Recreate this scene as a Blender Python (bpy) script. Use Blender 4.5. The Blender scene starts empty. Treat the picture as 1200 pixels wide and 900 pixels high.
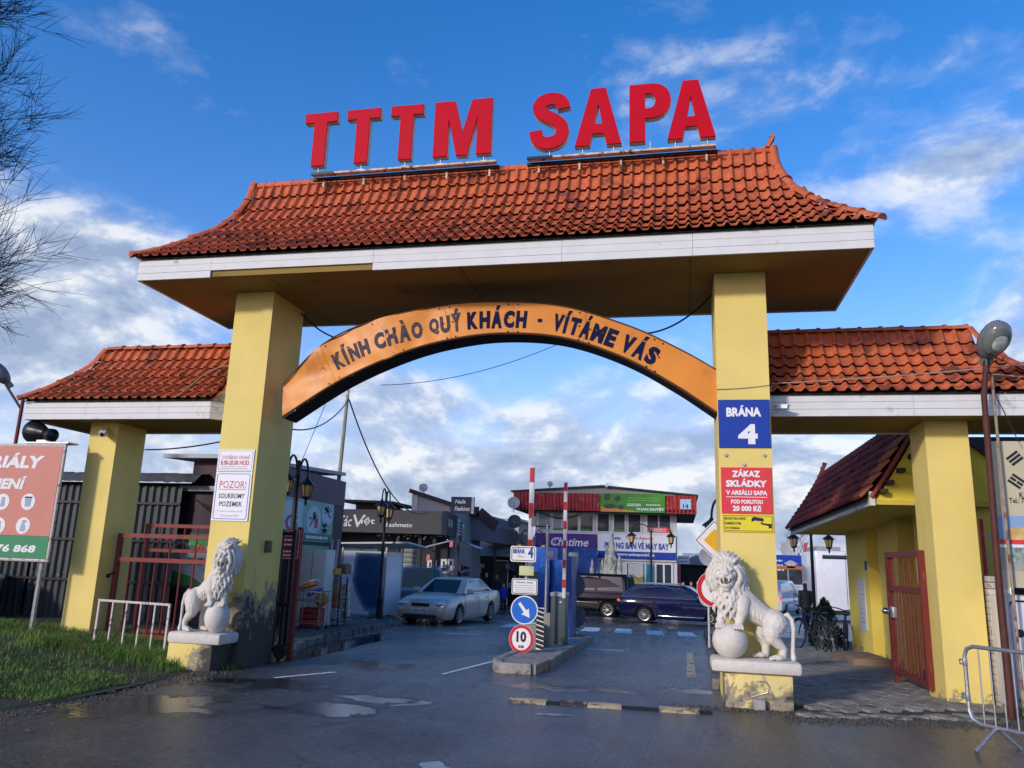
import bpy, bmesh, math, random
from math import sin, cos, pi, radians, sqrt, atan2
from mathutils import Vector, Matrix, Euler
from mathutils import noise as mn
random.seed(7)
SC = bpy.context.scene
COL = SC.collection

# ---------------------------------------------------------------- camera
CAM_F, CAM_PITCH, CAM_ROLL, CAM_YAW = 922.553, 12.754, 1.973, -12.115
_p, _r, _y = radians(CAM_PITCH), radians(CAM_ROLL), radians(CAM_YAW)
FW = Vector((sin(_y)*cos(_p), cos(_y)*cos(_p), sin(_p)))
_rt = Vector((cos(_y), -sin(_y), 0)); _up = _rt.cross(FW)
RT = cos(_r)*_rt + sin(_r)*_up
UP = -sin(_r)*_rt + cos(_r)*_up
EYE = Vector((0, 0, 1.6))
cam = bpy.data.cameras.new('camera'); camo = bpy.data.objects.new('camera', cam); COL.objects.link(camo)
M = Matrix((RT, UP, -FW)).transposed().to_4x4(); M.translation = EYE
camo.matrix_world = M
cam.sensor_width = 36; cam.lens = CAM_F/1200*36; cam.clip_end = 3000; cam.clip_start = .05
SC.camera = camo

# ---------------------------------------------------------------- light
SUN_EL, SUN_AZ = radians(19), radians(212)      # azimuth clockwise from +Y: behind the camera, a little to the left
sl = bpy.data.lights.new('sun', 'SUN'); sl.energy = 2.6; sl.angle = radians(5); sl.color = (1, .93, .82)
so = bpy.data.objects.new('sun', sl); COL.objects.link(so)
sd = Vector((sin(SUN_AZ)*cos(SUN_EL), cos(SUN_AZ)*cos(SUN_EL), sin(SUN_EL)))
so.rotation_euler = sd.to_track_quat('Z', 'Y').to_euler(); so.location = (0, -20, 30)
SC.view_settings.view_transform = 'Standard'; SC.view_settings.look = 'None'
SC.view_settings.exposure = 0; SC.view_settings.gamma = 1

W = bpy.data.worlds.new('World'); SC.world = W; W.use_nodes = True
nt = W.node_tree; nt.nodes.clear()
class N:
    """tiny node-graph helper"""
    def __init__(s, tree): s.t = tree
    def new(s, typ, **kw):
        n = s.t.nodes.new(typ)
        for k, v in kw.items():
            if k.startswith('i_'):
                n.inputs[int(k[2:])].default_value = v
            else: setattr(n, k, v)
        return n
    def link(s, a, b): s.t.links.new(a, b)
    def math(s, op, a, b=None, c=None, clamp=False):
        n = s.t.nodes.new('ShaderNodeMath'); n.operation = op; n.use_clamp = clamp
        for i, x in enumerate((a, b, c)):
            if x is None: continue
            if isinstance(x, (int, float)): n.inputs[i].default_value = x
            else: s.link(x, n.inputs[i])
        return n.outputs[0]
    def mix(s, f, a, b, mode='MIX'):
        n = s.t.nodes.new('ShaderNodeMix'); n.data_type = 'RGBA'; n.blend_type = mode
        for i, x in ((0, f), (6, a), (7, b)):
            if isinstance(x, (int, float)): n.inputs[i].default_value = x
            elif isinstance(x, tuple): n.inputs[i].default_value = (*x[:3], 1)
            else: s.link(x, n.inputs[i])
        return n.outputs[2]
    def ramp(s, f, stops):
        n = s.t.nodes.new('ShaderNodeValToRGB'); s.link(f, n.inputs[0])
        e = n.color_ramp.elements
        while len(e) < len(stops): e.new(.5)
        for i, (p, c) in enumerate(stops):
            e[i].position = p; e[i].color = (c, c, c, 1) if isinstance(c, (int, float)) else (*c, 1)
        return n.outputs[0]
    def noise(s, vec, scale, detail=4, rough=.55, dist=0, out=0):
        n = s.t.nodes.new('ShaderNodeTexNoise')
        if vec is not None: s.link(vec, n.inputs['Vector'])
        n.inputs['Scale'].default_value = scale; n.inputs['Detail'].default_value = detail
        n.inputs['Roughness'].default_value = rough; n.inputs['Distortion'].default_value = dist
        return n.outputs[out]
def spot(px, py, X=None, Y=None, Z=None):
    """point of the world seen at a photograph pixel, on the plane X=, Y= or Z="""
    d = FW + RT*(px-600)/CAM_F - UP*(py-450)/CAM_F
    if Z is not None: t = (Z-EYE.z)/d.z
    elif Y is not None: t = Y/d.y
    else: t = X/d.x
    return EYE + d*t
def gz(y): return -0.025*max(0, min(y, 60)-11)

w = N(nt)
sky = w.new('ShaderNodeTexSky'); sky.sky_type = 'NISHITA'; sky.sun_disc = False
sky.sun_elevation = SUN_EL; sky.sun_rotation = SUN_AZ; sky.air_density = 1.0; sky.dust_density = .4; sky.ozone_density = 2.2
hs = w.new('ShaderNodeHueSaturation'); hs.inputs['Saturation'].default_value = 1.40; hs.inputs['Value'].default_value = 2.35
w.link(sky.outputs[0], hs.inputs['Color'])
tc = w.new('ShaderNodeTexCoord'); sep = w.new('ShaderNodeSeparateXYZ'); w.link(tc.outputs['Generated'], sep.inputs[0])
dx, dy, dz = sep.outputs
el = w.math('ARCSINE', dz); az = w.math('ARCTAN2', dx, dy)
# noise space: flattened cloud layer
den = w.math('ADD', w.math('MAXIMUM', dz, 0.0), .42)
cv = w.new('ShaderNodeCombineXYZ'); w.link(w.math('DIVIDE', dx, den), cv.inputs[0]); w.link(w.math('DIVIDE', dy, den), cv.inputs[1]); w.link(w.math('MULTIPLY', el, 2.6), cv.inputs[2])
dv = w.new('ShaderNodeCombineXYZ'); w.link(dx, dv.inputs[0]); w.link(dy, dv.inputs[1]); w.link(w.math('MULTIPLY', dz, 1.75), dv.inputs[2])
n1 = w.noise(dv.outputs[0], 5.2, 9, .58, .25)
n2 = w.noise(dv.outputs[0], 17.0, 6, .6, .2)
n3 = w.noise(cv.outputs[0], 1.3, 3, .5)
def azel(px, py):
    d = (FW + RT*(px-600)/CAM_F - UP*(py-450)/CAM_F).normalized()
    return atan2(d.x, d.y), math.asin(d.z)
blobs = [ # px, py, half-width px, half-height px, strength
 (100,290,125,34,.9), (30,410,150,62,.85), (190,380,80,50,.45), (60,340,100,40,.3), (-60,330,90,60,.6), (250,60,60,30,.15), (620,60,80,30,.12),
 (430,500,70,50,.75), (510,465,50,28,.7), (400,440,50,30,.5), (600,595,230,30,.7), (740,548,115,34,1.35), (560,560,60,24,.6),
 (800,430,80,50,.6), (720,470,80,25,.45), (620,490,40,15,.5), (880,590,140,50,1.0),
 (850,90,115,50,.42), (980,120,85,30,.32), (1050,210,120,28,.64), (1165,185,90,32,.74), (1150,75,75,34,.42), (1120,250,60,16,.35),
 (1000,30,200,40,.26), (1200,420,70,30,.8), (960,540,90,40,.7), (100,15,50,20,.4), (260,560,200,40,.6), (1350,330,150,60,.6), (200,30,40,40,.25)]
tot = None
for (px, py, hw, hh, st) in blobs:
    a, e = azel(px, py)
    ea = w.math('MULTIPLY', w.math('SUBTRACT', az, a), CAM_F/hw*.9)
    ee = w.math('MULTIPLY', w.math('SUBTRACT', el, e), CAM_F/hh)
    r2 = w.math('ADD', w.math('MULTIPLY', ea, ea), w.math('MULTIPLY', ee, ee))
    gsn = w.math('MULTIPLY', w.math('EXPONENT', w.math('MULTIPLY', r2, -.55)), st)
    tot = gsn if tot is None else w.math('ADD', tot, gsn)
low = w.math('MULTIPLY', w.math('SMOOTH_MIN', w.math('MAXIMUM', w.math('SUBTRACT', .26, el), 0.0), .2, .1), 1.15)  # more cloud towards the horizon all round
far = w.math('MULTIPLY', w.math('SUBTRACT', n3, .5), .5)
tot = w.math('ADD', w.math('ADD', tot, low), far)
# density
up_ = w.new('ShaderNodeVectorMath', operation='ADD'); w.link(dv.outputs[0], up_.inputs[0]); up_.inputs[1].default_value = (0, 0, .035)
n1u = w.noise(up_.outputs[0], 5.2, 5, .58, .25)
nn = w.math('ADD', w.math('MULTIPLY', w.math('SUBTRACT', n1, .5), 2.7), w.math('MULTIPLY', w.math('SUBTRACT', n2, .5), .8))
tot = w.math('MULTIPLY', w.math('MINIMUM', tot, 1.5), .62)
dens = w.math('ADD', w.math('SUBTRACT', tot, .36), w.math('MULTIPLY', nn, .52))
maskc = w.ramp(w.math('ADD', dens, .16), [(.03, 0), (.15, .09), (.27, .33), (.50, .84), (.86, .97)])
# cloud shade: bright upper edges, grey-blue bellies
lit = w.math('MULTIPLY', w.math('SUBTRACT', n1, n1u), 3.2)
sh = w.math('ADD', w.math('ADD', lit, .50), w.math('ADD', w.math('MULTIPLY', w.math('SUBTRACT', n2, .5), .8), w.math('MULTIPLY', dens, -.22)))
ccol = w.ramp(sh, [(.15, (3.4, 4.3, 6.2)), (.42, (5.2, 6.1, 7.8)), (.66, (9.2, 9.4, 9.7))])
hz = w.math('EXPONENT', w.math('MULTIPLY', w.math('MAXIMUM', el, 0.0), -9.0))
skyt = w.mix(1.0, hs.outputs[0], (1.30, .88, 1.04), 'MULTIPLY')
skyb = w.mix(hz, skyt, (5.0, 6.6, 8.6))
skyc = w.mix(maskc, skyb, ccol)
skyc = w.mix(w.ramp(dz, [(.0, 1), (.001, 0)]), skyc, (2.6, 2.7, 2.8))
bg = w.new('ShaderNodeBackground'); w.link(skyc, bg.inputs[0]); bg.inputs[1].default_value = .1
wo = w.new('ShaderNodeOutputWorld'); w.link(bg.outputs[0], wo.inputs[0])

# ---------------------------------------------------------------- materials
MATS = {}
def mat(name, col, rough=.6, metal=0., nz=(6, .12), bump=None, emit=None, alpha=None, coat=0., vary=0., spec=.28, dirt=None, world=False):
    """principled material with procedural mottling; vary = per-object brightness change; dirt = (colour, scale, threshold)"""
    if name in MATS: return MATS[name]
    m = bpy.data.materials.new(name); m.use_nodes = True; t = N(m.node_tree)
    b = m.node_tree.nodes['Principled BSDF']
    b.inputs['Roughness'].default_value = rough; b.inputs['Metallic'].default_value = metal
    b.inputs['Specular IOR Level'].default_value = spec; b.inputs['Coat Weight'].default_value = coat
    tc = t.new('ShaderNodeTexCoord'); vec = tc.outputs['Object']
    if world: vec = t.new('ShaderNodeNewGeometry').outputs['Position']
    col = tuple(col[:3])
    out = None
    if nz:
        f = t.noise(vec, nz[0], 5, .6)
        lo = tuple(c*(1-nz[1]) for c in col); hi = tuple(min(1, c*(1+nz[1])) for c in col)
        out = t.mix(t.ramp(f, [(.3, 0), (.7, 1)]), lo, hi)
        t.link(t.math('ADD', t.math('MULTIPLY', t.math('SUBTRACT', f, .5), .45*rough), rough), b.inputs['Roughness'])
    if dirt:
        f = t.noise(vec, dirt[1], 6, .65)
        out = t.mix(t.ramp(f, [(dirt[2], 0), (min(1, dirt[2]+.08), 1)]), out or col, dirt[0])
    if vary:
        oi = t.new('ShaderNodeObjectInfo')
        k = t.math('ADD', t.math('MULTIPLY', oi.outputs['Random'], 2*vary), 1-vary)
        hsn = t.new('ShaderNodeHueSaturation'); t.link(k, hsn.inputs['Value'])
        if out is None: hsn.inputs['Color'].default_value = (*col, 1)
        else: t.link(out, hsn.inputs['Color'])
        out = hsn.outputs[0]
    if out is None: b.inputs['Base Color'].default_value = (*col, 1)
    else: t.link(out, b.inputs['Base Color'])
    if bump:
        bn = t.new('ShaderNodeBump'); bn.inputs['Strength'].default_value = bump[1]; bn.inputs['Distance'].default_value = .02
        t.link(t.noise(vec, bump[0], 4, .6), bn.inputs['Height']); t.link(bn.outputs[0], b.inputs['Normal'])
    if emit:
        b.inputs['Emission Color'].default_value = (*emit[0], 1); b.inputs['Emission Strength'].default_value = emit[1]
    if alpha is not None:
        b.inputs['Alpha'].default_value = alpha
    MATS[name] = m; return m
def glass(name, col=(.02, .03, .04), rough=.06, trans=0.):
    m = mat(name, col, rough, nz=None, spec=.45, coat=0)
    m.node_tree.nodes['Principled BSDF'].inputs['Transmission Weight'].default_value = trans
    return m

# ---------------------------------------------------------------- mesh builder
OFF = {}
class MB:
    def __init__(s): s.v = []; s.f = []; s.sm = []
    def add(s, vs, fs, smooth=False):
        o = len(s.v); s.v += [Vector(v) for v in vs]
        for f in fs: s.f.append([i+o for i in f]); s.sm.append(smooth)
        return s
    def box(s, x0, x1, y0, y1, z0, z1):
        return s.add([(x0,y0,z0),(x1,y0,z0),(x1,y1,z0),(x0,y1,z0),(x0,y0,z1),(x1,y0,z1),(x1,y1,z1),(x0,y1,z1)],
                     [(0,3,2,1),(4,5,6,7),(0,1,5,4),(1,2,6,5),(2,3,7,6),(3,0,4,7)])
    def rbox(s, x0, x1, y0, y1, z0, z1, r=.02):
        """box with bevelled edges"""
        bm = bmesh.new(); bmesh.ops.create_cube(bm, size=1)
        for v in bm.verts: v.co = Vector(((x0+x1)/2+v.co.x*(x1-x0), (y0+y1)/2+v.co.y*(y1-y0), (z0+z1)/2+v.co.z*(z1-z0)))
        bmesh.ops.bevel(bm, geom=bm.edges[:], offset=r, segments=2, affect='EDGES', profile=.5)
        s.bm(bm, True); return s
    def bm(s, bm, smooth=False):
        bm.verts.index_update(); s.add([v.co.copy() for v in bm.verts], [[v.index for v in f.verts] for f in bm.faces], smooth); bm.free(); return s
    def obox(s, c, sx, sy, sz, rot=None):
        """box centred at c, turned by matrix rot"""
        R = rot or Matrix.Identity(3); o = []
        for z in (-1, 1):
            for x, y in ((-1,-1),(1,-1),(1,1),(-1,1)): o.append(Vector(c)+R@Vector((x*sx/2, y*sy/2, z*sz/2)))
        return s.add(o, [(0,3,2,1),(4,5,6,7),(0,1,5,4),(1,2,6,5),(2,3,7,6),(3,0,4,7)])
    def bar(s, a, b, w, h=None):
        """square bar between two points"""
        a = Vector(a); b = Vector(b); d = b-a; L = d.length
        q = d.to_track_quat('Z', 'Y').to_matrix()
        if abs(d.normalized().z) < .99:
            x = Vector((0,0,1)).cross(d).normalized(); y = d.normalized().cross(x); q = Matrix((x, y, d.normalized())).transposed()
        return s.obox((a+b)/2, w, h or w, L, q)
    def cyl(s, a, b, r0, r1=None, n=12, cap=True):
        r1 = r0 if r1 is None else r1; a = Vector(a); b = Vector(b); d = (b-a).normalized()
        x = d.orthogonal().normalized(); y = d.cross(x); vs = []
        for c, r in ((a, r0), (b, r1)):
            for i in range(n): t = 2*pi*i/n; vs.append(c+x*r*cos(t)+y*r*sin(t))
        fs = [(i, (i+1) % n, n+(i+1) % n, n+i) for i in range(n)]
        s.add(vs, fs, True)
        if cap: s.add(vs[:n], [list(range(n))[::-1]]); s.add(vs[n:], [list(range(n))])
        return s
    def tube(s, pts, r, n=6, cap=True):
        pts = [Vector(p) for p in pts]; rs = r if isinstance(r, (list, tuple)) else [r]*len(pts)
        vs = []; fs = []; x = None
        for k, p in enumerate(pts):
            d = (pts[min(k+1, len(pts)-1)]-pts[max(k-1, 0)]).normalized()
            x = d.orthogonal().normalized() if x is None else (x-d*x.dot(d)).normalized()
            y = d.cross(x)
            for i in range(n): t = 2*pi*i/n; vs.append(p+x*rs[k]*cos(t)+y*rs[k]*sin(t))
        for k in range(len(pts)-1):
            for i in range(n): fs.append((k*n+i, k*n+(i+1) % n, (k+1)*n+(i+1) % n, (k+1)*n+i))
        if cap: fs += [list(range(n))[::-1], [len(vs)-n+i for i in range(n)]]
        return s.add(vs, fs, True)
    def lathe(s, prof, c=(0,0,0), n=16, axis=None):
        """prof: (radius, height) pairs, spun about axis through c"""
        ax = Vector(axis or (0,0,1)).normalized(); x = ax.orthogonal().normalized(); y = ax.cross(x)
        if axis is None: x = Vector((1,0,0)); y = Vector((0,1,0))
        c = Vector(c); vs = []; fs = []
        for r, h in prof:
            for i in range(n): t = 2*pi*i/n; vs.append(c+ax*h+x*r*cos(t)+y*r*sin(t))
        for k in range(len(prof)-1):
            for i in range(n): fs.append((k*n+i, k*n+(i+1) % n, (k+1)*n+(i+1) % n, (k+1)*n+i))
        if prof[0][0] > 1e-4: fs.append(list(range(n))[::-1])
        if prof[-1][0] > 1e-4: fs.append([len(vs)-n+i for i in range(n)])
        return s.add(vs, fs, True)
    def prism(s, poly, o, r, u, n, d):
        """2-D outline poly in the frame o,r,u pushed d along n"""
        o, r, u, n = Vector(o), Vector(r), Vector(u), Vector(n); k = len(poly)
        a = [o+r*x+u*y for x, y in poly]; b = [p+n*d for p in a]
        return s.add(a+b, [list(range(k)), list(range(2*k-1, k-1, -1))]+[(i, k+i, k+(i+1) % k, (i+1) % k) for i in range(k)])
    def ball(s, c, rx, ry=None, rz=None, seg=12, rings=8, rot=None):
        ry = ry or rx; rz = rz or rx; R = rot or Matrix.Identity(3); c = Vector(c); vs = [c+R@Vector((0,0,-rz))]; fs = []
        for j in range(1, rings):
            p = -pi/2+pi*j/rings
            for i in range(seg): t = 2*pi*i/seg; vs.append(c+R@Vector((rx*cos(p)*cos(t), ry*cos(p)*sin(t), rz*sin(p))))
        vs.append(c+R@Vector((0,0,rz))); T = len(vs)-1
        for i in range(seg):
            fs.append((0, 1+(i+1) % seg, 1+i)); fs.append((T, 1+(rings-2)*seg+i, 1+(rings-2)*seg+(i+1) % seg))
            for j in range(rings-2): a = 1+j*seg; fs.append((a+i, a+(i+1) % seg, a+seg+(i+1) % seg, a+seg+i))
        return s.add(vs, fs, True)
    def mesh(s, name, m, off=Vector((0,0,0))):
        me = bpy.data.meshes.new(name); me.from_pydata([v-off for v in s.v], [], s.f)
        me.polygons.foreach_set('use_smooth', s.sm); me.materials.append(m)
        me.update()
        if any(s.sm): me.set_sharp_from_angle(angle=radians(40))
        return me
    def build(s, name, m, parent=None, label=None, kind=None, recalc=False):
        off = OFF.get(parent.name, Vector((0,0,0))) if parent else Vector((0,0,0))
        me = s.mesh(name, m, off)
        if recalc:
            b = bmesh.new(); b.from_mesh(me); bmesh.ops.recalc_face_normals(b, faces=b.faces); b.to_mesh(me); b.free()
        o = bpy.data.objects.new(name, me); COL.objects.link(o)
        if parent: o.parent = parent; OFF[o.name] = off
        if label: o['label'] = label
        if kind: o['kind'] = kind
        return o
def linkmesh(name, me, parent=None, loc=(0,0,0), rot=None, scale=None):
    o = bpy.data.objects.new(name, me); COL.objects.link(o)
    off = OFF.get(parent.name, Vector((0,0,0))) if parent else Vector((0,0,0))
    o.location = Vector(loc)-off
    if rot is not None: o.rotation_euler = rot
    if scale is not None: o.scale = scale
    if parent: o.parent = parent; OFF[o.name] = off
    return o
def thing(name, label, cat, loc=(0,0,0), rz=0, group=None, world=True):
    """Empty at the thing's base; world=True: its parts are given in world coordinates"""
    o = bpy.data.objects.new(name, None); COL.objects.link(o); o.empty_display_size = .2
    o.location = loc; o.rotation_euler = (0, 0, rz); o['label'] = label; o['category'] = cat
    if group: o['group'] = group
    OFF[o.name] = Vector(loc) if world else Vector((0,0,0))
    return o
def tag(o, label, cat, group=None):
    o['label'] = label; o['category'] = cat
    if group: o['group'] = group
    return o
def copy_tree(o, parent=None):
    c = o.copy(); COL.objects.link(c)
    if parent: c.parent = parent
    OFF[c.name] = OFF.get(o.name, Vector((0,0,0)))
    for ch in o.children: copy_tree(ch, c)
    return c
def dup(root, loc, rz=None, label=None, group=None, scale=None):
    c = copy_tree(root); c.location = loc
    if rz is not None: c.rotation_euler = (0, 0, rz)
    if label: c['label'] = label
    if group: c['group'] = group
    if scale: c.scale = (scale,)*3
    return c

# ---------------------------------------------------------------- lettering
class F:
    """flat frame in space: o + r*x + u*y, facing n"""
    def __init__(s, o, r=(1,0,0), u=(0,0,1)):
        s.o = Vector(o); s.r = Vector(r).normalized(); s.u = Vector(u).normalized(); s.n = s.r.cross(s.u)
    def p(s, x, y, d=0): return s.o+s.r*x+s.u*y+s.n*d
def plate(fr, x0, x1, y0, y1, name, m, parent, d=0, th=.01, rad=0, label=None):
    """flat board; its face lies d in front of the frame plane"""
    if rad:
        poly = []
        for cx, cy, a in ((x1-rad,y1-rad,0),(x0+rad,y1-rad,90),(x0+rad,y0+rad,180),(x1-rad,y0+rad,270)):
            for k in range(5): t = radians(a+k*22.5); poly.append((cx+rad*cos(t), cy+rad*sin(t)))
    else: poly = [(x1,y1),(x0,y1),(x0,y0),(x1,y0)]
    b = MB(); b.prism(poly, fr.p(0,0,d), fr.r, fr.u, -fr.n, th)
    return b.build(name, m, parent, label)
def disc(fr, cx, cy, rx, name, m, parent, d=0, th=.01, n=32, inner=0, ry=None):
    ry = ry or rx; b = MB()
    if inner:
        vs = []
        for k in range(n):
            t = 2*pi*k/n
            for rr, dd in ((1,0),(inner,0),(inner,-th),(1,-th)): vs.append(fr.p(cx+rx*rr*cos(t), cy+ry*rr*sin(t), d+dd))
        fs = []
        for k in range(n):
            q = (k+1) % n
            for j in range(4): fs.append((k*4+j, k*4+(j+1) % 4, q*4+(j+1) % 4, q*4+j))
        b.add(vs, fs); return b.build(name, m, parent, recalc=True)
    b.prism([(cx+rx*cos(2*pi*k/n), cy+ry*sin(2*pi*k/n)) for k in range(n)], fr.p(0,0,d), fr.r, fr.u, -fr.n, th)
    return b.build(name, m, parent)
_tc = {}
def glyphs(body, bold=.0, res=3):
    k = (body, bold, res)
    if k not in _tc:
        cu = bpy.data.curves.new('t', 'FONT'); cu.body = body; cu.size = 1; cu.offset = bold; cu.resolution_u = res; cu.fill_mode = 'FRONT'
        ob = bpy.data.objects.new('t', cu); COL.objects.link(ob)
        dg = bpy.context.evaluated_depsgraph_get(); me = bpy.data.meshes.new_from_object(ob.evaluated_get(dg))
        _tc[k] = ([v.co.copy() for v in me.vertices], [list(p.vertices) for p in me.polygons])
        bpy.data.objects.remove(ob); bpy.data.curves.remove(cu); bpy.data.meshes.remove(me)
    return _tc[k]
def text(fr, body, cx, cy, w, h, m, parent, d=.003, bold=.02, name='lettering', italic=0, bend=None, res=2, th=0):
    """body stretched to fill a w x h box centred at cx, cy of the frame"""
    vs, fs = glyphs(body, bold, res)
    x0 = min(v.x for v in vs); x1 = max(v.x for v in vs); y0 = min(v.y for v in vs); y1 = max(v.y for v in vs)
    out = []
    for v in vs:
        y = (v.y-(y0+y1)/2)/(y1-y0)*h; x = (v.x-(x0+x1)/2)/(x1-x0)*w + italic*y
        out.append(bend(cx+x, cy+y, d) if bend else fr.p(cx+x, cy+y, d))
    b = MB(); b.add(out, [f if (out[f[1]]-out[f[0]]).cross(out[f[2]]-out[f[0]]).dot(fr.n) > 0 else f[::-1] for f in fs])
    if th:
        bm = bmesh.new(); vv = [bm.verts.new(v) for v in b.v]
        for f in b.f:
            try: bm.faces.new([vv[i] for i in f])
            except ValueError: pass
        bmesh.ops.remove_doubles(bm, verts=bm.verts[:], dist=1e-5)
        g = bmesh.ops.extrude_face_region(bm, geom=bm.faces[:])
        for v in g['geom']:
            if isinstance(v, bmesh.types.BMVert): v.co -= fr.n*th
        bmesh.ops.recalc_face_normals(bm, faces=bm.faces[:])
        b = MB().bm(bm)
    return b.build(name, m, parent)
def smallprint(fr, x0, x1, ys, hh, m, parent, name='small_print', seed=1, d=.003):
    """lines of print too small to read: short dashes"""
    rd = random.Random(seed); b = MB()
    for y in ys:
        x = x0+rd.random()*.04*(x1-x0)
        xe = x1-rd.random()*.12*(x1-x0)
        while x < xe:
            L = rd.uniform(.7, 2.6)*hh; L = min(L, xe-x)
            b.prism([(x+L,y+hh/2),(x,y+hh/2),(x,y-hh/2),(x+L,y-hh/2)], fr.p(0,0,d), fr.r, fr.u, -fr.n, .002); x += L+hh*.5
    return b.build(name, m, parent)
def baked(ob_mesh, mods, name='tmp'):
    """mesh after modifiers"""
    ob = bpy.data.objects.new(name, ob_mesh); COL.objects.link(ob)
    for typ, kw in mods:
        md = ob.modifiers.new(typ, typ)
        for k, v in kw.items(): setattr(md, k, v)
    dg = bpy.context.evaluated_depsgraph_get(); me = bpy.data.meshes.new_from_object(ob.evaluated_get(dg))
    bpy.data.objects.remove(ob); return me
# ================================================================ ground, road, pavements
def ground_mat(name, kind):
    m = bpy.data.materials.new(name); m.use_nodes = True; t = N(m.node_tree); b = m.node_tree.nodes['Principled BSDF']
    geo = t.new('ShaderNodeNewGeometry'); P = geo.outputs['Position']
    fine = t.noise(P, 38, 4, .75); mid = t.noise(P, 3.2, 6, .62); big = t.noise(P, .55, 5, .6, .6)
    st = t.new('ShaderNodeMapping'); t.link(P, st.inputs[0]); st.inputs['Scale'].default_value = (2.2, .22, 1)
    streak = t.noise(st.outputs[0], 1.6, 5, .65)
    vor = t.new('ShaderNodeTexVoronoi'); vor.inputs['Scale'].default_value = 62; t.link(P, vor.inputs['Vector'])
    if kind == 'asphalt':
        c = t.mix(t.ramp(big, [(.36, 0), (.62, 1)]), (.022, .020, .020), (.070, .066, .064))
        c = t.mix(t.ramp(mid, [(.45, 0), (.75, .7)]), c, (.085, .078, .070))
        c = t.mix(t.ramp(streak, [(.52, 0), (.72, .45)]), c, (.028, .026, .026))
        c = t.mix(t.ramp(vor.outputs['Color'], [(.55, 0), (.95, .55)]), c, (.17, .16, .15))
        c = t.mix(t.ramp(fine, [(.5, 0), (.72, .6)]), c, (.13, .125, .12))
        grain = t.noise(P, 15, 8, .85); c = t.mix(t.ramp(grain, [(.50, 0), (.66, .75)]), c, (.15, .145, .14)); c = t.mix(t.ramp(grain, [(.36, .8), (.47, 0)]), c, (.012, .011, .011))
        cr = t.new('ShaderNodeTexVoronoi'); cr.feature = 'DISTANCE_TO_EDGE'; cr.inputs['Scale'].default_value = .55
        wob = t.new('ShaderNodeVectorMath', operation='ADD'); t.link(P, wob.inputs[0]); nz_ = t.new('ShaderNodeTexNoise'); nz_.inputs['Scale'].default_value = 2.2; nz_.inputs['Detail'].default_value = 6; t.link(P, nz_.inputs['Vector']); sc_ = t.new('ShaderNodeVectorMath', operation='SCALE'); t.link(nz_.outputs[1], sc_.inputs[0]); sc_.inputs['Scale'].default_value = .9; t.link(sc_.outputs[0], wob.inputs[1]); t.link(wob.outputs[0], cr.inputs['Vector'])
        crk = t.math('MULTIPLY', t.ramp(cr.outputs[0], [(0, 1), (.012, 0)]), t.ramp(big, [(.48, 0), (.58, .8)])); c = t.mix(crk, c, (.010, .010, .010))
        scr = t.noise(P, 1.3, 9, .75, 2.2); c = t.mix(t.ramp(scr, [(.66, 0), (.70, .4)]), c, (.22, .22, .21))
        gsum = None
        sp = t.new('ShaderNodeSeparateXYZ'); t.link(P, sp.inputs[0])
        for (cx, cy, rx, ry) in ((-5.5, 7.9, 1.2, 1.0), (-5.1, 9.75, 1.1, .5), (-3.6, 8.4, .6, .5), (.1, 11.5, .8, .35), (-3.3, 9.2, .6, .3), (-1.7, 11, 1.2, .5), (-4.6, 12.2, .9, .8)):
            ax_ = t.math('DIVIDE', t.math('SUBTRACT', sp.outputs[0], cx), rx); ay_ = t.math('DIVIDE', t.math('SUBTRACT', sp.outputs[1], cy), ry)
            gg = t.math('EXPONENT', t.math('MULTIPLY', t.math('ADD', t.math('MULTIPLY', ax_, ax_), t.math('MULTIPLY', ay_, ay_)), -1.0))
            gsum = gg if gsum is None else t.math('ADD', gsum, gg)
        pool = t.ramp(t.math('ADD', gsum, t.math('MULTIPLY', t.math('SUBTRACT', t.noise(P, 1.7, 8, .66, .6), .5), 2.4)), [(.45, 0), (.72, 1)])
        c = t.mix(t.math('MULTIPLY', pool, .6), c, (.020, .018, .017))
        wet = t.ramp(t.math('ADD', t.math('MULTIPLY', big, .6), t.math('MULTIPLY', streak, .5)), [(.48, 1), (.70, 0)])
        rg = t.math('ADD', t.math('MULTIPLY', t.math('SUBTRACT', 1, wet), .24), t.math('ADD', .10, t.math('MULTIPLY', fine, .14)))
        rg = t.math('ADD', t.math('MULTIPLY', rg, t.math('SUBTRACT', 1, pool)), t.math('MULTIPLY', pool, .11))
        t.link(c, b.inputs['Base Color']); t.link(rg, b.inputs['Roughness']); hs_ = .42
    elif kind == 'footway':
        c = t.mix(t.ramp(mid, [(.35, 0), (.7, 1)]), (.05, .046, .036), (.12, .11, .09))
        c = t.mix(t.ramp(big, [(.45, 0), (.6, .6)]), c, (.045, .06, .02))
        t.link(c, b.inputs['Base Color']); b.inputs['Roughness'].default_value = .8; hs_ = .5
    elif kind == 'earth':
        c = t.mix(t.ramp(mid, [(.35, 0), (.7, 1)]), (.022, .019, .012), (.06, .05, .03))
        c = t.mix(t.ramp(big, [(.35, 0), (.55, .8)]), c, (.03, .05, .012))
        t.link(c, b.inputs['Base Color']); b.inputs['Roughness'].default_value = .85; hs_ = .6
    elif kind == 'puddle':
        c = t.mix(t.ramp(mid, [(.4, 0), (.7, 1)]), (.016, .014, .012), (.03, .027, .022))
        t.link(c, b.inputs['Base Color'])
        t.link(t.math('ADD', t.math('MULTIPLY', t.ramp(mid, [(.45, 0), (.75, 1)]), .13), .03), b.inputs['Roughness']); hs_ = .03
    bn = t.new('ShaderNodeBump'); bn.inputs['Strength'].default_value = hs_; bn.inputs['Distance'].default_value = .03 if kind == 'asphalt' else .012
    hh_ = t.math('ADD', fine, t.math('MULTIPLY', mid, .8 if kind != 'puddle' else 0))
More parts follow.
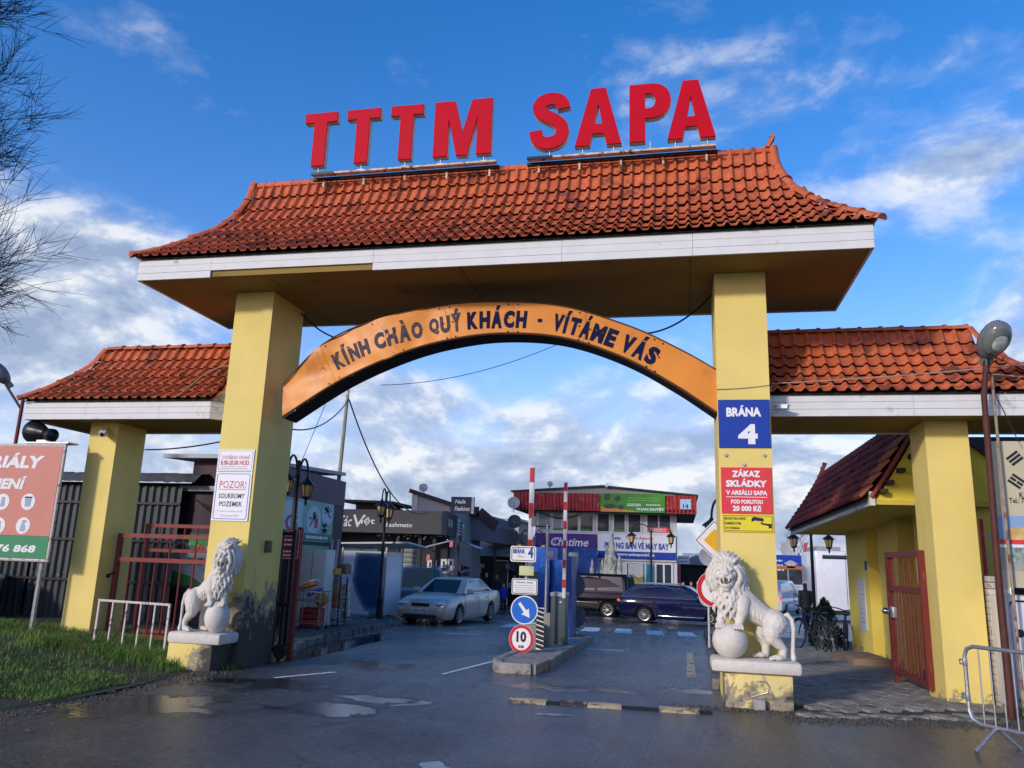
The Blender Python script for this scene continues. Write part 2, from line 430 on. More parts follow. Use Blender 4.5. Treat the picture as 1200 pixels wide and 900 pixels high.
    if kind == 'asphalt': hh_ = t.math('ADD', hh_, t.math('MULTIPLY', grain, 1.6))
    if kind == 'asphalt': hh_ = t.math('MULTIPLY', hh_, t.math('SUBTRACT', 1, t.math('MULTIPLY', pool, .93)))
    t.link(hh_, bn.inputs['Height']); t.link(bn.outputs[0], b.inputs['Normal'])
    return m
ASPHALT = ground_mat('asphalt', 'asphalt'); FOOTWAY = ground_mat('footway', 'footway'); EARTH = ground_mat('earth', 'earth'); PUDDLE = ground_mat('puddle', 'puddle')
CONCRETE = mat('concrete', (.30, .28, .25), .85, nz=(9, .3), bump=(30, .5), dirt=((.10, .09, .075), 3.5, .56))
def sheet(name, poly, m, dz, kind='structure', skirt=0, step=None):
    """polygon draped on the sloping ground, dz above it; skirt = depth of its edge"""
    b = MB(); n = len(poly)
    # cut long polygons at the slope's break lines by subdividing along y
    bm = bmesh.new(); vs = [bm.verts.new((x, y, 0)) for x, y in poly]; bm.faces.new(vs)
    for yy in (11, 60):
        bmesh.ops.bisect_plane(bm, geom=bm.verts[:]+bm.edges[:]+bm.faces[:], plane_co=(0,yy,0), plane_no=(0,1,0))
    for v in bm.verts: v.co.z = gz(v.co.y)+dz
    bmesh.ops.recalc_face_normals(bm, faces=bm.faces[:])
    for f in bm.faces:
        if f.normal.z < 0: f.normal_flip()
    if skirt:
        g = bmesh.ops.extrude_face_region(bm, geom=bm.faces[:])
        # the copy is the top; the original stays as the underside
        for v in g['geom']:
            if isinstance(v, bmesh.types.BMVert): pass
        tops = {v for v in g['geom'] if isinstance(v, bmesh.types.BMVert)}
        for v in bm.verts:
            if v not in tops: v.co.z -= skirt
        bmesh.ops.recalc_face_normals(bm, faces=bm.faces[:])
    b.bm(bm); return b.build(name, m, None, kind=kind)
# one big sheet of ground, reaching the horizon
b = MB(); ys = [-60, 11, 60, 2000]; xs = [-1500, 1500]
for i in range(3):
    b.add([(xs[0], ys[i], gz(ys[i])), (xs[1], ys[i], gz(ys[i])), (xs[1], ys[i+1], gz(ys[i+1])), (xs[0], ys[i+1], gz(ys[i+1]))], [(0,1,2,3)])
b.build('road', ASPHALT, kind='structure')

# left footway behind the gate, with a kerb of single stones
kp = [(-6.3, 12.7), (-6.72, 13.6), (-7.25, 16), (-7.62, 18.7), (-7.9, 21), (-8.1, 23), (-8.9, 24.9), (-9.9, 25.9), (-12, 26.4)]
sheet('footway', kp+[(-16, 26.4), (-16, 12.6), (-7.2, 12.3)], FOOTWAY, .11, skirt=.2)
def kerb(pts, w, h, name, parent, m, lift=.0, L=1.0, gap=.012):
    """kerb stones, one object each, along a line on the ground"""
    acc = []
    for a, c in zip(pts[:-1], pts[1:]):
        a = Vector((*a, 0)); c = Vector((*c, 0)); d = (c-a); n = max(1, round(d.length/L))
        for k in range(n):
            p = a+d*(k+.5)/n; l = d.length/n-gap
            q = MB(); q.rbox(-l/2, l/2, -w/2, w/2, -.15, h, .015)
            o = linkmesh(name, q.mesh(name, m), parent, (p.x, p.y, gz(p.y)+lift+random.uniform(-.006, .006)))
            o.rotation_euler = (random.uniform(-.006, .006), -0.0, atan2(d.y, d.x)+random.uniform(-.006, .006))
            acc.append(o)
    return acc
KERB = mat('kerb_stone', (.17, .16, .14), .85, nz=(14, .3), bump=(40, .4), dirt=((.05, .055, .03), 4, .50), world=True)
lk = thing('kerb', 'low grey stone kerb edging the left footway behind the gate', 'kerb', (-7, 16, gz(16)))
kerb(kp[:7], .14, .13, 'kerb_stone', lk, KERB)
# right footway: kerb and paving
rk = thing('kerb', 'mossy stone kerb between the exit lane and the paved walkway', 'kerb', (.6, 16, gz(16)))
kerb([(.50, 11.95), (.58, 14), (.66, 18), (.74, 22), (.78, 26)], .14, .15, 'kerb_stone', rk, KERB)
sheet('paving_bed', [(.62, 12.0), (1.25, 10.55), (1.4, 10.12), (2.4, 10.42), (3.3, 10.95), (5.2, 11.3), (5.2, 26.2), (.84, 26.2)], mat('joint_sand', (.06, .055, .04), .9, bump=(50, .5)), .018, skirt=.12)
PAVE = mat('paving_block', (.22, .205, .175), .8, nz=(5, .25), bump=(60, .35), vary=.22, dirt=((.09, .085, .065), 1.6, .58), world=True)
pv = thing('walkway_paving', 'grey interlocking paving blocks of the pedestrian walkway through the right side gate', 'paving', (2.5, 12, 0))
PAVEP = [(.74, 12.05), (1.30, 10.62), (1.45, 10.2), (2.4, 10.5), (3.3, 11.02), (5.1, 11.4), (5.1, 26), (.9, 26)]
def inpoly(x, y, P):
    c = False
    for i in range(len(P)):
        x1, y1 = P[i]; x2, y2 = P[i-1]
        if (y1 > y) != (y2 > y) and x < (x2-x1)*(y-y1)/(y2-y1)+x1: c = not c
    return c
ang = radians(-62); ca, sa = cos(ang), sin(ang); LB, WB = .235, .155
spots = []
for i in range(-150, 150):
    for j in range(-130, 130):
        u = i*LB+(j % 2)*LB/2; v = j*WB
        x = u*ca-v*sa+2.5; y = u*sa+v*ca+14
        if y < 26 and all(inpoly(x+px, y+py, PAVEP) for px, py in ((-.12,0),(.12,0),(0,-.12),(0,.12))):
            if (3.34 < x < 4 and 11.75 < y < 12.6) or x > 4.02 and y > 12.9: continue
            spots.append((x, y))
spots.sort(key=lambda p: p[1]*1.0+abs(p[0]-2.2)*.2)
q = MB(); l, wd = LB/2-.008, WB/2-.008
o_ = [(-l,-wd),(-l*.4,-wd-.010),(0,-wd+.010),(l*.4,-wd-.010),(l,-wd),(l,wd),(l*.4,wd-.010),(0,wd+.010),(-l*.4,wd-.010),(-l,wd)]
q.prism([(x*.95, y*.93) for x, y in o_], (0,0,.03), (1,0,0), (0,1,0), (0,0,1), .008)
vs = [(x, y, -.05) for x, y in o_]+[(x, y, .03) for x, y in o_]
q.add(vs, [(i, (i+1) % 10, 10+(i+1) % 10, 10+i) for i in range(10)])
q.add([(x, y, .03) for x, y in o_]+[(x*.95, y*.93, .038) for x, y in o_], [(i, (i+1) % 10, 10+(i+1) % 10, 10+i) for i in range(10)])
pme = q.mesh('paving_block', PAVE)
for x, y in spots[:300]:
    linkmesh('paving_block', pme, pv, (x, y, gz(y)+.012+random.uniform(-.005, .004)), (random.uniform(-.015,.015), random.uniform(-.015,.015), ang))
q = MB()
for x, y in spots[300:]:
    c = Vector((x, y, gz(y)+.012+random.uniform(-.004, .004))); R = Matrix.Rotation(ang, 3, 'Z')
    q.add([c+R@Vector((px, py, -.03)) for px, py in o_]+[c+R@Vector((px*.96, py*.95, .036)) for px, py in o_], [list(range(10, 20))]+[(i, (i+1) % 10, 10+(i+1) % 10, 10+i) for i in range(10)])
q.build('paving_block', PAVE, pv, kind='stuff')
# broken concrete edge in front of the paving: slabs and chips
eb = thing('broken_edging', 'broken crumbling concrete edging strip in front of the paved walkway', 'edging', (2.2, 10.3, 0))
rr = random.Random(3)
EDGE = mat('edge_concrete', (.24, .225, .19), .85, nz=(9, .3), bump=(30, .5), dirt=((.08, .075, .06), 3.5, .5))
for k in range(26):
    t = k/25; x = 1.42+t*2.0; y = 10.08+t*.72+rr.uniform(-.12, .05)
    s_ = rr.choice((.07, .1, .16, .3)); q = MB(); n = 7
    q.prism([(s_*rr.uniform(.6, 1)*cos(2*pi*i/n), s_*.5*rr.uniform(.5, 1)*sin(2*pi*i/n)) for i in range(n)], (x, y, .0), (1,0,0), (0,1,0), (0,0,1), rr.uniform(.012, .035))
    q.build('concrete_piece', EDGE, eb)
# loose gravel along the edges
q = MB()
for k in range(2600):
    if k < 1500: t = rr.random(); x = 1.1+t*3.6; y = 9.85+t*.75+rr.gauss(0, .13)
    elif k < 2100: t = rr.random(); x = -6.45+rr.gauss(0, .2)+t*.15; y = 6+t*4.4
    else: x = rr.gauss(.85, .35); y = 10.22+rr.gauss(0, .06)
    s_ = rr.uniform(.006, .022); q.ball((x, y, gz(y)+s_*.3), s_, s_*rr.uniform(.6,1), s_*.6, 5, 3)
q.build('gravel', mat('gravel', (.085, .075, .06), .85, nz=(20, .6), world=True), kind='stuff')['label'] = 'loose grit along the road edge'

# puddles
def blobpoly(cx, cy, rx, ry, seed, rot=0, n=56, rough=.3):
    o = []
    for k in range(n):
        a = 2*pi*k/n; r = 1+rough*mn.noise(Vector((cos(a)*1.6, sin(a)*1.6, seed*7.3)))*2+.12*mn.noise(Vector((cos(a)*6, sin(a)*6, seed*3.1)))
        x = rx*r*cos(a); y = ry*r*sin(a); o.append((cx+x*cos(rot)-y*sin(rot), cy+x*sin(rot)+y*cos(rot)))
    return o
for i, (cx, cy, rx, ry, rot) in enumerate([(-5.75, 9.75, .38, .16, .3), (-6.62, 15.6, .42, 2.9, .12), (-1.9, 6.4, .13, .2, .4), (-1.35, 9.05, .16, .07, .2)]):
    o = sheet('puddle', blobpoly(cx, cy, rx, ry, i+1, rot), PUDDLE, .004)
# painted marks: crossing bars, faint lane lines
PAINT = mat('road_paint', (.78, .77, .70), .6, nz=(14, .2), dirt=((.12, .115, .10), 5, .56), world=True)
PAINTY = mat('worn_yellow_paint', (.50, .42, .24), .6, nz=(14, .25), dirt=((.08, .07, .05), 5, .55))
for x0 in (-2.93, -1.93, -.97, -.02): sheet('crossing_stripe', [(x0, 24.5), (x0+.56, 24.45), (x0+.40, 26.9), (x0-.10, 27.0)], PAINT, .004)
for x0, y0 in ((-5.4, 24.6), (-4.5, 24.6)): sheet('crossing_stripe', [(x0, y0), (x0+.5, y0), (x0+.3, y0+2.2), (x0-.15, y0+2.2)], PAINT, .004)
sheet('crossing_stripe', [(-6.3, 22.6), (-5.7, 22.6), (-5.85, 23.3), (-6.4, 23.3)], PAINTY, .004)
sheet('lane_line', [(.10, 13.3), (.24, 13.3), (.26, 18.3), (.14, 18.3)], PAINTY, .004)
sheet('lane_line', [(-2.0, 17.7), (-1.2, 17.7), (-1.2, 17.95), (-2.0, 17.95)], PAINT, .004)
sheet('lane_line', [(-3.4, 11.6), (-3.34, 11.6), (-3.05, 14.6), (-3.12, 14.6)], PAINT, .004)
sheet('lane_line', [(-5.3, 10.2), (-5.24, 10.16), (-4.75, 11.0), (-4.8, 11.05)], PAINT, .004)
sheet('lane_line', [(-5.9, 20.2), (-3.3, 20.7), (-3.3, 20.85), (-5.9, 20.35)], PAINT, .004)

# grass bank on the left
def bank(x, y):
    """height of the grassy bank above the road"""
    ex = -6.45-.12*sin(y*1.3)-(.35 if y > 10.3 else 0)-max(0, 8-y)*.05
    t = max(0, min(1, (ex-x)/3.2)); h = .02+.22*t*t*(3-2*t)
    h *= max(0, min(1, (y-5.2)/1.5)); return h+.03*mn.noise(Vector((x*1.3, y*1.3, 0)))*min(1, t*3)
b = MB(); nx, ny = 60, 60; X0, X1, Y0, Y1 = -24, -6.35, 4.6, 15.4
for j in range(ny+1):
    for i in range(nx+1):
        u = i/nx; x = X1-(X1-X0)*u**1.8; y = Y0+(Y1-Y0)*j/ny
        e = -6.45-.12*sin(y*1.3)-(.35 if y > 10.3 else 0)-max(0, 8-y)*.05
        x = min(x, e+.06) if x > e else x
        b.v.append(Vector((x, y, gz(y)+bank(x, y)-(.03 if x > e-.01 else 0))))
for j in range(ny):
    for i in range(nx):
        a = j*(nx+1)+i; b.f.append([a, a+nx+1, a+nx+2, a+1]); b.sm.append(True)
b.build('grass_bank', EARTH, kind='structure', recalc=True)
GRASS = mat('grass_blade', (.085, .165, .025), .6, nz=(1.3, .6), dirt=((.17, .16, .05), 2.6, .55))
b = MB(); rg = random.Random(11)
def blade(x, y, z, h, w, lean):
    a = rg.uniform(0, 2*pi); dx, dy = cos(a)*w, sin(a)*w; la = rg.uniform(0, 2*pi); lx, ly = cos(la)*lean, sin(la)*lean
    o = len(b.v); b.v += [Vector((x-dx,y-dy,z-.02)), Vector((x+dx,y+dy,z-.02)), Vector((x+dx*.6+lx*.45,y+dy*.6+ly*.45,z+h*.6)), Vector((x-dx*.6+lx*.45,y-dy*.6+ly*.45,z+h*.6)), Vector((x+lx,y+ly,z+h*.9))]
    b.f += [[o,o+1,o+2,o+3],[o+3,o+2,o+4]]; b.sm += [True, True]
for k in range(90000):
    if k < 62000: x = -6.5-rg.random()**1.5*6.5; y = rg.uniform(5.6, 13.4)
    elif k < 76000: x = rg.uniform(-9.2, -6.75); y = rg.gauss(10.75, .38)
    else: x = rg.uniform(-14, -8.2); y = rg.gauss(11.6, .55)
    if x > -6.55-.12*sin(y*1.3)-(.2 if y > 10.3 else 0)-max(0, 8-y)*.05: continue
    if -7.0 < x < -6.28 and 10.34 < y < 10.85: continue
    dn = mn.noise(Vector((x*.9, y*.9, 3)))
    if dn+.35*mn.noise(Vector((x*3.1, y*3.1, 8))) < -.12 and k < 62000 and rg.random() < .85: continue
    if abs(y-(10.2+.10*(x+6))) < .10+.05*sin(x*3) and x < -7 and rg.random() < .9: continue
    h = rg.uniform(.022, .06)*(1+.8*dn)
    if k >= 62000: h = rg.uniform(.06, .20)*(1+.6*dn)*(1 if k < 76000 else .8)
    blade(x, y, gz(y)+bank(x, y), h, rg.uniform(.003, .006), h*rg.uniform(.2, .9))
for k in range(2200):   # tufts at foot of the right fence and along the plinths
    x = rg.uniform(4.0, 5.6); y = rg.gauss(11.6, .5); h = rg.uniform(.06, .3)
    blade(x, y, gz(y), h, .005, h*.5)
for k in range(2600):
    x = rg.uniform(-6.9, -6.15); y = 10.62+rg.gauss(0, .12)+(x+6.9)*.3; h = rg.uniform(.03, .09)
    if -7.0 < x < -6.28 and 10.34 < y < 10.85: continue
    blade(x, y, gz(y), h, .006, h*.7)
g_ = b.build('grass', GRASS, kind='stuff')

LVS = MB(); rg = random.Random(41)
for k in range(520):
    x = -6.3-rg.random()**1.6*5 if k < 330 else rg.gauss(-5.9, .5); y = rg.uniform(5.8, 12.8) if k < 330 else rg.uniform(6.2, 10.4)
    z = gz(y)+(bank(x, y) if x < -6.5 else 0)+.012; s_ = rg.uniform(.012, .032); a = rg.uniform(0, 6.28); u = Vector((cos(a), sin(a), rg.uniform(-.3,.3)))*s_; v = Vector((-sin(a), cos(a), rg.uniform(-.2,.4)))*s_*.6; P = Vector((x, y, z+s_*.3))
    LVS.add([P-u, P-u*.2+v, P+u, P-u*.1-v], [(0,1,2,3)])
LVS.build('fallen_leaves', mat('dead_leaf', (.14,.085,.035), .8, nz=(3,.6), world=True), kind='stuff')['label'] = 'brown fallen leaves on the verge and the road edge'

# low wooded ridge closing the horizon all round
q = MB(); n = 240; prof = ((118, -2.2), (124, .5), (131, .92), (140, 1.0), (165, .7), (200, -.3)); vs = []
for i in range(n):
    a = 2*pi*i/n; hgt = 4.6+1.6*mn.noise(Vector((cos(a)*3, sin(a)*3, 0)))+1.1*mn.noise(Vector((cos(a)*17, sin(a)*17, 4)))+.6*mn.noise(Vector((cos(a)*50, sin(a)*50, 7)))
    for r, k in prof: r2 = r*(1+.04*mn.noise(Vector((cos(a)*9, sin(a)*9, 2)))); vs.append((r2*sin(a), r2*cos(a), -2.6 if k < 0 else -1.3+hgt*k))
m_ = len(prof)
q.add(vs, [(i*m_+j, ((i+1) % n)*m_+j, ((i+1) % n)*m_+j+1, i*m_+j+1) for i in range(n) for j in range(m_-1)], True)
q.build('hills', mat('winter_wood', (.055,.055,.045), .95, nz=(.35,.5), bump=(1.2,1), world=True), kind='structure', recalc=True)
# ================================================================ the gate building
YEL_ = mat('yellow_plaster', (.72, .575, .165), .8, nz=(1.4, .07), bump=(25, .15), dirt=((.60, .46, .13), 1.3, .62), spec=.2)
def stained(name, zmax, amt, base=(.72, .575, .165), gx=None):
    """yellow plaster whose paint has flaked and rotted away near the foot"""
    m = bpy.data.materials.new(name); m.use_nodes = True; t = N(m.node_tree); b = m.node_tree.nodes['Principled BSDF']
    geo = t.new('ShaderNodeNewGeometry'); P = geo.outputs['Position']; sp = t.new('ShaderNodeSeparateXYZ'); t.link(P, sp.inputs[0])
    f = t.noise(P, 3.2, 8, .68, .6); f2 = t.noise(P, 1.2, 4); f3 = t.noise(P, 9, 6, .7)
    h = t.math('SUBTRACT', 1, t.math('DIVIDE', sp.outputs[2], zmax), clamp=True)
    k = t.math('ADD', t.math('MULTIPLY', h, amt), t.math('SUBTRACT', f, .5))
    if gx: k = t.math('ADD', k, t.math('MULTIPLY', t.math('SUBTRACT', sp.outputs[0], gx[0]), gx[1]))
    st_ = t.new('ShaderNodeMapping'); st_.inputs['Scale'].default_value = (9, 9, .55); t.link(P, st_.inputs[0]); run = t.noise(st_.outputs[0], 1.0, 5, .6)
    c = t.mix(t.ramp(f2, [(.3, 0), (.7, 1)]), tuple(x*.92 for x in base), tuple(min(1, x*1.06) for x in base))
    c = t.mix(t.ramp(run, [(.58, 0), (.75, .22)]), c, (.36, .30, .12))
    c = t.mix(t.ramp(k, [(.22, 0), (.27, 1)]), c, (.30, .26, .17))
    c = t.mix(t.ramp(t.math('ADD', k, t.math('MULTIPLY', t.math('SUBTRACT', f3, .5), .5)), [(.30, 0), (.42, .95)]), c, (.035, .034, .028))
    t.link(c, b.inputs['Base Color']); b.inputs['Roughness'].default_value = .8
    bn = t.new('ShaderNodeBump'); bn.inputs['Strength'].default_value = .5; bn.inputs['Distance'].default_value = .02
    t.link(t.math('ADD', t.ramp(k, [(.22, 1), (.27, 0)]), t.math('MULTIPLY', f3, .3)), bn.inputs['Height']); t.link(bn.outputs[0], b.inputs['Normal'])
    return m
YEL = stained('yellow_pillar', .3, .15); YEL_L = stained('yellow_plaster_rotten', 1.5, .75); YEL_P = stained('yellow_plinth', .75, .36, (.70, .58, .22)); YEL_W = stained('yellow_wall', .45, .25)
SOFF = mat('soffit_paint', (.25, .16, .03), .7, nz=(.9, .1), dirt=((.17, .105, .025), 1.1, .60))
FASC = mat('white_board', (.64, .65, .62), .6, nz=(3, .06), bump=(12, .08), dirt=((.40, .40, .37), 2.2, .60), spec=.2, world=True)
def tilemat(name, col, spread, dirt):
    m = mat(name, col, .7, nz=(9, .22), bump=(22, .4), vary=spread, dirt=dirt, world=True, spec=.25); return m
TILE = tilemat('terracotta_tile', (.50, .125, .050), .15, ((.21, .060, .035), 2.3, .55))
TILE2 = tilemat('dark_terracotta_tile', (.24, .052, .036), .2, ((.10, .03, .028), 2.2, .52))
def tile_mesh(w, L, m, name='roof_tile', lift=.045):
    """one pantile: flat pan on the left running into a high roll on the right; origin at its lower edge"""
    pr = [(-.5, .012), (-.42, .0), (-.05, .0), (.05, .008), (.12, .032), (.22, .052), (.32, .052), (.42, .032), (.50, .010)]
    q = MB(); vs = []; n = len(pr)
    for (yy, dz) in ((0, lift-.012), (0, lift+.002), (L*1.06, -.004)):
        for x, z in pr: vs.append((x*w*1.02, yy, z+dz))
    q.add(vs, [(i, i+1, n+i+1, n+i) for i in range(n-1)]+[(n+i, n+i+1, 2*n+i+1, 2*n+i) for i in range(n-1)], True)
    # underside of the front lip
    q.add([(x*w*1.02, 0, z+lift-.012) for x, z in pr]+[(x*w*1.02, L*.4, z+lift-.022) for x, z in pr], [(n+i, n+i+1, i+1, i) for i in range(n-1)], True)
    me = q.mesh(name, m); return me
def ridge_mesh(L, r, m):
    q = MB(); vs = []; n = 7
    for x, rr_ in ((0, r*.92), (L*.86, r), (L*.865, r*1.16), (L, r*1.2)):
        for i in range(n): t = pi*i/(n-1); vs.append((x, -rr_*cos(t), rr_*sin(t)*.9))
    fs = [(k*n+i, k*n+i+1, (k+1)*n+i+1, (k+1)*n+i) for k in range(3) for i in range(n-1)]
    q.add(vs, fs, True)
    q.add([vs[i] for i in range(n)]+[vs[3*n+i] for i in range(n)], [list(range(n)), list(range(2*n-1, n-1, -1))])
    return q.mesh('ridge_tile', m)
def profile(ye, yr, ze, zr, ex, rows):
    """points up a hollow slope from eave to ridge, evenly spaced along its length"""
    P = []
    for i in range(201):
        u = 1-i/200; P.append((yr+(ye-yr)*u, ze+(zr-ze)*(1-u**ex), u))
    L = [0]
    for a, c in zip(P[:-1], P[1:]): L.append(L[-1]+math.hypot(c[0]-a[0], c[1]-a[1]))
    out = []; j = 0
    for k in range(rows+1):
        s_ = L[-1]*k/rows
        while j < 199 and L[j+1] < s_: j += 1
        f = (s_-L[j])/(L[j+1]-L[j]+1e-9); out.append(tuple(P[j][q_]+(P[j+1][q_]-P[j][q_])*f for q_ in range(3)))
    return out
def tiled_roof(parent, xe0, xe1, xr0, xr1, ye, yr, yb, ze, zr, ex, rows, w, m, keep=300, hipL=True, hipR=True, seed=1, ridge=True, missing=()):
    """front slope of single tiles, hip ends and back slope joined; xe eave ends, xr ridge ends"""
    rd = random.Random(seed); PF = profile(ye, yr, ze, zr, ex, rows); L = math.hypot(PF[1][0]-PF[0][0], PF[1][1]-PF[0][1])
    tiles = []
    nc = int(round((xe1-xe0)/w)); w = (xe1-xe0)/nc
    for k in range(rows):
        y0, z0, u0 = PF[k]; y1, z1, u1 = PF[k+1]; u = (u0+u1)/2+.02
        a = xr0+(xe0-xr0)*u; c = xr1+(xe1-xr1)*u; ln = math.hypot(y1-y0, z1-z0); an = atan2(z1-z0, y1-y0)
        for i in range(nc):
            x = xe0+(i+.5)*w
            if x < a-w*.30 or x > c+w*.30: continue
            tiles.append((x, y0, z0, an, ln, k, i))
    tiles.sort(key=lambda t: -t[0]); meshes = {}
    rest = MB()
    for n_, (x, y0, z0, an, ln, k, i) in enumerate(tiles):
        if n_ < keep:
            key = round(ln, 3)
            if key not in meshes: meshes[key] = tile_mesh(w, ln, m)
            dy = -.035 if (k, i) in missing else 0
            linkmesh('roof_tile', meshes[key], parent, (x+rd.uniform(-.002,.002), y0+dy*cos(an), z0+dy*sin(an)+rd.uniform(0, .004)), (an+rd.uniform(-.012,.012), rd.uniform(-.01,.01), rd.uniform(-.01,.01)))
        else:
            tmp = tile_mesh(w, ln, m); R = Euler((an, 0, rd.uniform(-.01,.01))).to_matrix()
            rest.add([R@v.co+Vector((x, y0, z0+rd.uniform(0,.004))) for v in tmp.vertices], [list(p.vertices) for p in tmp.polygons], True); bpy.data.meshes.remove(tmp)
    if rest.v: rest.build('roof_tile', m, parent, kind='stuff')
    # hip ends and back: ribbed surfaces following the same hollow line
    q = MB()
    def rib(t): return .03*abs(sin(t*pi/w))
    PB = profile(yb, yr, ze, zr, ex, rows*2)
    for side, hx, on in ((-1, xr0, hipL), (1, xr1, hipR)):
        if not on: continue
        xe = xe0 if side < 0 else xe1; ny = int((yb-ye)/(w/4)); gr = []
        for k in range(rows*2+1):
            u = PB[k][2]; z = PB[k][1]; x = hx+(xe-hx)*u; row = []
            for j in range(ny+1):
                y = (yr+(ye-yr)*u)+(yb-ye)*u*j/ny; row.append(Vector((x, y, z+rib(y)+(.025 if k % 2 == 0 else 0)-.005)))
            gr.append(row)
        for k in range(rows*2):
            for j in range(ny): q.add([gr[k][j], gr[k][j+1], gr[k+1][j+1], gr[k+1][j]], [(0,3,2,1) if side > 0 else (0,1,2,3)], False)
    nx = int((xe1-xe0)/(w/3))
    for k in range(rows*2):
        for j in range(nx):
            def pt(kk, jj):
                y, z, u = PB[kk]; a = xr0+(xe0-xr0)*u if hipL else xe0; c = xr1+(xe1-xr1)*u if hipR else xe1
                x = a+(c-a)*jj/nx; return (x, y, z+rib(x))
            q.add([pt(k, j), pt(k, j+1), pt(k+1, j+1), pt(k+1, j)], [(0,3,2,1)])
    q.build('rear_slope', m, parent, kind='stuff')
    # dark felt just under the front tiles so that no light shows between them
    q = MB()
    for k in range(rows):
        y0, z0, u0 = PF[k]; y1, z1, u1 = PF[k+1]
        def ends(u): return (xr0+(xe0-xr0)*u if hipL else xe0, xr1+(xe1-xr1)*u if hipR else xe1)
        a0, c0 = ends(u0); a1, c1 = ends(u1)
        q.add([(a0,y0+.02,z0-.012),(c0,y0+.02,z0-.012),(c1,y1+.02,z1-.012),(a1,y1+.02,z1-.012)], [(0,1,2,3)])
    q.build('roof_felt', mat('roof_felt', (.02,.018,.018), .9), parent)
    # hip tiles
    for side, hx, on in ((-1, xr0, hipL), (1, xr1, hipR)):
        if not on: continue
        xe = xe0 if side < 0 else xe1; HP = profile(0, 1, 0, 1, ex, 200)
        pts = [Vector((hx+(xe-hx)*(1-i/300), yr+(ye-yr)*(1-i/300), ze+(zr-ze)*(1-(1-i/300)**ex))) for i in range(301)]
        Ls = [0]
        for a, c in zip(pts[:-1], pts[1:]): Ls.append(Ls[-1]+(c-a).length)
        n = max(5, round(Ls[-1]/.33)); me = ridge_mesh(Ls[-1]/n*1.1, .075, m)
        def P_(s_):
            for i in range(300):
                if Ls[i+1] >= s_: return pts[i].lerp(pts[i+1], (s_-Ls[i])/(Ls[i+1]-Ls[i]))
            return pts[-1]
        for k in range(n):
            a = P_(Ls[-1]*(k+1)/n); c = P_(Ls[-1]*k/n); d = (c-a).normalized()
            yv = Vector((0,0,1)).cross(d); yv.normalize(); zv = d.cross(yv)
            R = Matrix((d, yv, zv)).transposed() @ Euler((rd.uniform(-.12,.12), rd.uniform(-.05,.05), rd.uniform(-.05,.05))).to_matrix()
            linkmesh('ridge_tile', me, parent, a+zv*.045, R.to_euler())
    if ridge:
        n = round((xr1-xr0)/.3); me = ridge_mesh((xr1-xr0)/n*1.08, .08, m)
        for k in range(n): linkmesh('ridge_tile', me, parent, (xr0+(xr1-xr0)*k/n, yr, zr+.015), (0, rd.uniform(-.02,.02), rd.uniform(-.02,.02)))
def fascia(parent, pts, z0, z1, segs, n=3, th=.03, skip=()):
    """boards one above another along a line of corners; joints cut at the distances in segs"""
    for e, (a, c) in enumerate(zip(pts[:-1], pts[1:])):
        a = Vector((*a, 0)); c = Vector((*c, 0)); d = c-a; L = d.length; d.normalize(); nn = Vector((d.y, -d.x, 0))
        cuts = [0]+[s_ for s_ in segs if s_ < L-.3]+[L]
        for r in range(n):
            for k in range(len(cuts)-1):
                if (e, r, k) in skip: continue
                s0, s1 = cuts[k]+.002, cuts[k+1]-.002; hh = (z1-z0)/n
                za, zb = z0+hh*r+.002, z0+hh*(r+1)-.0025
                P0 = a+d*s0; P1 = a+d*s1; o = random.uniform(0, .003)+.002*(r % 2)
                q = MB(); v = [P0-nn*th+Vector((0,0,za)), P1-nn*th+Vector((0,0,za)), P1+nn*o+Vector((0,0,za)), P0+nn*o+Vector((0,0,za))]
                q.add(v+[x+Vector((0,0,zb-za)) for x in v], [(0,1,2,3),(7,6,5,4),(0,4,5,1),(1,5,6,2),(2,6,7,3),(3,7,4,0)])
                q.build('fascia_board', FASC, parent, recalc=True)
# --- main gate
MG = thing('entrance_gate', 'tall yellow entrance gate with two pillars and a broad tiled roof', 'gate', (-2.8, 11.3, 0))
q = MB(); q.box(-6.87, -6.22, 10.81, 11.84, -.3, 5.66); q.build('pillar', YEL_L, MG, label='left yellow pillar, its plaster black and rotten at the foot')
q = MB(); q.box(.535, 1.222, 10.81, 11.84, -.3, 5.66); q.build('pillar', YEL, MG, label='right yellow pillar carrying three signs')
SX0, SX1, SY0, SY1 = -8.12, 2.475, 10.04, 12.64
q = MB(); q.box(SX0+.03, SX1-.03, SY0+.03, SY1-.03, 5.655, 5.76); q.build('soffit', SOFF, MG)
q = MB(); q.box(SX0+.12, SX1-.12, SY0+.12, SY1-.12, 5.762, 5.955); q.build('roof_deck', mat('dark_timber', (.05,.035,.025), .9), MG)
q = MB()
for x in (-6.0, -3.0, .2): q.box(x, x+.012, SY0+.1, SY1-.1, 5.650, 5.6545)
q.build('soffit_joint', mat('joint_dark', (.12,.085,.03), .8), MG)
fascia(MG, [(SX0, SY0), (SX1, SY0), (SX1, SY1), (SX0, SY1), (SX0, SY0)], 5.635, 5.965, (1.25, 3.85, 6.6, 8.35), 3, skip={(0, 0, 1)})
tiled_roof(MG, SX0-.05, SX1+.05, -7.07, 1.43, SY0-.06, 11.34, SY1+.06, 5.97, 7.82, .5, 8, .165, TILE, 300, seed=2, ridge=False, missing={(3, 50), (1, 47), (5, 30)})
q = MB(); q.rbox(-7.1, 1.46, 11.28, 11.40, 7.74, 7.83, .03); q.build('ridge_cap', TILE, MG)
linkmesh('ridge_tile', ridge_mesh(.2, .075, TILE), MG, (1.40, 11.30, 7.80), (0, radians(-62), 0))
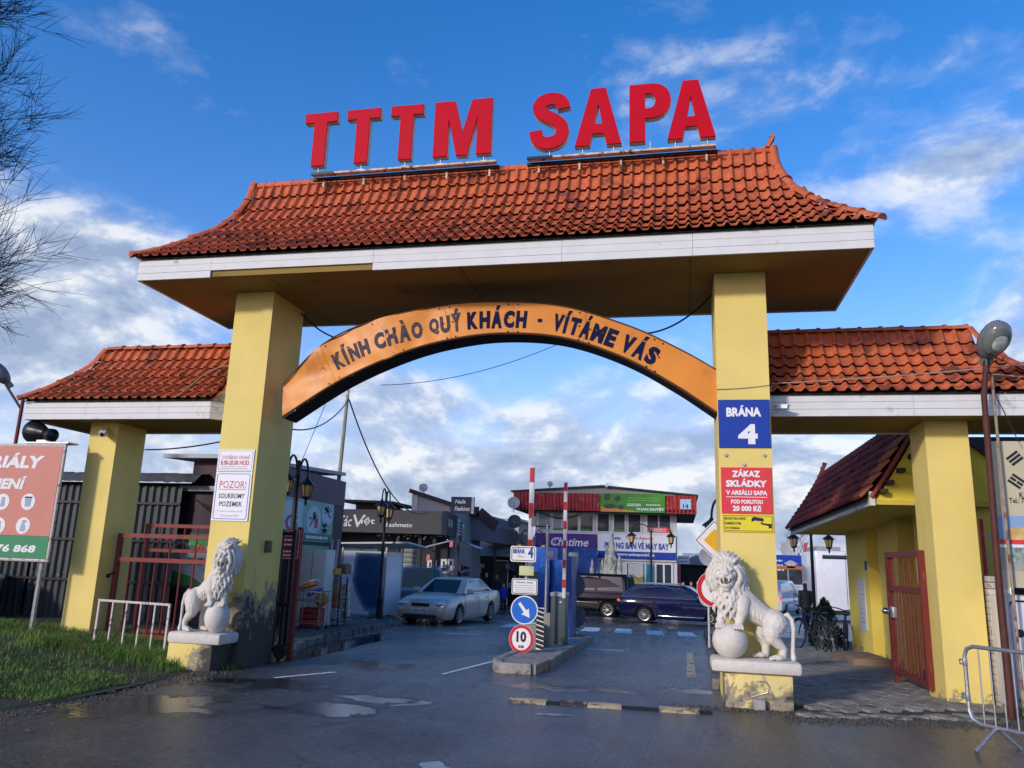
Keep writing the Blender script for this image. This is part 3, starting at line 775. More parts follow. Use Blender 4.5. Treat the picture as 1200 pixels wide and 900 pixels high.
# --- right side gate
RG = thing('side_gate', 'lower yellow side gate with small tiled roof over the paved walkway', 'gate', (3.0, 12, 0))
q = MB(); q.box(3.38, 3.93, 11.79, 12.53, -.3, 3.73); q.build('pillar', YEL_W, RG)
WX1 = 5.05
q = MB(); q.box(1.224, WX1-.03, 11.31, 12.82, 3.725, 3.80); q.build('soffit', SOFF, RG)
q = MB(); q.box(1.23, WX1-.12, 11.4, 12.7, 3.802, 3.99); q.build('roof_deck', MATS['dark_timber'], RG)
fascia(RG, [(1.224, 11.28), (WX1, 11.28), (WX1, 12.85), (1.224, 12.85)], 3.70, 4.0, (1.9,), 3)
tiled_roof(RG, 1.225, WX1+.05, 1.225, 4.12, 11.22, 12.07, 12.9, 4.01, 5.10, .62, 6, .185, TILE, 300, hipL=False, seed=4)
# --- left side gate
LG = thing('side_gate', 'lower yellow side gate with small tiled roof beside the grass bank', 'gate', (-9, 12, 0))
q = MB(); q.box(-10.015, -9.47, 11.79, 12.53, -.3, 3.73); q.build('pillar', YEL_W, LG)
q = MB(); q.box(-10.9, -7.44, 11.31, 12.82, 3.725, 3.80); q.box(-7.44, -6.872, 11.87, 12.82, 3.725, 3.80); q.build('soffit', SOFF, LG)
q = MB(); q.box(-10.8, -6.9, 11.9, 12.7, 3.802, 3.99); q.box(-10.8, -7.5, 11.4, 11.9, 3.802, 3.988); q.build('roof_deck', MATS['dark_timber'], LG)
fascia(LG, [(-6.88, 12.85), (-10.94, 12.85), (-10.94, 11.28), (-7.41, 11.28), (-6.875, 11.80)], 3.70, 4.0, (1.2, 2.6), 3)
tiled_roof(LG, -10.99, -7.38, -10.12, -7.38, 11.22, 12.07, 12.9, 4.01, 5.10, .62, 6, .185, TILE, 300, hipR=False, seed=6)
# return of the roof between the eave end and the main pillar
q = MB()
PF = profile(11.22, 12.07, 4.01, 5.10, .62, 12)
for k in range(12):
    y0, z0, u0 = PF[k]; y1, z1, u1 = PF[k+1]
    q.add([(-7.38,y0,z0),(-7.38+.5*(1-u0),y0,z0),(-7.38+.5*(1-u1),y1,z1),(-7.38,y1,z1)], [(0,1,2,3)])
q.build('valley_panel', TILE, LG)
q = MB(); q.add([(-7.40,11.26,4.0),(-6.875,11.79,4.0),(-6.875,11.79,4.75),(-6.95,11.72,4.62)], [(0,1,2,3)]); q.build('valley_board', mat('grey_board', (.36,.33,.27), .8, nz=(8,.3)), LG)
# ---------------------------------------------------------------- roof letters
RED = mat('red_letter_face', (.50, .004, .018), .55, nz=(2.5, .08), bump=(2.2, .25), spec=.08)
CREAM = mat('letter_side', (.62, .56, .46), .6, nz=(10, .2))
STEEL = mat('galvanised_steel', (.42, .43, .44), .42, .7, nz=(12, .2))
RUST = mat('old_rail_paint', (.55, .47, .34), .7, nz=(10, .3), dirt=((.10,.06,.04), 8, .55))
BLACKM = mat('black_metal', (.015, .015, .017), .45, .2, nz=(10, .2))
def T_(w=.58):
    s_ = .23; return [(0,.82),(0,1),(w,1),(w,.82),((w+s_)/2,.82),((w+s_)/2,0),((w-s_)/2,0),((w-s_)/2,.82)], None
def M_(w=.94):
    return [(0,0),(0,1),(.33,1),(.47,.42),(.61,1),(w,1),(w,0),(w-.235,0),(w-.235,.70),(w-.38,0),(w-.56,0),(.235,.70),(.235,0)], None
def A_(w=.74):
    return [(0,0),(.25,1),(.49,1),(w,0),(w-.235,0),(.462,.20),(.278,.20),(.235,0)], [(.31,.37),(.43,.37),(.37,.73)]
def P_L(w=.62):
    o = [(0,0),(0,1)]; o += [(.36+.26*sin(t*pi/10), .70+.30*cos(t*pi/10)) for t in range(11)]; o += [(.235,.40),(.235,0)]
    i = [(.235,.57)]+[(.30+.09*sin(t*pi/6), .70-.13*cos(t*pi/6)) for t in range(7)]+[(.235,.83)]
    return o, i
def S_():
    c = [];  # centreline of an S drawn with a broad stroke
    ctr = [(.56,.70),(.545,.79),(.46,.875),(.33,.895),(.20,.86),(.135,.76),(.17,.65),(.30,.57),(.42,.50),(.53,.40),(.55,.26),(.48,.14),(.34,.095),(.20,.115),(.115,.20),(.10,.33)]
    # smooth
    for _ in range(2):
        n = [ctr[0]]
        for a, b_ in zip(ctr[:-1], ctr[1:]): n += [(a[0]*.75+b_[0]*.25, a[1]*.75+b_[1]*.25), (a[0]*.25+b_[0]*.75, a[1]*.25+b_[1]*.75)]
        n.append(ctr[-1]); ctr = n
    Lf = []; Rt = []
    for k, p in enumerate(ctr):
        a = ctr[max(0,k-1)]; b_ = ctr[min(len(ctr)-1,k+1)]; d = Vector((b_[0]-a[0], b_[1]-a[1])).normalized(); h = .105
        Lf.append((p[0]-d.y*h, p[1]+d.x*h)); Rt.append((p[0]+d.y*h, p[1]-d.x*h))
    return Lf, Rt
def letter(parent, kind, x, z, w, h, y=11.0, depth=.13, tilt=0):
    """box letter: red face, cream sides"""
    def emit(polyface, sides):
        sc = lambda p: (x+p[0]*w/(.665 if kind == 'S' else 1), z+p[1]*h)
        fb = MB(); sb = MB()
        polyface(fb, sc); sides(sb, sc); f = fb.build('letter', RED, parent, label=f'red letter {kind}'); s_ = sb.build('letter_side', CREAM, f); return f
    if kind == 'S':
        Lf, Rt = S_()
        def pf(b, sc):
            for k in range(len(Lf)-1):
                v = [sc(Lf[k]), sc(Lf[k+1]), sc(Rt[k+1]), sc(Rt[k])]; b.add([(a, y, c) for a, c in v], [(0,3,2,1)])
            ring = Lf+Rt[::-1]; ring = [sc(p) for p in ring]; n = len(ring)
            b.add([(a, y, c) for a, c in ring]+[(a, y+.03, c) for a, c in ring], [(i, (i+1) % n, n+(i+1) % n, n+i) for i in range(n)])
        def sd_(b, sc):
            ring = [sc(p) for p in Lf+Rt[::-1]]; n = len(ring)
            b.add([(a, y+.03, c) for a, c in ring]+[(a, y+depth, c) for a, c in ring], [(i, (i+1) % n, n+(i+1) % n, n+i) for i in range(n)])
            for k in range(len(Lf)-1):
                v = [sc(Lf[k]), sc(Lf[k+1]), sc(Rt[k+1]), sc(Rt[k])]; b.add([(a, y+depth, c) for a, c in v], [(0,1,2,3)])
        return emit(pf, sd_)
    out, hole = {'T': T_, 'M': M_, 'A': A_, 'P': P_L}[kind]()
    mx = max(p[0] for p in out); out = [(a/mx, c) for a, c in out]; hole = [(a/mx, c) for a, c in hole] if hole else None
    def filled(b, sc, yy, flip):
        bm = bmesh.new()
        loops = [out]+([hole] if hole else []); es = []
        for lp in loops:
            vs = [bm.verts.new((sc(p)[0], yy, sc(p)[1])) for p in lp]
            es += [bm.edges.new((vs[i], vs[(i+1) % len(vs)])) for i in range(len(vs))]
        bmesh.ops.triangle_fill(bm, use_beauty=True, use_dissolve=False, edges=es)
        for f in bm.faces:
            f.normal_update()
            if (f.normal.y > 0) != flip: f.normal_flip()
        b.bm(bm)
    def wall(b, sc, y0, y1):
        for lp in [out]+([hole] if hole else []):
            n = len(lp); v = [sc(p) for p in lp]
            b.add([(a, y0, c) for a, c in v]+[(a, y1, c) for a, c in v], [(i, (i+1) % n, n+(i+1) % n, n+i) for i in range(n)])
    return emit(lambda b, sc: (filled(b, sc, y, False), wall(b, sc, y, y+.03)), lambda b, sc: (wall(b, sc, y+.03, y+depth), filled(b, sc, y+depth, True)))
def roof_sign(label, specs, x0, x1, cat='sign'):
    t = thing('roof_sign', label, cat, ((x0+x1)/2, 11.1, 7.75), group='red letter signs on the gate roof')
    for kind, xa, xb in specs:
        letter(t, kind, xa, 7.91, xb-xa, .975)
        q = MB()
        for xx in ([xa+(xb-xa)*.5] if kind in 'TSP' else [xa+.12, xb-.12]): q.cyl((xx, 11.07, 7.80), (xx, 11.07, 7.93), .012); q.box(xx-.05, xx+.05, 11.03, 11.11, 7.795, 7.807)
        q.build('mounting_stud', STEEL, t)
    q = MB(); q.box(x0, x1, 11.02, 11.12, 7.765, 7.795); q.build('rail', RUST, t)
    q = MB(); q.box(x0-.02, x1+.03, 11.13, 11.20, 7.72, 7.76); q.box(x0, x0+.4, 11.0, 11.02, 7.745, 7.79); q.build('rear_rail', BLACKM, t)
    q = MB()
    for k in range(5):
        xx = x0+.15+(x1-x0-.3)*k/4; q = MB(); q.box(xx, xx+.03, 11.16, 11.19, 7.6, 7.72); q.build('rail_leg', RUST, t)
    return t
roof_sign('red sign letters TTTM standing in a row on the left half of the gate roof', [('T', -6.09, -5.51), ('T', -5.33, -4.75), ('T', -4.56, -4.0), ('M', -3.80, -2.84)], -5.9, -2.75)
roof_sign('red sign letters SAPA standing in a row on the right half of the gate roof', [('S', -2.22, -1.58), ('A', -1.50, -.78), ('P', -.66, -.03), ('A', -.09, .62)], -2.25, .62)
# ---------------------------------------------------------------- welcome arch
def arch_pts():
    T = [(-5.97,4.14),(-5.32,4.80),(-4.51,5.15),(-3.43,5.35),(-2.51,5.375),(-1.61,5.27),(-.62,4.93),(.09,4.56),(.535,4.28)]
    B_ = [(-5.90,3.63),(-4.99,4.20),(-4.06,4.60),(-3.27,4.80),(-2.49,4.87),(-1.60,4.78),(-.74,4.47),(-.03,4.06),(.535,3.66)]
    return T, B_
def cat_(P, t):
    n = len(P)-1; s_ = t*n; i = min(n-1, int(s_)); f = s_-i
    p0 = Vector(P[max(0,i-1)]); p1 = Vector(P[i]); p2 = Vector(P[i+1]); p3 = Vector(P[min(n,i+2)])
    return .5*((2*p1)+(p2-p0)*f+(2*p0-5*p1+4*p2-p3)*f*f+(3*p1-p0-3*p2+p3)*f**3)
AT, AB = arch_pts(); NA = 96
topc = [cat_(AT, i/NA) for i in range(NA+1)]; botc = [cat_(AB, i/NA) for i in range(NA+1)]
arc = thing('welcome_arch', 'curved orange welcome banner sign arching between the two main pillars', 'sign', (-2.7, 11.0, 3.7))
def orange(name, warp):
    m = mat(name, (.66, .24, .030), .38, nz=(1.2, .10), dirt=((.52, .17, .03), 2.0, .60), spec=.22); return m
ORG = orange('orange_sheet', 0); YA = 10.87
def dent(x, z):
    f_ = max(0, min(1, (-2.9-x)/.8)); return (.006+.044*f_)*mn.noise(Vector((x*1.3, z*2.2, 1)))+.020*f_*mn.noise(Vector((x*4, z*5, 4)))
cuts = [0, 11, 24, 36, 50, 64, 78, 97]
joint = mat('arch_joint', (.25,.10,.03), .7)
for k in range(len(cuts)-1):
    a, c = cuts[k], min(NA, cuts[k+1]); q = MB(); vs = []; nj = 8
    for i in range(a, c+1):
        for j in range(nj+1):
            p = botc[i].lerp(topc[i], j/nj)
            wv = dent(p.x, p.y)
            vs.append((p.x+(.004 if i == a and k else 0), YA+wv+(.002 if k % 2 else 0), p.y))
    m_ = nj+1; n = c-a
    q.add(vs, [(i*m_+j, (i+1)*m_+j, (i+1)*m_+j+1, i*m_+j+1) for i in range(n) for j in range(nj)], True)
    q.build('orange_panel', ORG, arc)
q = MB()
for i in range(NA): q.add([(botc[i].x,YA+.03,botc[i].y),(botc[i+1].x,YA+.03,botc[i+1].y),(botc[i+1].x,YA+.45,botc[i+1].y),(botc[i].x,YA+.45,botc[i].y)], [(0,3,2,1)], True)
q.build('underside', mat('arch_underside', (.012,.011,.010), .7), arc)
q = MB()
for i in range(NA): q.add([(topc[i].x,YA+.03,topc[i].y),(topc[i+1].x,YA+.03,topc[i+1].y),(topc[i+1].x,YA+.45,topc[i+1].y),(topc[i].x,YA+.45,topc[i].y)], [(0,1,2,3)], True)
q.build('top_skin', ORG, arc)
q = MB()
for i in range(NA): q.add([(botc[i].x,YA+.452,botc[i].y),(botc[i+1].x,YA+.452,botc[i+1].y),(topc[i+1].x,YA+.452,topc[i+1].y),(topc[i].x,YA+.452,topc[i].y)], [(0,3,2,1)], True)
q.build('rear_skin', ORG, arc)
q = MB(); q.add([(botc[0].x-.12,YA+.3,botc[0].y+.08),(botc[0].x,YA,botc[0].y),(topc[0].x,YA,topc[0].y),(topc[0].x-.14,YA+.3,topc[0].y+.02)], [(0,1,2,3)]); q.build('end_plate', mat('orange_end', (.45,.15,.035), .5), arc)
q = MB(); pts = [(p.x, YA-.008, p.y+.012) for p in botc]; q.tube(pts, .018, 5); q.tube([(p.x, YA+.0, p.y) for p in topc], .012, 5); q.build('edge_trim', mat('edge_trim', (.10,.04,.015), .6), arc)
q = MB()
for k in range(1, len(cuts)-1):
    i = cuts[k]
    for j in (.08, .5, .92):
        for s_ in (-1, 1):
            p = botc[min(NA,i+s_)].lerp(topc[min(NA,i+s_)], j); q.ball((p.x, YA-.012, p.y), .012, seg=6, rings=4)
q.build('rivet', BLACKM, arc)
NAVY = mat('navy_lettering', (.007, .009, .045), .7, nz=(14, .3), spec=.1); FADE = mat('faded_navy_lettering', (.055, .045, .065), .7, nz=(16, .5), dirt=((.40,.20,.09), 11, .62))
mid_c = [(botc[i]+topc[i])/2 for i in range(NA+1)]; cl = [0]
for i in range(NA): cl.append(cl[-1]+(mid_c[i+1]-mid_c[i]).length)
def arcbend(x, y, d):
    s_ = min(max(x, 0), cl[-1]-1e-4); i = max(j for j in range(NA) if cl[j] <= s_); f = (s_-cl[i])/(cl[i+1]-cl[i])
    p = mid_c[i].lerp(mid_c[i+1], f); t = (mid_c[min(NA,i+2)]-mid_c[max(0,i-1)]).normalized(); nn = Vector((-t.y, t.x))
    q_ = p+nn*y; return Vector((q_.x, YA-.004-d+dent(q_.x, q_.y), q_.y))
def arcpos(px, py):
    P = spot(px, py, Y=YA); v = Vector((P.x, P.z)); i = min(range(NA+1), key=lambda j: (mid_c[j]-v).length); return cl[i]
for body, p0, p1, h, m_ in (('KÍNH', (384,420), (433,397), .30, FADE), ('CHÀO', (437,398), (493,380), .31, FADE), ('QUÝ', (500,380), (543,370), .31, FADE), ('KHÁCH', (549,372), (620,372), .31, NAVY), ('–', (629,378), (637,378), .05, NAVY), ('VÍTÁME', (648,378), (726,398), .31, NAVY), ('VÁS', (732,400), (773,412), .31, NAVY)):
    s0, s1 = arcpos(*p0), arcpos(*p1); n = len(body); tw = s1-s0
    wts = {'Í': .5, 'I': .45, 'M': 1.3, '–': 1}; ws = [wts.get(c, 1) for c in body]; S_w = sum(ws); x = s0
    for c, w_ in zip(body, ws):
        cw = tw*w_/S_w; acc = c in 'ÍÀÝÁ'; hh = h*.86*(1.33 if acc else 1) if body != '–' else h
        text(F((0,0,0)), c, x+cw/2, (.0 if not acc else .037)-.02, cw*.86, hh, m_, arc, d=.004, bold=.058, name='letter', bend=arcbend, res=3); x += cw
# --- lion plinths
def plinth(x0, x1, label, m, left):
    t = thing('plinth', label, 'plinth', ((x0+x1)/2, 10.55, 0), group='yellow plinths under the lions')
    q = MB(); q.rbox(x0, x1, 10.30, 10.808, -.2, .40, .012); q.build('block', m, t)
    if not left:
        q = MB(); q.rbox(x0+.32, x0+.45, 10.20, 10.296, -.05, .13, .01); q.build('stone_chip', CONCRETE, t)
        q = MB(); q.tube([(x0+.36,10.285,.32),(x0+.46,10.27,.33),(x0+.50,10.27,.27),(x0+.48,10.275,.20),(x0+.38,10.28,.17),(x0+.30,10.285,.14)], .006, 5); q.build('wire', STEEL, t)
    return t
plinth(.52, 1.30, 'low peeling yellow plinth at the foot of the right main pillar', YEL_P, False)
plinth(-6.98, -6.30, 'low peeling yellow plinth with black rot, in the grass before the left main pillar', stained('yellow_plinth_rotten', .75, .28, gx=(-6.62, .9)), True)
# ================================================================ stone lions
STONE = mat('white_stone', (.62, .585, .50), .7, nz=(7, .10), bump=(60, .25), dirt=((.56, .53, .45), 9, .58), spec=.2)
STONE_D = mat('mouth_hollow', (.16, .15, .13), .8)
def lion_mesh():
    q = MB(); rd = random.Random(5)
    T = lambda pts, rs: q.tube(pts, rs, 12)
    def J(pts, rs):
        q.tube(pts, rs, 12)
        for p, r in zip(pts, rs): q.ball(p, r, seg=12, rings=8)
    J([(.28,.02,.74), (.36,.02,.66), (.50,.02,.57), (.64,.02,.49), (.75,.02,.44)], [.19,.19,.155,.128,.150])
    q.ball((.33,.0,.55), .13, .14, .15)
    # shoulders and front legs, paws on the ball
    J([(.37,-.11,.66), (.36,-.15,.55), (.335,-.165,.46), (.32,-.175,.405)], [.105,.078,.056,.05])
    J([(.19,-.03,.64), (.145,-.07,.54), (.12,-.09,.46), (.11,-.10,.405)], [.10,.075,.056,.05])
    for px, py in ((.305,-.205), (.10,-.14)):
        q.ball((px, py+.01, .385), .062, .06, .036)
        for i, a in enumerate((-.042,-.014,.016,.044)): J([(px+a, py-.02, .385), (px+a*1.15, py-.055-(.008 if i in (1,2) else 0), .362)], [.021,.019])
        for i, a in enumerate((-.045,-.015,.018,.048)): q.cyl((px+a*1.15, py-.066, .36), (px+a*1.2, py-.087, .335), .009, .002, 6)
    # haunches and hind legs
    J([(.76,-.06,.42), (.71,-.11,.33), (.70,-.13,.26)], [.145,.125,.085])
    J([(.70,-.13,.27), (.78,-.12,.19), (.835,-.11,.13), (.82,-.12,.05)], [.088,.062,.047,.045])
    J([(.66,.12,.36), (.60,.13,.26), (.655,.13,.16), (.65,.12,.05)], [.12,.085,.058,.045])
    for px, py in ((.76,-.15), (.585,.10)):
        q.ball((px, py, .036), .075, .056, .036)
        for a in (-.04,-.013,.015,.042): J([(px-.04, py+a, .034), (px-.082, py+a*1.15, .022)], [.02,.018])
    # ribs and belly folds
    for i in range(5):
        x = .46+i*.045; q.tube([(x-.02,-.128+i*.006,.64-i*.022), (x,-.142+i*.008,.56-i*.02), (x+.015,-.122+i*.008,.47-i*.012)], [.004,.007,.003], 6)
    # tail
    J([(.86,.03,.50), (.91,.0,.53), (.955,-.03,.47), (.965,-.05,.36), (.955,-.06,.22), (.945,-.07,.10), (.95,-.08,.03)], [.034,.030,.028,.026,.024,.026,.034])
    # neck and mane mass
    q.ball((.21,.04,1.00), .215, .17, .235); q.ball((.24,.02,.84), .215, .19, .22); q.ball((.25,-.03,.71), .17, .15, .14); q.ball((.22,-.085,.68), .15, .10, .15); q.ball((.22,-.09,.80), .17, .10, .13)
    # head
    q.ball((.185,-.08,1.03), .145, .13, .15); q.ball((.18,-.19,.985), .085, .085, .065)
    hc = Vector((.18,-.10,1.0))
    for s_ in (-1, 1):
        q.ball((.18+s_*.043,-.235,.965), .050, .052, .040)         # whisker pads
        q.ball((.18+s_*.062,-.195,1.058), .042, .030, .020, rot=Matrix.Rotation(s_*.45, 3, 'Y'))   # brows
        q.ball((.18+s_*.058,-.185,1.030), .020, .018, .014)        # eyes
        q.ball((.18+s_*.088,-.15,.985), .040, .045, .05)           # cheeks
        q.ball((.18+s_*.125,-.05,1.145), .040, .022, .040)         # ears
        q.tube([(.18+s_*.02,-.245,.995), (.18+s_*.045,-.222,1.025), (.18+s_*.07,-.19,1.075)], [.012,.014,.010], 6)
        J([(.18+s_*.034,-.262,.935), (.18+s_*.032,-.268,.897)], [.013,.006])      # upper fangs
        J([(.18+s_*.030,-.245,.86), (.18+s_*.030,-.252,.89)], [.011,.005])
        J([(.18+s_*.072,-.20,.945), (.18+s_*.075,-.19,.90), (.18+s_*.055,-.20,.855)], [.022,.018,.018])   # mouth corners
    J([(.18,-.165,1.075), (.18,-.225,1.035), (.18,-.262,1.000)], [.030,.028,.030])  # nose bridge
    q.ball((.18,-.278,.996), .036, .018, .022)
    q.ball((.18,-.215,.848), .062, .050, .028); q.ball((.18,-.20,.815), .05, .045, .04)
    q.tube([(.14,-.245,.865),(.18,-.262,.862),(.22,-.245,.865)], [.012,.013,.012], 6)
    # forehead creases
    for a in (-.03, 0, .03): q.tube([(.18+a,-.20,1.075), (.18+a*1.4,-.185,1.13)], [.014,.008], 6)
    # mane locks: rows of curling tufts round the face and down the chest
    def lock(p, d, side, L, r):
        p = Vector(p); d = Vector(d).normalized(); pts = []; rs = []
        for k in range(6):
            t = k/5; pts.append(p+d*L*t+Vector(side)*L*.22*sin(t*pi*1.3)); rs.append(max(.004, r*(.75+.6*sin(pi*min(1, t*1.15)))*(1-t**3*.8)))
        q.tube(pts, rs, 7)
    for ring, (r0, yy, L, n) in enumerate(((.145,-.145,.11,26), (.185,-.085,.12,30), (.215,-.01,.12,30), (.22,.07,.11,26))):
        for k in range(n):
            a = 2*pi*(k+.5*(ring % 2))/n+rd.uniform(-.04,.04); ca_, sa_ = cos(a), sin(a)
            if sa_ < -.75 and ring < 2: continue
            z0 = 1.0+r0*1.02*sa_; x0 = .195+r0*.98*ca_
            d = Vector((ca_*.42, .10+.16*ring, sa_*.38-.62*(sa_ < .75)-.1))
            lock((x0*.97+.006, yy-.012, z0*.985+.015), d, (sa_*.6*(-1 if ca_ > 0 else 1), -.15, ca_*.25), L*rd.uniform(.85, 1.15), .024)
    for row in range(6):
        zz = .88-row*.062; n = 13-row; hw = .20-row*.012; yb = -.17-.012*min(row, 3)+.012*max(0, row-3)
        for k in range(n):
            u = -1+2*(k+.5*(row % 2))/(n-1); x0 = .215+hw*u
            if row == 0 and abs(u) < .45: continue
            lock((x0, yb+.15*u*u, zz), (u*.25, -.16+.1*u*u, -1), (rd.choice((-1,1))*.6, -.1, 0), rd.uniform(.11,.15), .021)
    for row in range(5):      # side of the neck
        for k in range(6): lock((.36+.012*k-.015*row,-.10+.035*k,.98-row*.075), (.45,-.1,-.8), (.3,-.2,.1), .12, .021)
    me = q.mesh('lion', STONE)
    out = baked(me, [('REMESH', dict(mode='VOXEL', voxel_size=.0066, adaptivity=0, use_smooth_shade=True)), ('SMOOTH', dict(factor=.4, iterations=1))])
    out.name = 'lion_body'; out.materials.clear(); out.materials.append(STONE)
    return out
def slab_mb(z=.15):
    q = MB(); q.rbox(-.02, 1.02, -.30, .285, -z, 0, .045); return q
def make_lion(label):
    t = thing('stone_lion', label, 'statue', (.385, 10.52, .555), 0, 'white stone lion statues guarding the gate', world=False)
    linkmesh('lion_body', LION, t)
    q = MB(); q.ball((.215,-.085,.20), .212, seg=32, rings=20); q.build('ball', STONE, t)
    slab_mb().build('base_slab', STONE, t)
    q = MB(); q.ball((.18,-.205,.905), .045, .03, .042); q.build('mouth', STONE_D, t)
    return t
LION = lion_mesh()
lr_ = make_lion('white stone lion with paws on a ball, facing left before the right main pillar')
ll_ = dup(lr_, (-6.20, 10.53, .50), 0, 'white stone lion with paws on a ball, tail side left, on the grassy plinth')
ll_.scale = (-.78, .88, 1.03)
# ================================================================ signs on the pillars
WHITE = mat('sign_white', (.74, .75, .75), .45, nz=(4, .04)); BLUE = mat('sign_blue', (.008, .045, .30), .4, nz=(4, .06)); REDS = mat('sign_red', (.66, .045, .055), .45, nz=(3, .06))
YELS = mat('sign_yellow', (.72, .60, .03), .45, nz=(4, .06)); INK = mat('ink', (.02, .02, .025), .5); RINK = mat('red_ink', (.50, .06, .08), .5); GINK = mat('grey_ink', (.42, .43, .45), .6); BINK = mat('blue_ink', (.02, .08, .32), .5)
SILVER = mat('aluminium', (.55, .56, .58), .4, .6, nz=(10, .1)); WOODP = mat('board_back', (.30, .28, .25), .8)
fr = F((0, 10.806, 0))
t = thing('gate_number_sign', 'blue square sign BRÁNA 4 on the right main pillar', 'sign', (.87, 10.80, 3.18))
plate(fr, .545, 1.208, 3.19, 3.84, 'plate', BLUE, t, th=.02, d=.018)
text(fr, 'BRÁNA', .875, 3.685, .45, .155, WHITE, t, d=.021, bold=.05); text(fr, '4', .92, 3.37, .25, .27, WHITE, t, d=.021, bold=.055)
t = thing('dumping_ban_sign', 'red sign ZÁKAZ SKLÁDKY on the right main pillar under the blue one', 'sign', (.87, 10.80, 2.3))
plate(fr, .56, 1.20, 2.325, 2.925, 'plate', REDS, t, th=.015, d=.016)
for s_, y, w_, h_, b_ in (('ZÁKAZ', 2.85, .36, .105, .05), ('SKLÁDKY', 2.722, .52, .11, .05), ('V AREÁLU SAPA', 2.60, .52, .075, .04), ('POD POKUTOU', 2.475, .40, .055, .045), ('20 000 Kč', 2.39, .36, .078, .05)):
    text(fr, s_, .88, y, w_, h_, WHITE, t, d=.019, bold=b_)
q = MB(); q.box(.62, 1.14, 10.784, 10.787, 2.532, 2.54); q.build('line', WHITE, t)
t = thing('camera_notice', 'yellow camera surveillance notice lowest on the right main pillar', 'sign', (.87, 10.80, 2.1))
plate(fr, .565, 1.205, 2.085, 2.31, 'plate', YELS, t, th=.012, d=.013)
for k, s_ in enumerate(('MONITOROVÁNO', 'KAMEROVÝM', 'SYSTÉMEM')): text(fr, s_, .60+(.26, .19, .17)[k]/2, 2.26-k*.062, (.27, .20, .18)[k], .035+.01*(k < 2), INK, t, d=.0155, bold=.025)
q = MB()
q.prism([(.93,2.26),(.96,2.285),(1.08,2.265),(1.085,2.225),(.965,2.235),(.93,2.215)], fr.p(0,0,.0155), fr.r, fr.u, -fr.n, .002)
q.prism([(1.06,2.225),(1.04,2.20),(1.06,2.185),(1.14,2.17),(1.14,2.14),(1.18,2.14),(1.18,2.20),(1.14,2.195),(1.07,2.205)], fr.p(0,0,.0155), fr.r, fr.u, -fr.n, .002)
q.build('camera_drawing', INK, t)
q = MB()
for (x0, x1, z0, z1) in ((.58,1.19,2.292,2.297),(.58,1.19,2.098,2.103),(.58,.585,2.103,2.292),(1.185,1.19,2.103,2.292)): q.box(x0, x1, 10.789, 10.7915, z0, z1)
q.build('border', INK, t)
for x, z, w_ in ((.63, 3.09, 'upper left'), (1.12, 3.09, 'upper right'), (.86, 2.965, 'lowest')):
    q = MB(); q.cyl((x,10.80,z), (x,10.785,z), .022, n=10); tag(q.build('wall_bolt', STEEL), f'{w_} of three steel bolt heads between the blue and red pillar signs', 'bolt', 'bolt heads between the pillar signs')
# left pillar notices
t = thing('opening_hours_sign', 'white notice OTEVŘENO DENNĚ on the left main pillar, above the larger notice', 'sign', (-6.56, 10.8, 2.85))
plate(fr, -6.86, -6.26, 2.80, 3.13, 'plate', WHITE, t, th=.012, d=.013)
text(fr, 'OTEVŘENO DENNĚ', -6.56, 3.02, .47, .075, RINK, t, d=.015, bold=.0); text(fr, '8.00-20.00 HOD.', -6.56, 2.93, .49, .075, RINK, t, d=.015, bold=.03)
smallprint(fr, -6.82, -6.30, (2.87, 2.843), .009, GINK, t, seed=2, d=.016)
def rim(fr, x0, x1, y0, y1, w_, m, t, d=.016, name='border', rad=.03):
    o = []; 
    for s_ in (0, w_):
        P = []
        for cx, cy, a in ((x1-rad,y1-rad,0),(x0+rad,y1-rad,90),(x0+rad,y0+rad,180),(x1-rad,y0+rad,270)):
            for k in range(5): tt = radians(a+k*22.5); P.append((cx+(rad-s_)*cos(tt), cy+(rad-s_)*sin(tt)))
        o.append(P)
    q = MB(); n = len(o[0]); q.add([fr.p(x, y, d) for x, y in o[0]+o[1]], [(i, (i+1) % n, n+(i+1) % n, n+i) for i in range(n)]); return q.build(name, m, t)
rim(fr, -6.84, -6.28, 2.815, 3.115, .008, GINK, t)
t = thing('private_land_sign', 'white notice POZOR! SOUKROMY POZEMEK on the left main pillar', 'sign', (-6.56, 10.8, 2.03))
plate(fr, -6.86, -6.26, 2.06, 2.79, 'plate', WHITE, t, th=.012, d=.013); rim(fr, -6.835, -6.285, 2.085, 2.765, .008, BINK, t)
text(fr, 'POZOR!', -6.56, 2.60, .44, .11, RINK, t, d=.015, bold=.0); q = MB(); q.box(-6.79, -6.34, 10.789, 10.791, 2.525, 2.532); q.build('line', RINK, t)
text(fr, 'SOUKROMY', -6.56, 2.43, .43, .075, INK, t, d=.015, bold=.015); text(fr, 'POZEMEK', -6.56, 2.31, .38, .075, INK, t, d=.015, bold=.015)
text(fr, 'V tomto areálu platí', -6.57, 2.20, .42, .04, GINK, t, d=.015, bold=0); text(fr, '"Provozní řád"', -6.56, 2.14, .30, .04, GINK, t, d=.015, bold=0)
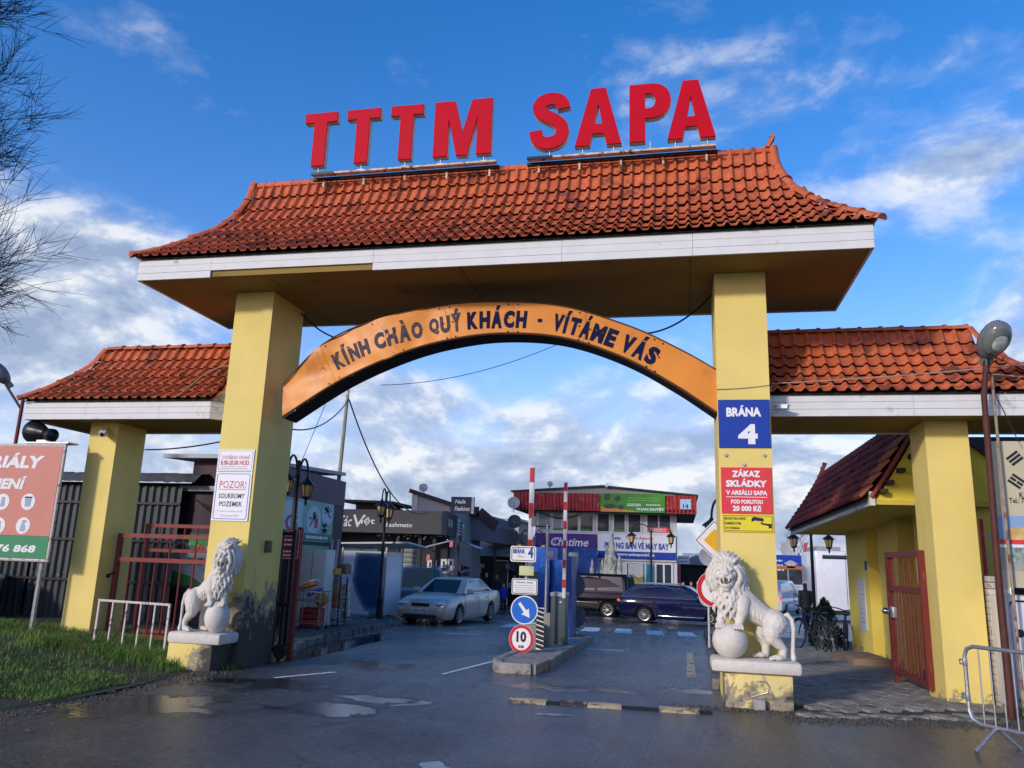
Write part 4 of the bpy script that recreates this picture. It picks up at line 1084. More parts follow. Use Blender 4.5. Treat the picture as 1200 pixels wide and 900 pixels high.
# small fittings on the gate
def cctv(loc, label, d=(.1,-.25,-.08), arm=(0,.12,.02), m=None, s=1.0):
    t = thing('cctv_camera', label, 'camera', loc); p = Vector(loc); d = Vector(d).normalized(); q = MB()
    x = Vector((0,0,1)).cross(d).normalized(); R = Matrix((x, d, x.cross(d))).transposed()
    q.obox(p, .09*s, .24*s, .08*s, R); q.build('housing', m or WHITE, t)
    q = MB(); q.obox(p+Vector((0,0,.048*s))-d*(-.02), .10*s, .28*s, .012*s, R); q.build('sun_shield', m or WHITE, t)
    q = MB(); q.cyl(p+d*.121*s, p+d*.128*s, .03*s, n=12); q.build('lens', BLACKM, t)
    q = MB(); q.tube([p-d*.05*s, p-d*.05*s+Vector(arm)*.6, p+Vector(arm)], .015*s, 6); q.build('bracket', STEEL, t)
cctv((-9.62, 11.62, 3.52), 'white box camera under the eave, on the left outer pillar', (.5,-.8,-.35), (-.05,.17,.12))
cctv((1.42, 11.10, 3.80), 'small white camera on the corner of the right white eave', (.8,-.4,-.1), (-.10,.17,.05), s=.6)
q = MB(); q.rbox(-6.219, -6.14, 11.3, 11.40, 1.62, 1.80, .01); tag(q.build('junction_box', mat('brown_box', (.13,.09,.05), .6)), 'small brown box fixed to the side of the left main pillar', 'box')
q = MB(); q.rbox(-7.02, -6.875, 11.02, 11.10, 4.05, 4.17, .015); tag(q.build('junction_box', mat('grey_box', (.35,.34,.31), .6)), 'small grey cable box beside the left main pillar under the side roof', 'box')
# cables
CAB = mat('cable', (.012, .012, .014), .5); CABW = mat('pale_cable', (.35, .30, .22), .6)
def sag(a, c, s_, n=18): a = Vector(a); c = Vector(c); return [a.lerp(c, i/n)-Vector((0,0,s_*4*(i/n)*(1-i/n))) for i in range(n+1)]
def cable(pts, r, label, m=CAB): q = MB(); q.tube(pts, r, 5); return tag(q.build('cable', m), label, 'cable')
cable(sag((-6.22, 11.75, 5.60), (-5.1, 11.25, 4.95), .10), .014, 'short black cable hanging from the soffit by the left pillar to the arch')
cable(sag((.53, 11.6, 5.62), (-.75, 11.2, 4.95), .22), .014, 'short black cable hanging from the soffit by the right pillar to the arch')
A_ = spot(170, 527, Y=14.0); B_ = spot(262, 517, Y=12.2); cable(sag(A_, B_, .04), .014, 'black cable crossing the gap under the left side roof')
A_ = spot(330, 500, Y=12.5); T_p = spot(409, 468, Y=20.8); B_ = spot(503, 600, Y=31.5)
cable(sag(A_, T_p, .35), .016, 'black cable from the left main pillar to the tall wooden pole'); cable(sag(T_p, B_, 1.1), .022, 'black cable from the tall wooden pole down to the dark shop front')
A_ = spot(395, 440, Y=14); B_ = spot(345, 560, Y=14); cable(sag(A_, B_, .02), .006, 'thin grey wire slanting down beside the left main pillar')
cable(sag((-5.2, 13, 4.62), (-1.9, 13, 5.35), .18), .006, 'very thin wire strung just under the orange arch')
cable(sag((.53, 10.795, 3.99), (1.225, 10.80, 4.04), .012), .005, 'thin pale wire round the right main pillar above the blue sign', CABW)
cable([spot(903, 459, Y=11.1)+Vector((0,0,.03))]+sag((1.3, 11.15, 4.14), (4.9, 11.15, 4.40), .03), .008, 'pale cable lying along the right side roof above its eave', CABW)
cable([(-7.95, 11.15, 4.05), (-7.85, 11.3, 4.25), (-7.7, 11.45, 4.5), (-7.5, 11.6, 4.66), (-7.1, 11.62, 4.66), (-6.88, 11.6, 4.5)], .010, 'pale loop of cable lying on the tiles of the left side roof', CABW)
# ================================================================ vehicles
GLASSC = glass('car_glass', (.02, .028, .034), .11); TYRE = mat('tyre', (.018,.018,.018), .85, nz=(30,.2)); RIM = mat('alloy', (.45,.46,.47), .3, .85, nz=(9,.1)); CHROME = mat('chrome', (.7,.7,.7), .12, 1, nz=None)
LENS = mat('headlamp_lens', (.75,.75,.72), .08, .3, nz=None, coat=1); TAILR = mat('tail_lamp', (.35,.01,.012), .15, nz=None, coat=1); TRIMB = mat('black_trim', (.02,.02,.022), .55); AMB = mat('amber_lens', (.7,.25,.03), .2, nz=None, coat=.6)
TAILON = mat('lit_tail_lamp', (.6,.02,.02), .2, nz=None, emit=((1,.05,.03), 1.6)); AMBON = mat('lit_indicator', (.8,.4,.1), .2, nz=None, emit=((1,.45,.1), 1.2))
def paint(name, c, metal=.3, rough=.28, coat=.7): return mat(name, c, rough, metal, nz=(3,.06), coat=coat, dirt=((c[0]*.75+.01, c[1]*.75+.01, c[2]*.75+.008), 1.6, .62))
def wheel(parent, x, y, r, w=.2, n=7, rimm=None):
    s_ = 1 if y > 0 else -1
    t_ = MB(); t_.lathe([(r*.62,-w/2),(r*.9,-w/2),(r*.985,-w*.36),(r,-w*.2),(r,w*.2),(r*.985,w*.36),(r*.9,w/2),(r*.62,w/2)], (x, y, r), 28, (0,1,0))
    o = t_.build('wheel', TYRE, parent)
    q = MB(); yo = y+s_*w*.36
    q.lathe([(r*.60, 0), (r*.66, s_*w*.16), (r*.60, s_*w*.14), (r*.58, -s_*w*.2)], (x, yo, r), 24, (0,1,0))
    for k in range(n):
        a = 2*pi*k/n; q.bar((x+cos(a)*r*.08, yo+s_*.02, r+sin(a)*r*.08), (x+cos(a)*r*.6, yo+s_*.012, r+sin(a)*r*.6), r*.13, .02)
    q.cyl((x, yo-s_*.01, r), (x, yo+s_*.03, r), r*.14, n=12); q.build('rim', rimm or RIM, o)
    q = MB(); q.cyl((x, y-s_*w*.1, r), (x, yo-s_*.02, r), r*.57, n=20); q.build('brake_backing', TRIMB, o)  # black disc closing the wheel behind the spokes
def car(label, cat, loc, rz, body, S, kind, group=None):
    """S: dimensions of the shape; x forward, y left"""
    t = thing(kind, label, cat, loc, rz, group, world=False)
    q = MB(); st = S['st']; rings = []
    for x, z0, zt, w_ in st:
        h = [(0,z0),(w_-.08,z0),(w_-.015,z0+.09),(w_,z0+.22*(zt-z0)+.05),(w_+.012,z0+.55*(zt-z0)),(w_-.005,zt-.13*(zt-z0)-.02),(w_-.05,zt-.012),(w_*.6,zt+.012),(0,zt+.022)]
        rings.append([(x,-y,z) for y, z in h]+[(x,y,z) for y, z in h[-2:0:-1]])
    n = len(rings[0]); vs = [v for r_ in rings for v in r_]
    q.add(vs, [(k*n+i, (k+1)*n+i, (k+1)*n+(i+1) % n, k*n+(i+1) % n) for k in range(len(rings)-1) for i in range(n)], True)
    q.add(rings[0], [list(range(n))]); q.add(rings[-1], [list(range(n))[::-1]])
    me = q.mesh('b', body); bm = bmesh.new(); bm.from_mesh(me); bmesh.ops.remove_doubles(bm, verts=bm.verts[:], dist=1e-5); bmesh.ops.recalc_face_normals(bm, faces=bm.faces[:]); bm.to_mesh(me); bm.free()
    cut = MB()
    for wx in S['wx']:
        for s_ in (-1, 1): cut.cyl((wx, s_*(S['w']*.5-.28), S['r']), (wx, s_*(S['w']*.5+.3), S['r']), S['r']*1.16, n=28)
    cme = cut.mesh('c', TRIMB); co = bpy.data.objects.new('cut', cme); COL.objects.link(co)
    ob = bpy.data.objects.new('b', me); COL.objects.link(ob); md = ob.modifiers.new('b', 'BOOLEAN'); md.object = co; md.operation = 'DIFFERENCE'; md.solver = 'EXACT'
    dg = bpy.context.evaluated_depsgraph_get(); bme = bpy.data.meshes.new_from_object(ob.evaluated_get(dg)); bpy.data.objects.remove(ob); bpy.data.objects.remove(co)
    while len(bme.materials) > 1: bme.materials.pop()
    bme.set_sharp_from_angle(angle=radians(38))
    bo = linkmesh('body', bme, t)
    # cabin
    xb0, xb1, xt0, xt1, zb, zt, wb, wt = S['cab']
    def sec(v):
        """outline of the cabin at height fraction v, slightly bowed"""
        z = zb+(zt-zb)*v; w_ = wb+(wt-wb)*v**1.3; a = xb0+(xt0-xb0)*v; c = xb1+(xt1-xb1)*v; return a, c, w_, z
    q = MB(); lv = (0, .35, .7, .93, 1.0); rows = []
    for v in lv:
        a, c, w_, z = sec(v)
        if v == 1.0: a += .05; c -= .06; w_ -= .05; z += .0
        rows.append([(c-.02,-w_*.86,z),(c+.03,-w_*.4,z),(c+.03,w_*.4,z),(c-.02,w_*.86,z),(c-.12,w_,z),((a+c)/2,w_+.008,z),(a+.1,w_,z),(a,w_*.88,z),(a-.03,w_*.4,z),(a-.03,-w_*.4,z),(a,-w_*.88,z),(a+.1,-w_,z),((a+c)/2,-w_-.008,z),(c-.12,-w_,z)])
    n = 14; vs = [p for r_ in rows for p in r_]
    q.add(vs, [(k*n+i, k*n+(i+1) % n, (k+1)*n+(i+1) % n, (k+1)*n+i) for k in range(len(lv)-1) for i in range(n)], True)
    a, c, w_, z = sec(1.0); top = rows[-1]; q.add(top+[((a+c)/2, 0, z+.035)], [(i, (i+1) % n, n) for i in range(n)], True)
    q.build('roof', body, t, recalc=True)
    def pane(side, u0, u1, v0, v1, name='window', m=GLASSC, off=.008):
        q = MB(); P = []
        for (u, v) in ((u0,v0),(u1,v0),(u1,v1),(u0,v1)):
            a, c, w_, z = sec(v)
            if side in (-1, 1): P.append(Vector((a+.1+(c-a-.22)*u, side*(w_+off), z)))
            elif side == 'f': P.append(Vector((c+.03+off, w_*.86*(2*u-1), z)))
            else: P.append(Vector((a-.03-off, w_*.86*(2*u-1), z)))
        if side in ('f','r'):  # bowed glass: add a slight edge
            q.add(P, [(0,1,2,3)] if side == 'f' else [(0,3,2,1)])
        else: q.add(P, [(0,1,2,3)] if side == -1 else [(0,3,2,1)])
        return q.build(name, m, t, recalc=False)
    for (u0, u1) in S['win']:
        for s_ in (-1, 1): pane(s_, u0, u1, .10, .86)
    pane('f', .06, .94, .06, .90, 'windscreen'); 
    if S.get('rearglass', True): pane('r', .08, .92, .10, .88, 'rear_window')
    if S.get('chromeline'):
        for s_ in (-1, 1):
            q = MB(); pts = []
            for (u, v) in ((-.02,.06),(.985,.06),(.8,.5),(.68,.9),(.1,.9),(-.02,.6),(-.02,.06)):
                a, c, w_, z = sec(v); pts.append((a+.1+(c-a-.22)*u, s_*(w_+.012), z))
            q.tube(pts, .011, 5); q.build('chrome_trim', CHROME, t)
    W2 = S['w']/2
    for s_ in (-1, 1):
        for wx in S['wx']: wheel(t, wx, s_*(W2-.115), S['r'], n=S.get('spokes', 7))
        # door seams and handles: fine dark gaps
        for x in S['seam']:
            q = MB(); q.tube([(x-.03, s_*(W2-.004), .28), (x, s_*(W2+.014), .55), (x, s_*(W2-.002), zb-.09), (x, s_*(wb+.004), zb+.02)], .005, 4); q.build('door_gap', TRIMB, t)
        for x in S['handle']:
            q = MB(); q.rbox(x-.09, x+.09, s_*(W2+.0)-.02, s_*(W2+.0)+.02, zb-.15, zb-.115, .008); q.build('door_handle', S.get('hm') or body, t)
        q = MB(); x = S['mir']; q.rbox(x-.06, x+.08, min(s_*(wb+.05), s_*(wb+.25)), max(s_*(wb+.05), s_*(wb+.25)), zb+.01, zb+.16, .03); q.build('wing_mirror', body if not S.get('darkmir') else TRIMB, t)
        q = MB(); (hx, hy, hz, ax, ay, az) = S['head']; q.ball((hx, s_*hy, hz), ax, ay, az, 14, 8, Matrix.Rotation(-s_*.35, 3, 'Z')); q.build('headlight', LENS, t)
        q = MB(); (hx, hy, hz, ax, ay, az) = S['tail']; q.ball((hx, s_*hy, hz), ax, ay, az, 12, 8, Matrix.Rotation(s_*.3, 3, 'Z')); q.build('tail_light', TAILON if S.get('brake') else TAILR, t)
        if S.get('sill'):
            q = MB(); q.rbox(S['sill'][0], S['sill'][1], s_*(W2+.0)-.016, s_*(W2+.0)+.016, S['sill'][2], S['sill'][2]+.03, .006); q.build('side_strip', S['sill'][3], t)
    x0 = st[-1][0]; g = S['grille']; q = MB()
    q.rbox(g[0]-.10, g[0], -g[1], g[1], g[2], g[3], .015); go = q.build('grille', TRIMB, t)
    for k in range(3):
        z = g[2]+(g[3]-g[2])*(k+1)/4; q = MB(); q.box(g[0]-.02, g[0]+.008, -g[1]+.02, g[1]-.02, z-.006, z+.006); q.build('grille_bar', CHROME, go)
    q = MB(); q.rbox(S['bump'][0]-.08, S['bump'][0], -.55, .55, .26, .36, .02); q.build('intake', TRIMB, t)
    if S.get('plate'):
        fr = F((S['plate'][0], 0, S['plate'][1]), (0,1,0), (0,0,1)); plate(fr, -.26, .26, -.055, .055, 'number_plate', WHITE, t, d=.012, th=.012); text(fr, S['plate'][2], 0, 0, .44, .075, INK, t, d=.014, bold=.02)
    fr = F((st[0][0], 0, .62 if not S.get('rplate') else S['rplate']), (0,-1,0), (0,0,1)); plate(fr, -.26, .26, -.055, .055, 'number_plate', WHITE, t, d=.015, th=.015)
    if S.get('rails'):
        for s_ in (-1, 1):
            a, c, w_, z = sec(1.0); q = MB(); q.tube([(a+.2, s_*(w_-.06), z), (a+.3, s_*(w_-.06), z+.05), (c-.35, s_*(w_-.06), z+.05), (c-.2, s_*(w_-.06), z)], .014, 6); q.build('roof_rail', SILVER, t)
    return t
SED = dict(w=1.78, r=.315, wx=(1.36, -1.30), st=[(-2.38,.38,.80,.70),(-2.33,.28,.93,.80),(-2.15,.22,1.0,.85),(-1.8,.19,1.02,.875),(-1.2,.18,.98,.885),(-.3,.18,.95,.89),(.6,.18,.93,.89),(1.1,.18,.92,.885),(1.5,.19,.87,.875),(2.0,.20,.79,.85),(2.25,.22,.71,.80),(2.36,.28,.62,.70),(2.40,.36,.54,.60)],
  cab=(-1.72, 1.08, -1.05, .30, .94, 1.40, .80, .60), win=((.06,.38),(.42,.90)), seam=(1.0, -.12, -1.0), handle=(.12, -.85), mir=.72, head=(2.26,.60,.665,.16,.22,.085), tail=(-2.30,.62,.80,.08,.2,.08), grille=(2.385,.30,.56,.68), bump=(2.41,0), plate=(2.40, .47, '6B8 6740'), spokes=9)
SUV = dict(w=1.95, r=.37, wx=(1.5, -1.4), st=[(-2.38,.45,1.0,.80),(-2.3,.35,1.12,.90),(-1.5,.30,1.14,.96),(0,.3,1.12,.97),(1.0,.3,1.10,.97),(1.6,.3,1.06,.96),(2.15,.32,.98,.92),(2.36,.38,.86,.84),(2.42,.45,.74,.76)],
  cab=(-2.28, 1.05, -1.95, .30, 1.10, 1.76, .88, .68), win=((.03,.26),(.29,.58),(.61,.93)), seam=(.95, -.1, -1.0), handle=(.1, -.9), mir=.85, head=(2.28,.70,.86,.14,.2,.085), tail=(-2.34,.78,.95,.06,.12,.14), grille=(2.42,.48,.64,.86), bump=(2.44,0), spokes=5, darkmir=True, rails=True)
WAG = dict(w=1.82, r=.325, wx=(1.42, -1.30), st=[(-2.38,.40,.86,.72),(-2.34,.30,.95,.82),(-2.1,.24,.98,.88),(-1.2,.19,.98,.905),(0,.18,.96,.91),(1.0,.18,.94,.905),(1.5,.19,.90,.89),(2.05,.21,.80,.86),(2.3,.25,.70,.78),(2.38,.34,.60,.68)],
  cab=(-2.27, 1.10, -1.80, .28, .95, 1.475, .83, .66), win=((.02,.27),(.30,.58),(.61,.93)), seam=(1.0, -.1, -1.1), handle=(.12, -.95), mir=.80, head=(2.20,.66,.66,.16,.18,.07), tail=(-2.30,.70,.84,.07,.22,.065), grille=(2.37,.36,.56,.66), bump=(2.38,0), spokes=10, rails=True, chromeline=True, brake=True, sill=(-.75, 1.0, .30, CHROME))
VAN = dict(w=1.96, r=.345, wx=(1.55, -1.55), st=[(-2.5,.45,1.0,.90),(-2.46,.32,1.10,.94),(-1.5,.26,1.12,.97),(0,.26,1.12,.975),(1.2,.26,1.12,.97),(1.8,.28,1.05,.94),(2.3,.32,.92,.88),(2.46,.40,.78,.78)],
  cab=(-2.48, 1.85, -2.35, .95, 1.08, 1.90, .93, .78), win=((.03,.33),(.36,.62),(.66,.94)), seam=(1.5, .35, -1.0), handle=(.5, .2), mir=1.25, head=(2.32,.72,.84,.13,.16,.12), tail=(-2.46,.86,1.05,.05,.08,.2), grille=(2.46,.4,.66,.80), bump=(2.47,0), spokes=7, sill=(-1.1, 1.1, .62, CHROME), brake=True)
def at_g(px, py, Y=None):
    """point on the sloping ground seen at a photograph pixel"""
    z = 0
    for _ in range(50): p = spot(px, py, Z=z); z = .5*z+.5*gz(p.y)
    return p
# silver saloon, seen from its front right corner... facing the camera, turned to the left of the picture
car('silver four-door saloon car with headlights toward us, driving out past the shelter', 'car', (-7.35, 26.0, gz(26.0)), radians(-98), paint('silver_paint', (.56,.49,.39), .15, .35, .4), SED, 'saloon_car')
q = MB(); q.ball((2.33,.66,.635), .06,.12,.04); sa = bpy.data.objects['saloon_car']; q.build('indicator', AMBON, sa)
car('dark teal off-road car parked behind the white shelter', 'car', (-9.6, 29.6, gz(29.6)), radians(-84), paint('teal_paint', (.015,.055,.085), .4, .22), SUV, 'offroad_car')
car('dark blue estate car with chrome window trim crossing behind the lion', 'car', (.05, 33.2, gz(33.2)), radians(-8), paint('navy_paint', (.004,.008,.04), .0, .09, .1), WAG, 'estate_car')
car('black van behind the blue wrapped booth', 'van', (-4.55, 38.0, gz(38)), radians(171), paint('black_paint', (.004,.004,.005), .0, .08, .05), VAN, 'passenger_van')
WP = paint('white_van_paint', (.66,.68,.70), 0, .35); VW = dict(VAN); VW['brake'] = True
VW['cab'] = (-2.48, 1.85, -2.35, .85, 1.08, 2.15, .93, .80); VW['win'] = ((.66,.94),)
P_ = spot(915, 700, Y=56); car('white van with its red tail lamp towards us, beyond the right pillar', 'van', (P_.x-.2, 56, gz(56)), radians(68), WP, VW, 'white_van')
P_ = spot(936, 690, Y=64); car('white minibus standing further back behind the walking person', 'van', (P_.x, 64, gz(60)), radians(150), WP, VAN, 'white_van')
# car at the left edge, only its front corner in view
car('olive car with black bumper, its front corner showing at the left edge', 'car', (-16.3, 14.1, gz(12)+.1), radians(-12), paint('olive_paint', (.16,.13,.07), .3, .3), SUV, 'parked_car')
# tall white box van
t = thing('box_truck', 'tall white box truck seen behind the bicycles', 'truck', (6.9, 45, gz(45)), world=True)
a = spot(955, 645, Y=45); c = spot(1010, 735, Y=45)
q = MB(); q.rbox(a.x, a.x+3.0, 45, 50, gz(45)+.55, a.z, .08); q.build('cargo_box', WP, t)
q = MB(); q.rbox(a.x+.1, a.x+2.9, 45.2, 51.5, gz(45)+.35, gz(45)+.6, .03); q.build('chassis', TRIMB, t)
q = MB(); q.rbox(a.x+.35, a.x+1.6, 44.97, 44.995, a.z-.42, a.z-.22, .008); q.build('rear_window', GLASSC, t)
q = MB(); q.box(a.x+1.48, a.x+1.5, 44.985, 44.999, gz(45)+.8, a.z-.1); q.build('door_gap', TRIMB, t)
q = MB(); q.rbox(a.x+.1, a.x+.22, 44.95, 44.998, gz(45)+.7, gz(45)+.95, .01); q.build('tail_light', TAILR, t)
for k, yy in enumerate((46, 50)):
    for xx in (a.x+.25, a.x+2.75): wheel(t, xx, yy, .38) if False else None
for xx in (a.x+.12, a.x+2.68):
    q = MB(); q.cyl((xx, 46, gz(46)+.4), (xx+.24, 46, gz(46)+.4), .4, n=20); q.build('wheel', TYRE, t)
    q = MB(); q.cyl((xx, 50, gz(50)+.4), (xx+.24, 50, gz(50)+.4), .4, n=20); q.build('wheel', TYRE, t)
# ================================================================ lamps, barriers, island, signs in the road
LAMPG = mat('lantern_glass', (.62, .42, .16), .25, nz=(8,.1)); IRON = mat('black_iron', (.012,.012,.014), .42, .3, nz=(18,.3))
def lantern_mesh():
    """hexagonal lantern hanging from its top at the origin"""
    q = MB(); n = 6
    def ring(r, z): return [(r*cos(2*pi*i/n), r*sin(2*pi*i/n), z) for i in range(n)]
    def stack(b, prof):
        vs = []; 
        for r, z in prof: vs += ring(r, z)
        b.add(vs, [(k*n+i, k*n+(i+1) % n, (k+1)*n+(i+1) % n, (k+1)*n+i) for k in range(len(prof)-1) for i in range(n)])
    fr_ = MB(); stack(fr_, [(.012,0),(.03,-.05),(.05,-.08),(.17,-.17),(.175,-.195),(.10,-.19)])
    for i in range(n):
        a = 2*pi*i/n; fr_.bar((.125*cos(a),.125*sin(a),-.18), (.07*cos(a),.07*sin(a),-.42), .014)
    stack(fr_, [(.085,-.415),(.08,-.44),(.03,-.47),(.018,-.50),(.03,-.53),(.006,-.60)])
    g = MB(); stack(g, [(.118,-.185),(.066,-.42)])
    return fr_.mesh('lantern', IRON), g.mesh('lantern_pane', LAMPG)
LF, LGm = lantern_mesh()
def street_lamp(loc, h, label, rz=0, spread=.95, sc=1.0, arms=2):
    t = thing('street_lamp', label, 'street lamp', loc, rz, 'black double lantern street lamps', world=False)
    q = MB(); q.lathe([(.14,0),(.14,.06),(.10,.12),(.09,.5),(.11,.55),(.085,.62),(.065,.95),(.05,1.0),(.045,h*.8),(.036,h-.35),(.05,h-.33),(.05,h-.28),(.03,h-.25),(.03,h)], n=12); q.build('post', IRON, t)
    for s_ in ((-1, 1) if arms == 2 else (-1,)):
        pts = []
        for k in range(13):
            a = pi*k/12; pts.append((s_*(.06+spread/4*(1-cos(a))), 0, h-.28+.34*sin(a)))
        q = MB(); q.tube(pts, .022, 6); q.build('arm', IRON, t)
        o = linkmesh('lantern', LF, t, (s_*(.06+spread/2), 0, h-.24)); o.scale = (sc,)*3; OFF[o.name] = Vector()
        p_ = linkmesh('lantern_pane', LGm, o, (0,0,0))
    return t
A_ = spot(347, 543, Y=14)
street_lamp((-7.15, 14.0, gz(14)+.11), A_.z-gz(14)-.05, 'black double lantern lamp close behind the left main pillar', radians(95), .9, 1.0)
street_lamp((-9.03, 23.74, gz(23.7)+.11), 3.86, 'black double lantern lamp in front of the white shelter', radians(98), 1.0, 1.3)
A_ = spot(763, 616, Y=37); street_lamp((A_.x, 37, gz(37)), A_.z-gz(37), 'black double lantern lamp before the travel agency shop front', 0, 1.65, 1.25)
A_ = spot(624, 620, Y=27); street_lamp((A_.x, 27, gz(27)), A_.z-gz(27)-.1, 'black double lantern lamp behind the BRÁNA 4 direction sign', 0, .70, .9)
A_ = spot(838, 592, Y=15.0); street_lamp((.92, 15.0, gz(15)), A_.z-gz(15)+.05, 'black lantern lamp on the walkway kerb behind the right pillar', radians(10), .55, 1.0)
A_ = spot(950, 622, Y=24.5); street_lamp((A_.x, 24.5, gz(24.5)), A_.z-gz(24.5)+.2, 'black double lantern lamp beyond the gatehouse roof corner', radians(5), .86, 1.0)
# ---------------------------------------------------------------- traffic island with barrier
isl = thing('traffic_island', 'long grey concrete traffic island between the two lanes', 'traffic island', (-2.5, 14.5, 0))
KG = mat('island_kerb', (.30,.285,.25), .85, nz=(12,.25), bump=(40,.4), dirt=((.12,.11,.09), 4, .55))
IX0, IX1, IY0, IY1 = -2.85, -2.20, 12.35, 20.2
ip = [(-2.68,12.30),(-2.20,12.36),(-2.10,13.2),(-2.14,20.1),(-2.9,20.2),(-2.86,12.9)]
sheet_top = MB(); sheet_top.add([(x, y, gz(y)+.135) for x, y in ip], [list(range(6))]); sheet_top.build('infill', CONCRETE, isl)
kerb(ip+[ip[0]], .13, .155, 'kerb_stone', isl, KG, L=.9)
GREYC = mat('grey_cabinet', (.10,.125,.125), .5, nz=(6,.08)); LIDG = mat('pale_lid', (.42,.44,.44), .5)
def zt(px, py, Y): return spot(px, py, Y=Y)
t = thing('barrier_machine', 'dark grey barrier machine with raised striped boom, nearer of two', 'barrier', (-2.5, 16.9, gz(16.9)), group='car park barriers on the island')
a = spot(645.5, 698, Y=16.7); c = spot(663, 702, Y=16.7)
q = MB(); q.rbox(a.x, c.x, 16.7, 17.15, gz(17)+.12, a.z-.02, .02); q.build('cabinet', GREYC, t)
q = MB(); q.rbox(a.x-.015, c.x+.015, 16.68, 17.17, a.z-.02, a.z+.07, .02); q.build('lid', LIDG, t)
q = MB(); q.cyl(((a.x+c.x)/2+.05, 16.70, a.z-.12), ((a.x+c.x)/2+.05, 16.69, a.z-.12), .022, n=12); q.build('lock', WHITE, t)
def boom(t, x, y, z0, z1, w, first='red', n=5, lean=.0):
    L = z1-z0; q = MB(); q.rbox(x-w/2, x+w/2, y-.025, y+.025, z0, z1, .008); q.build('boom', WHITE, t)
    per = L/n
    for k in range(n):
        zc = z1-per*k-.02; q = MB(); q.box(x-w*.46, x+w*.46, y-.029, y-.0262, zc-per*.42, zc); q.build('red_band', mat('boom_red', (.55,.03,.03), .5, nz=(8,.1)), t)
b0 = spot(659, 700, Y=16.65); b1 = spot(661.5, 565, Y=16.65)
boom(t, b0.x+.03, 16.66, b0.z-.02, b1.z, .075, n=6)
t = thing('barrier_machine', 'barrier with raised striped boom behind the BRÁNA 4 direction sign', 'barrier', (-3.4, 19.6, gz(19.6)), group='car park barriers on the island')
b0 = spot(621, 660, Y=19.6); b1 = spot(624, 547, Y=19.6)
boom(t, b0.x, 19.6, b0.z-.3, b1.z, .125, n=3)
q = MB(); q.rbox(b0.x-.17, b0.x+.17, 19.65, 20.0, gz(19.6)+.1, b0.z-.2, .02); q.build('cabinet', GREYC, t)
A_ = spot(623.5, 611, Y=19.5); q = MB(); q.rbox(A_.x-.02, A_.x+.10, 19.50, 19.56, A_.z-.12, A_.z+.12, .01); q.build('clamp', mat('clamp_grey', (.22,.22,.21), .6), t)
# grey pole with cross arm
t = thing('camera_pole', 'thin grey steel pole with a small box, beside the grey barrier machine', 'pole', (-2.66, 16.4, gz(16.4)+.13))
A_ = spot(643, 615, Y=16.4)
q = MB(); q.cyl((-2.66, 16.4, gz(16.4)+.13), (-2.66, 16.4, A_.z), .032, n=10); q.build('pole', STEEL, t)
q = MB()
for s_ in ((1,0),(-1,0),(0,1),(0,-1)): q.add([(-2.66,16.4,.2+gz(16)),(-2.66+s_[0]*.10,16.4+s_[1]*.10,.09+gz(16)+.05),(-2.66+s_[0]*.02,16.4+s_[1]*.02,.09+gz(16)+.05)], [(0,1,2),(2,1,0)])
q.box(-2.76, -2.56, 16.3, 16.5, gz(16.4)+.135, gz(16.4)+.15); q.build('foot_plate', STEEL, t)
B_ = spot(628, 621, Y=16.4); q = MB(); q.box(B_.x, -2.6, 16.38, 16.42, A_.z-.05, A_.z-.02); q.build('cross_arm', IRON, t)
B_ = spot(644, 649, Y=16.35); q = MB(); q.rbox(B_.x-.07, B_.x+.09, 16.28, 16.36, B_.z-.06, B_.z+.06, .01); q.build('box', mat('pale_box', (.45,.45,.42), .6), t)
# signs at the tip of the island: post with four boards
sp_ = thing('sign_post', 'short grey post at the island tip carrying four traffic signs', 'post', (-2.74, 14.4, gz(14.4)))
q = MB(); q.cyl((-2.74, 14.60, .05), (-2.74, 14.60, 1.85), .03, n=10); q.build('pole', STEEL, sp_)
q = MB(); q.lathe([(.17,.04),(.16,.10),(.07,.14),(.055,.28),(.04,.30)], (-2.74,14.60,gz(14.4)+.02), 12); q.build('foot', STEEL, sp_)
Ys = 14.38; fr = F((0, Ys, 0))
def pbox(px0, py0, px1, py1, Y=Ys): a = spot(px0, py0, Y=Y); c = spot(px1, py1, Y=Y); return a.x, c.x, c.z, a.z
x0, x1, z0, z1 = pbox(598.5, 639.5, 628, 659)
t = thing('direction_sign', 'small white sign BRÁNA ČÍSLO 4 on top of the island post', 'sign', (-2.74, Ys, 1.65))
plate(fr, x0, x1, z0, z1, 'plate', WHITE, t, th=.015, rad=.04); rim(fr, x0+.02, x1-.02, z0+.02, z1-.02, .012, INK, t, d=.003, rad=.03)
text(fr, 'BRÁNA', x0+.16, z0+.20, .22, .11, BINK, t, bold=.05); text(fr, 'ČÍSLO', x0+.20, z0+.10, .13, .045, GINK, t, bold=.03); text(fr, '4', x1-.10, z0+.17, .10, .20, BINK, t, bold=.04)
x0, x1, z0, z1 = pbox(600, 677.5, 629.5, 697.5)
t = thing('rules_sign', 'white board of small print above the blue arrow sign', 'sign', (-2.74, Ys, 1.2))
plate(fr, x0, x1, z0, z1, 'plate', WHITE, t, th=.015, rad=.03); rim(fr, x0+.012, x1-.012, z0+.012, z1-.012, .012, INK, t, d=.003, rad=.025)
text(fr, 'Parkování - Parking', (x0+x1)/2, z1-.07, .30, .035, INK, t, bold=.02); smallprint(fr, x0+.05, x1-.05, [z1-.12-.038*k for k in range(5)], .017, GINK, t, seed=4)
x0, x1, z0, z1 = pbox(599, 698, 630, 732); cx, cz, R_ = (x0+x1)/2, (z0+z1)/2, (x1-x0)/2
t = thing('arrow_sign', 'round blue keep-right arrow sign on the island post', 'sign', (cx, Ys, cz))
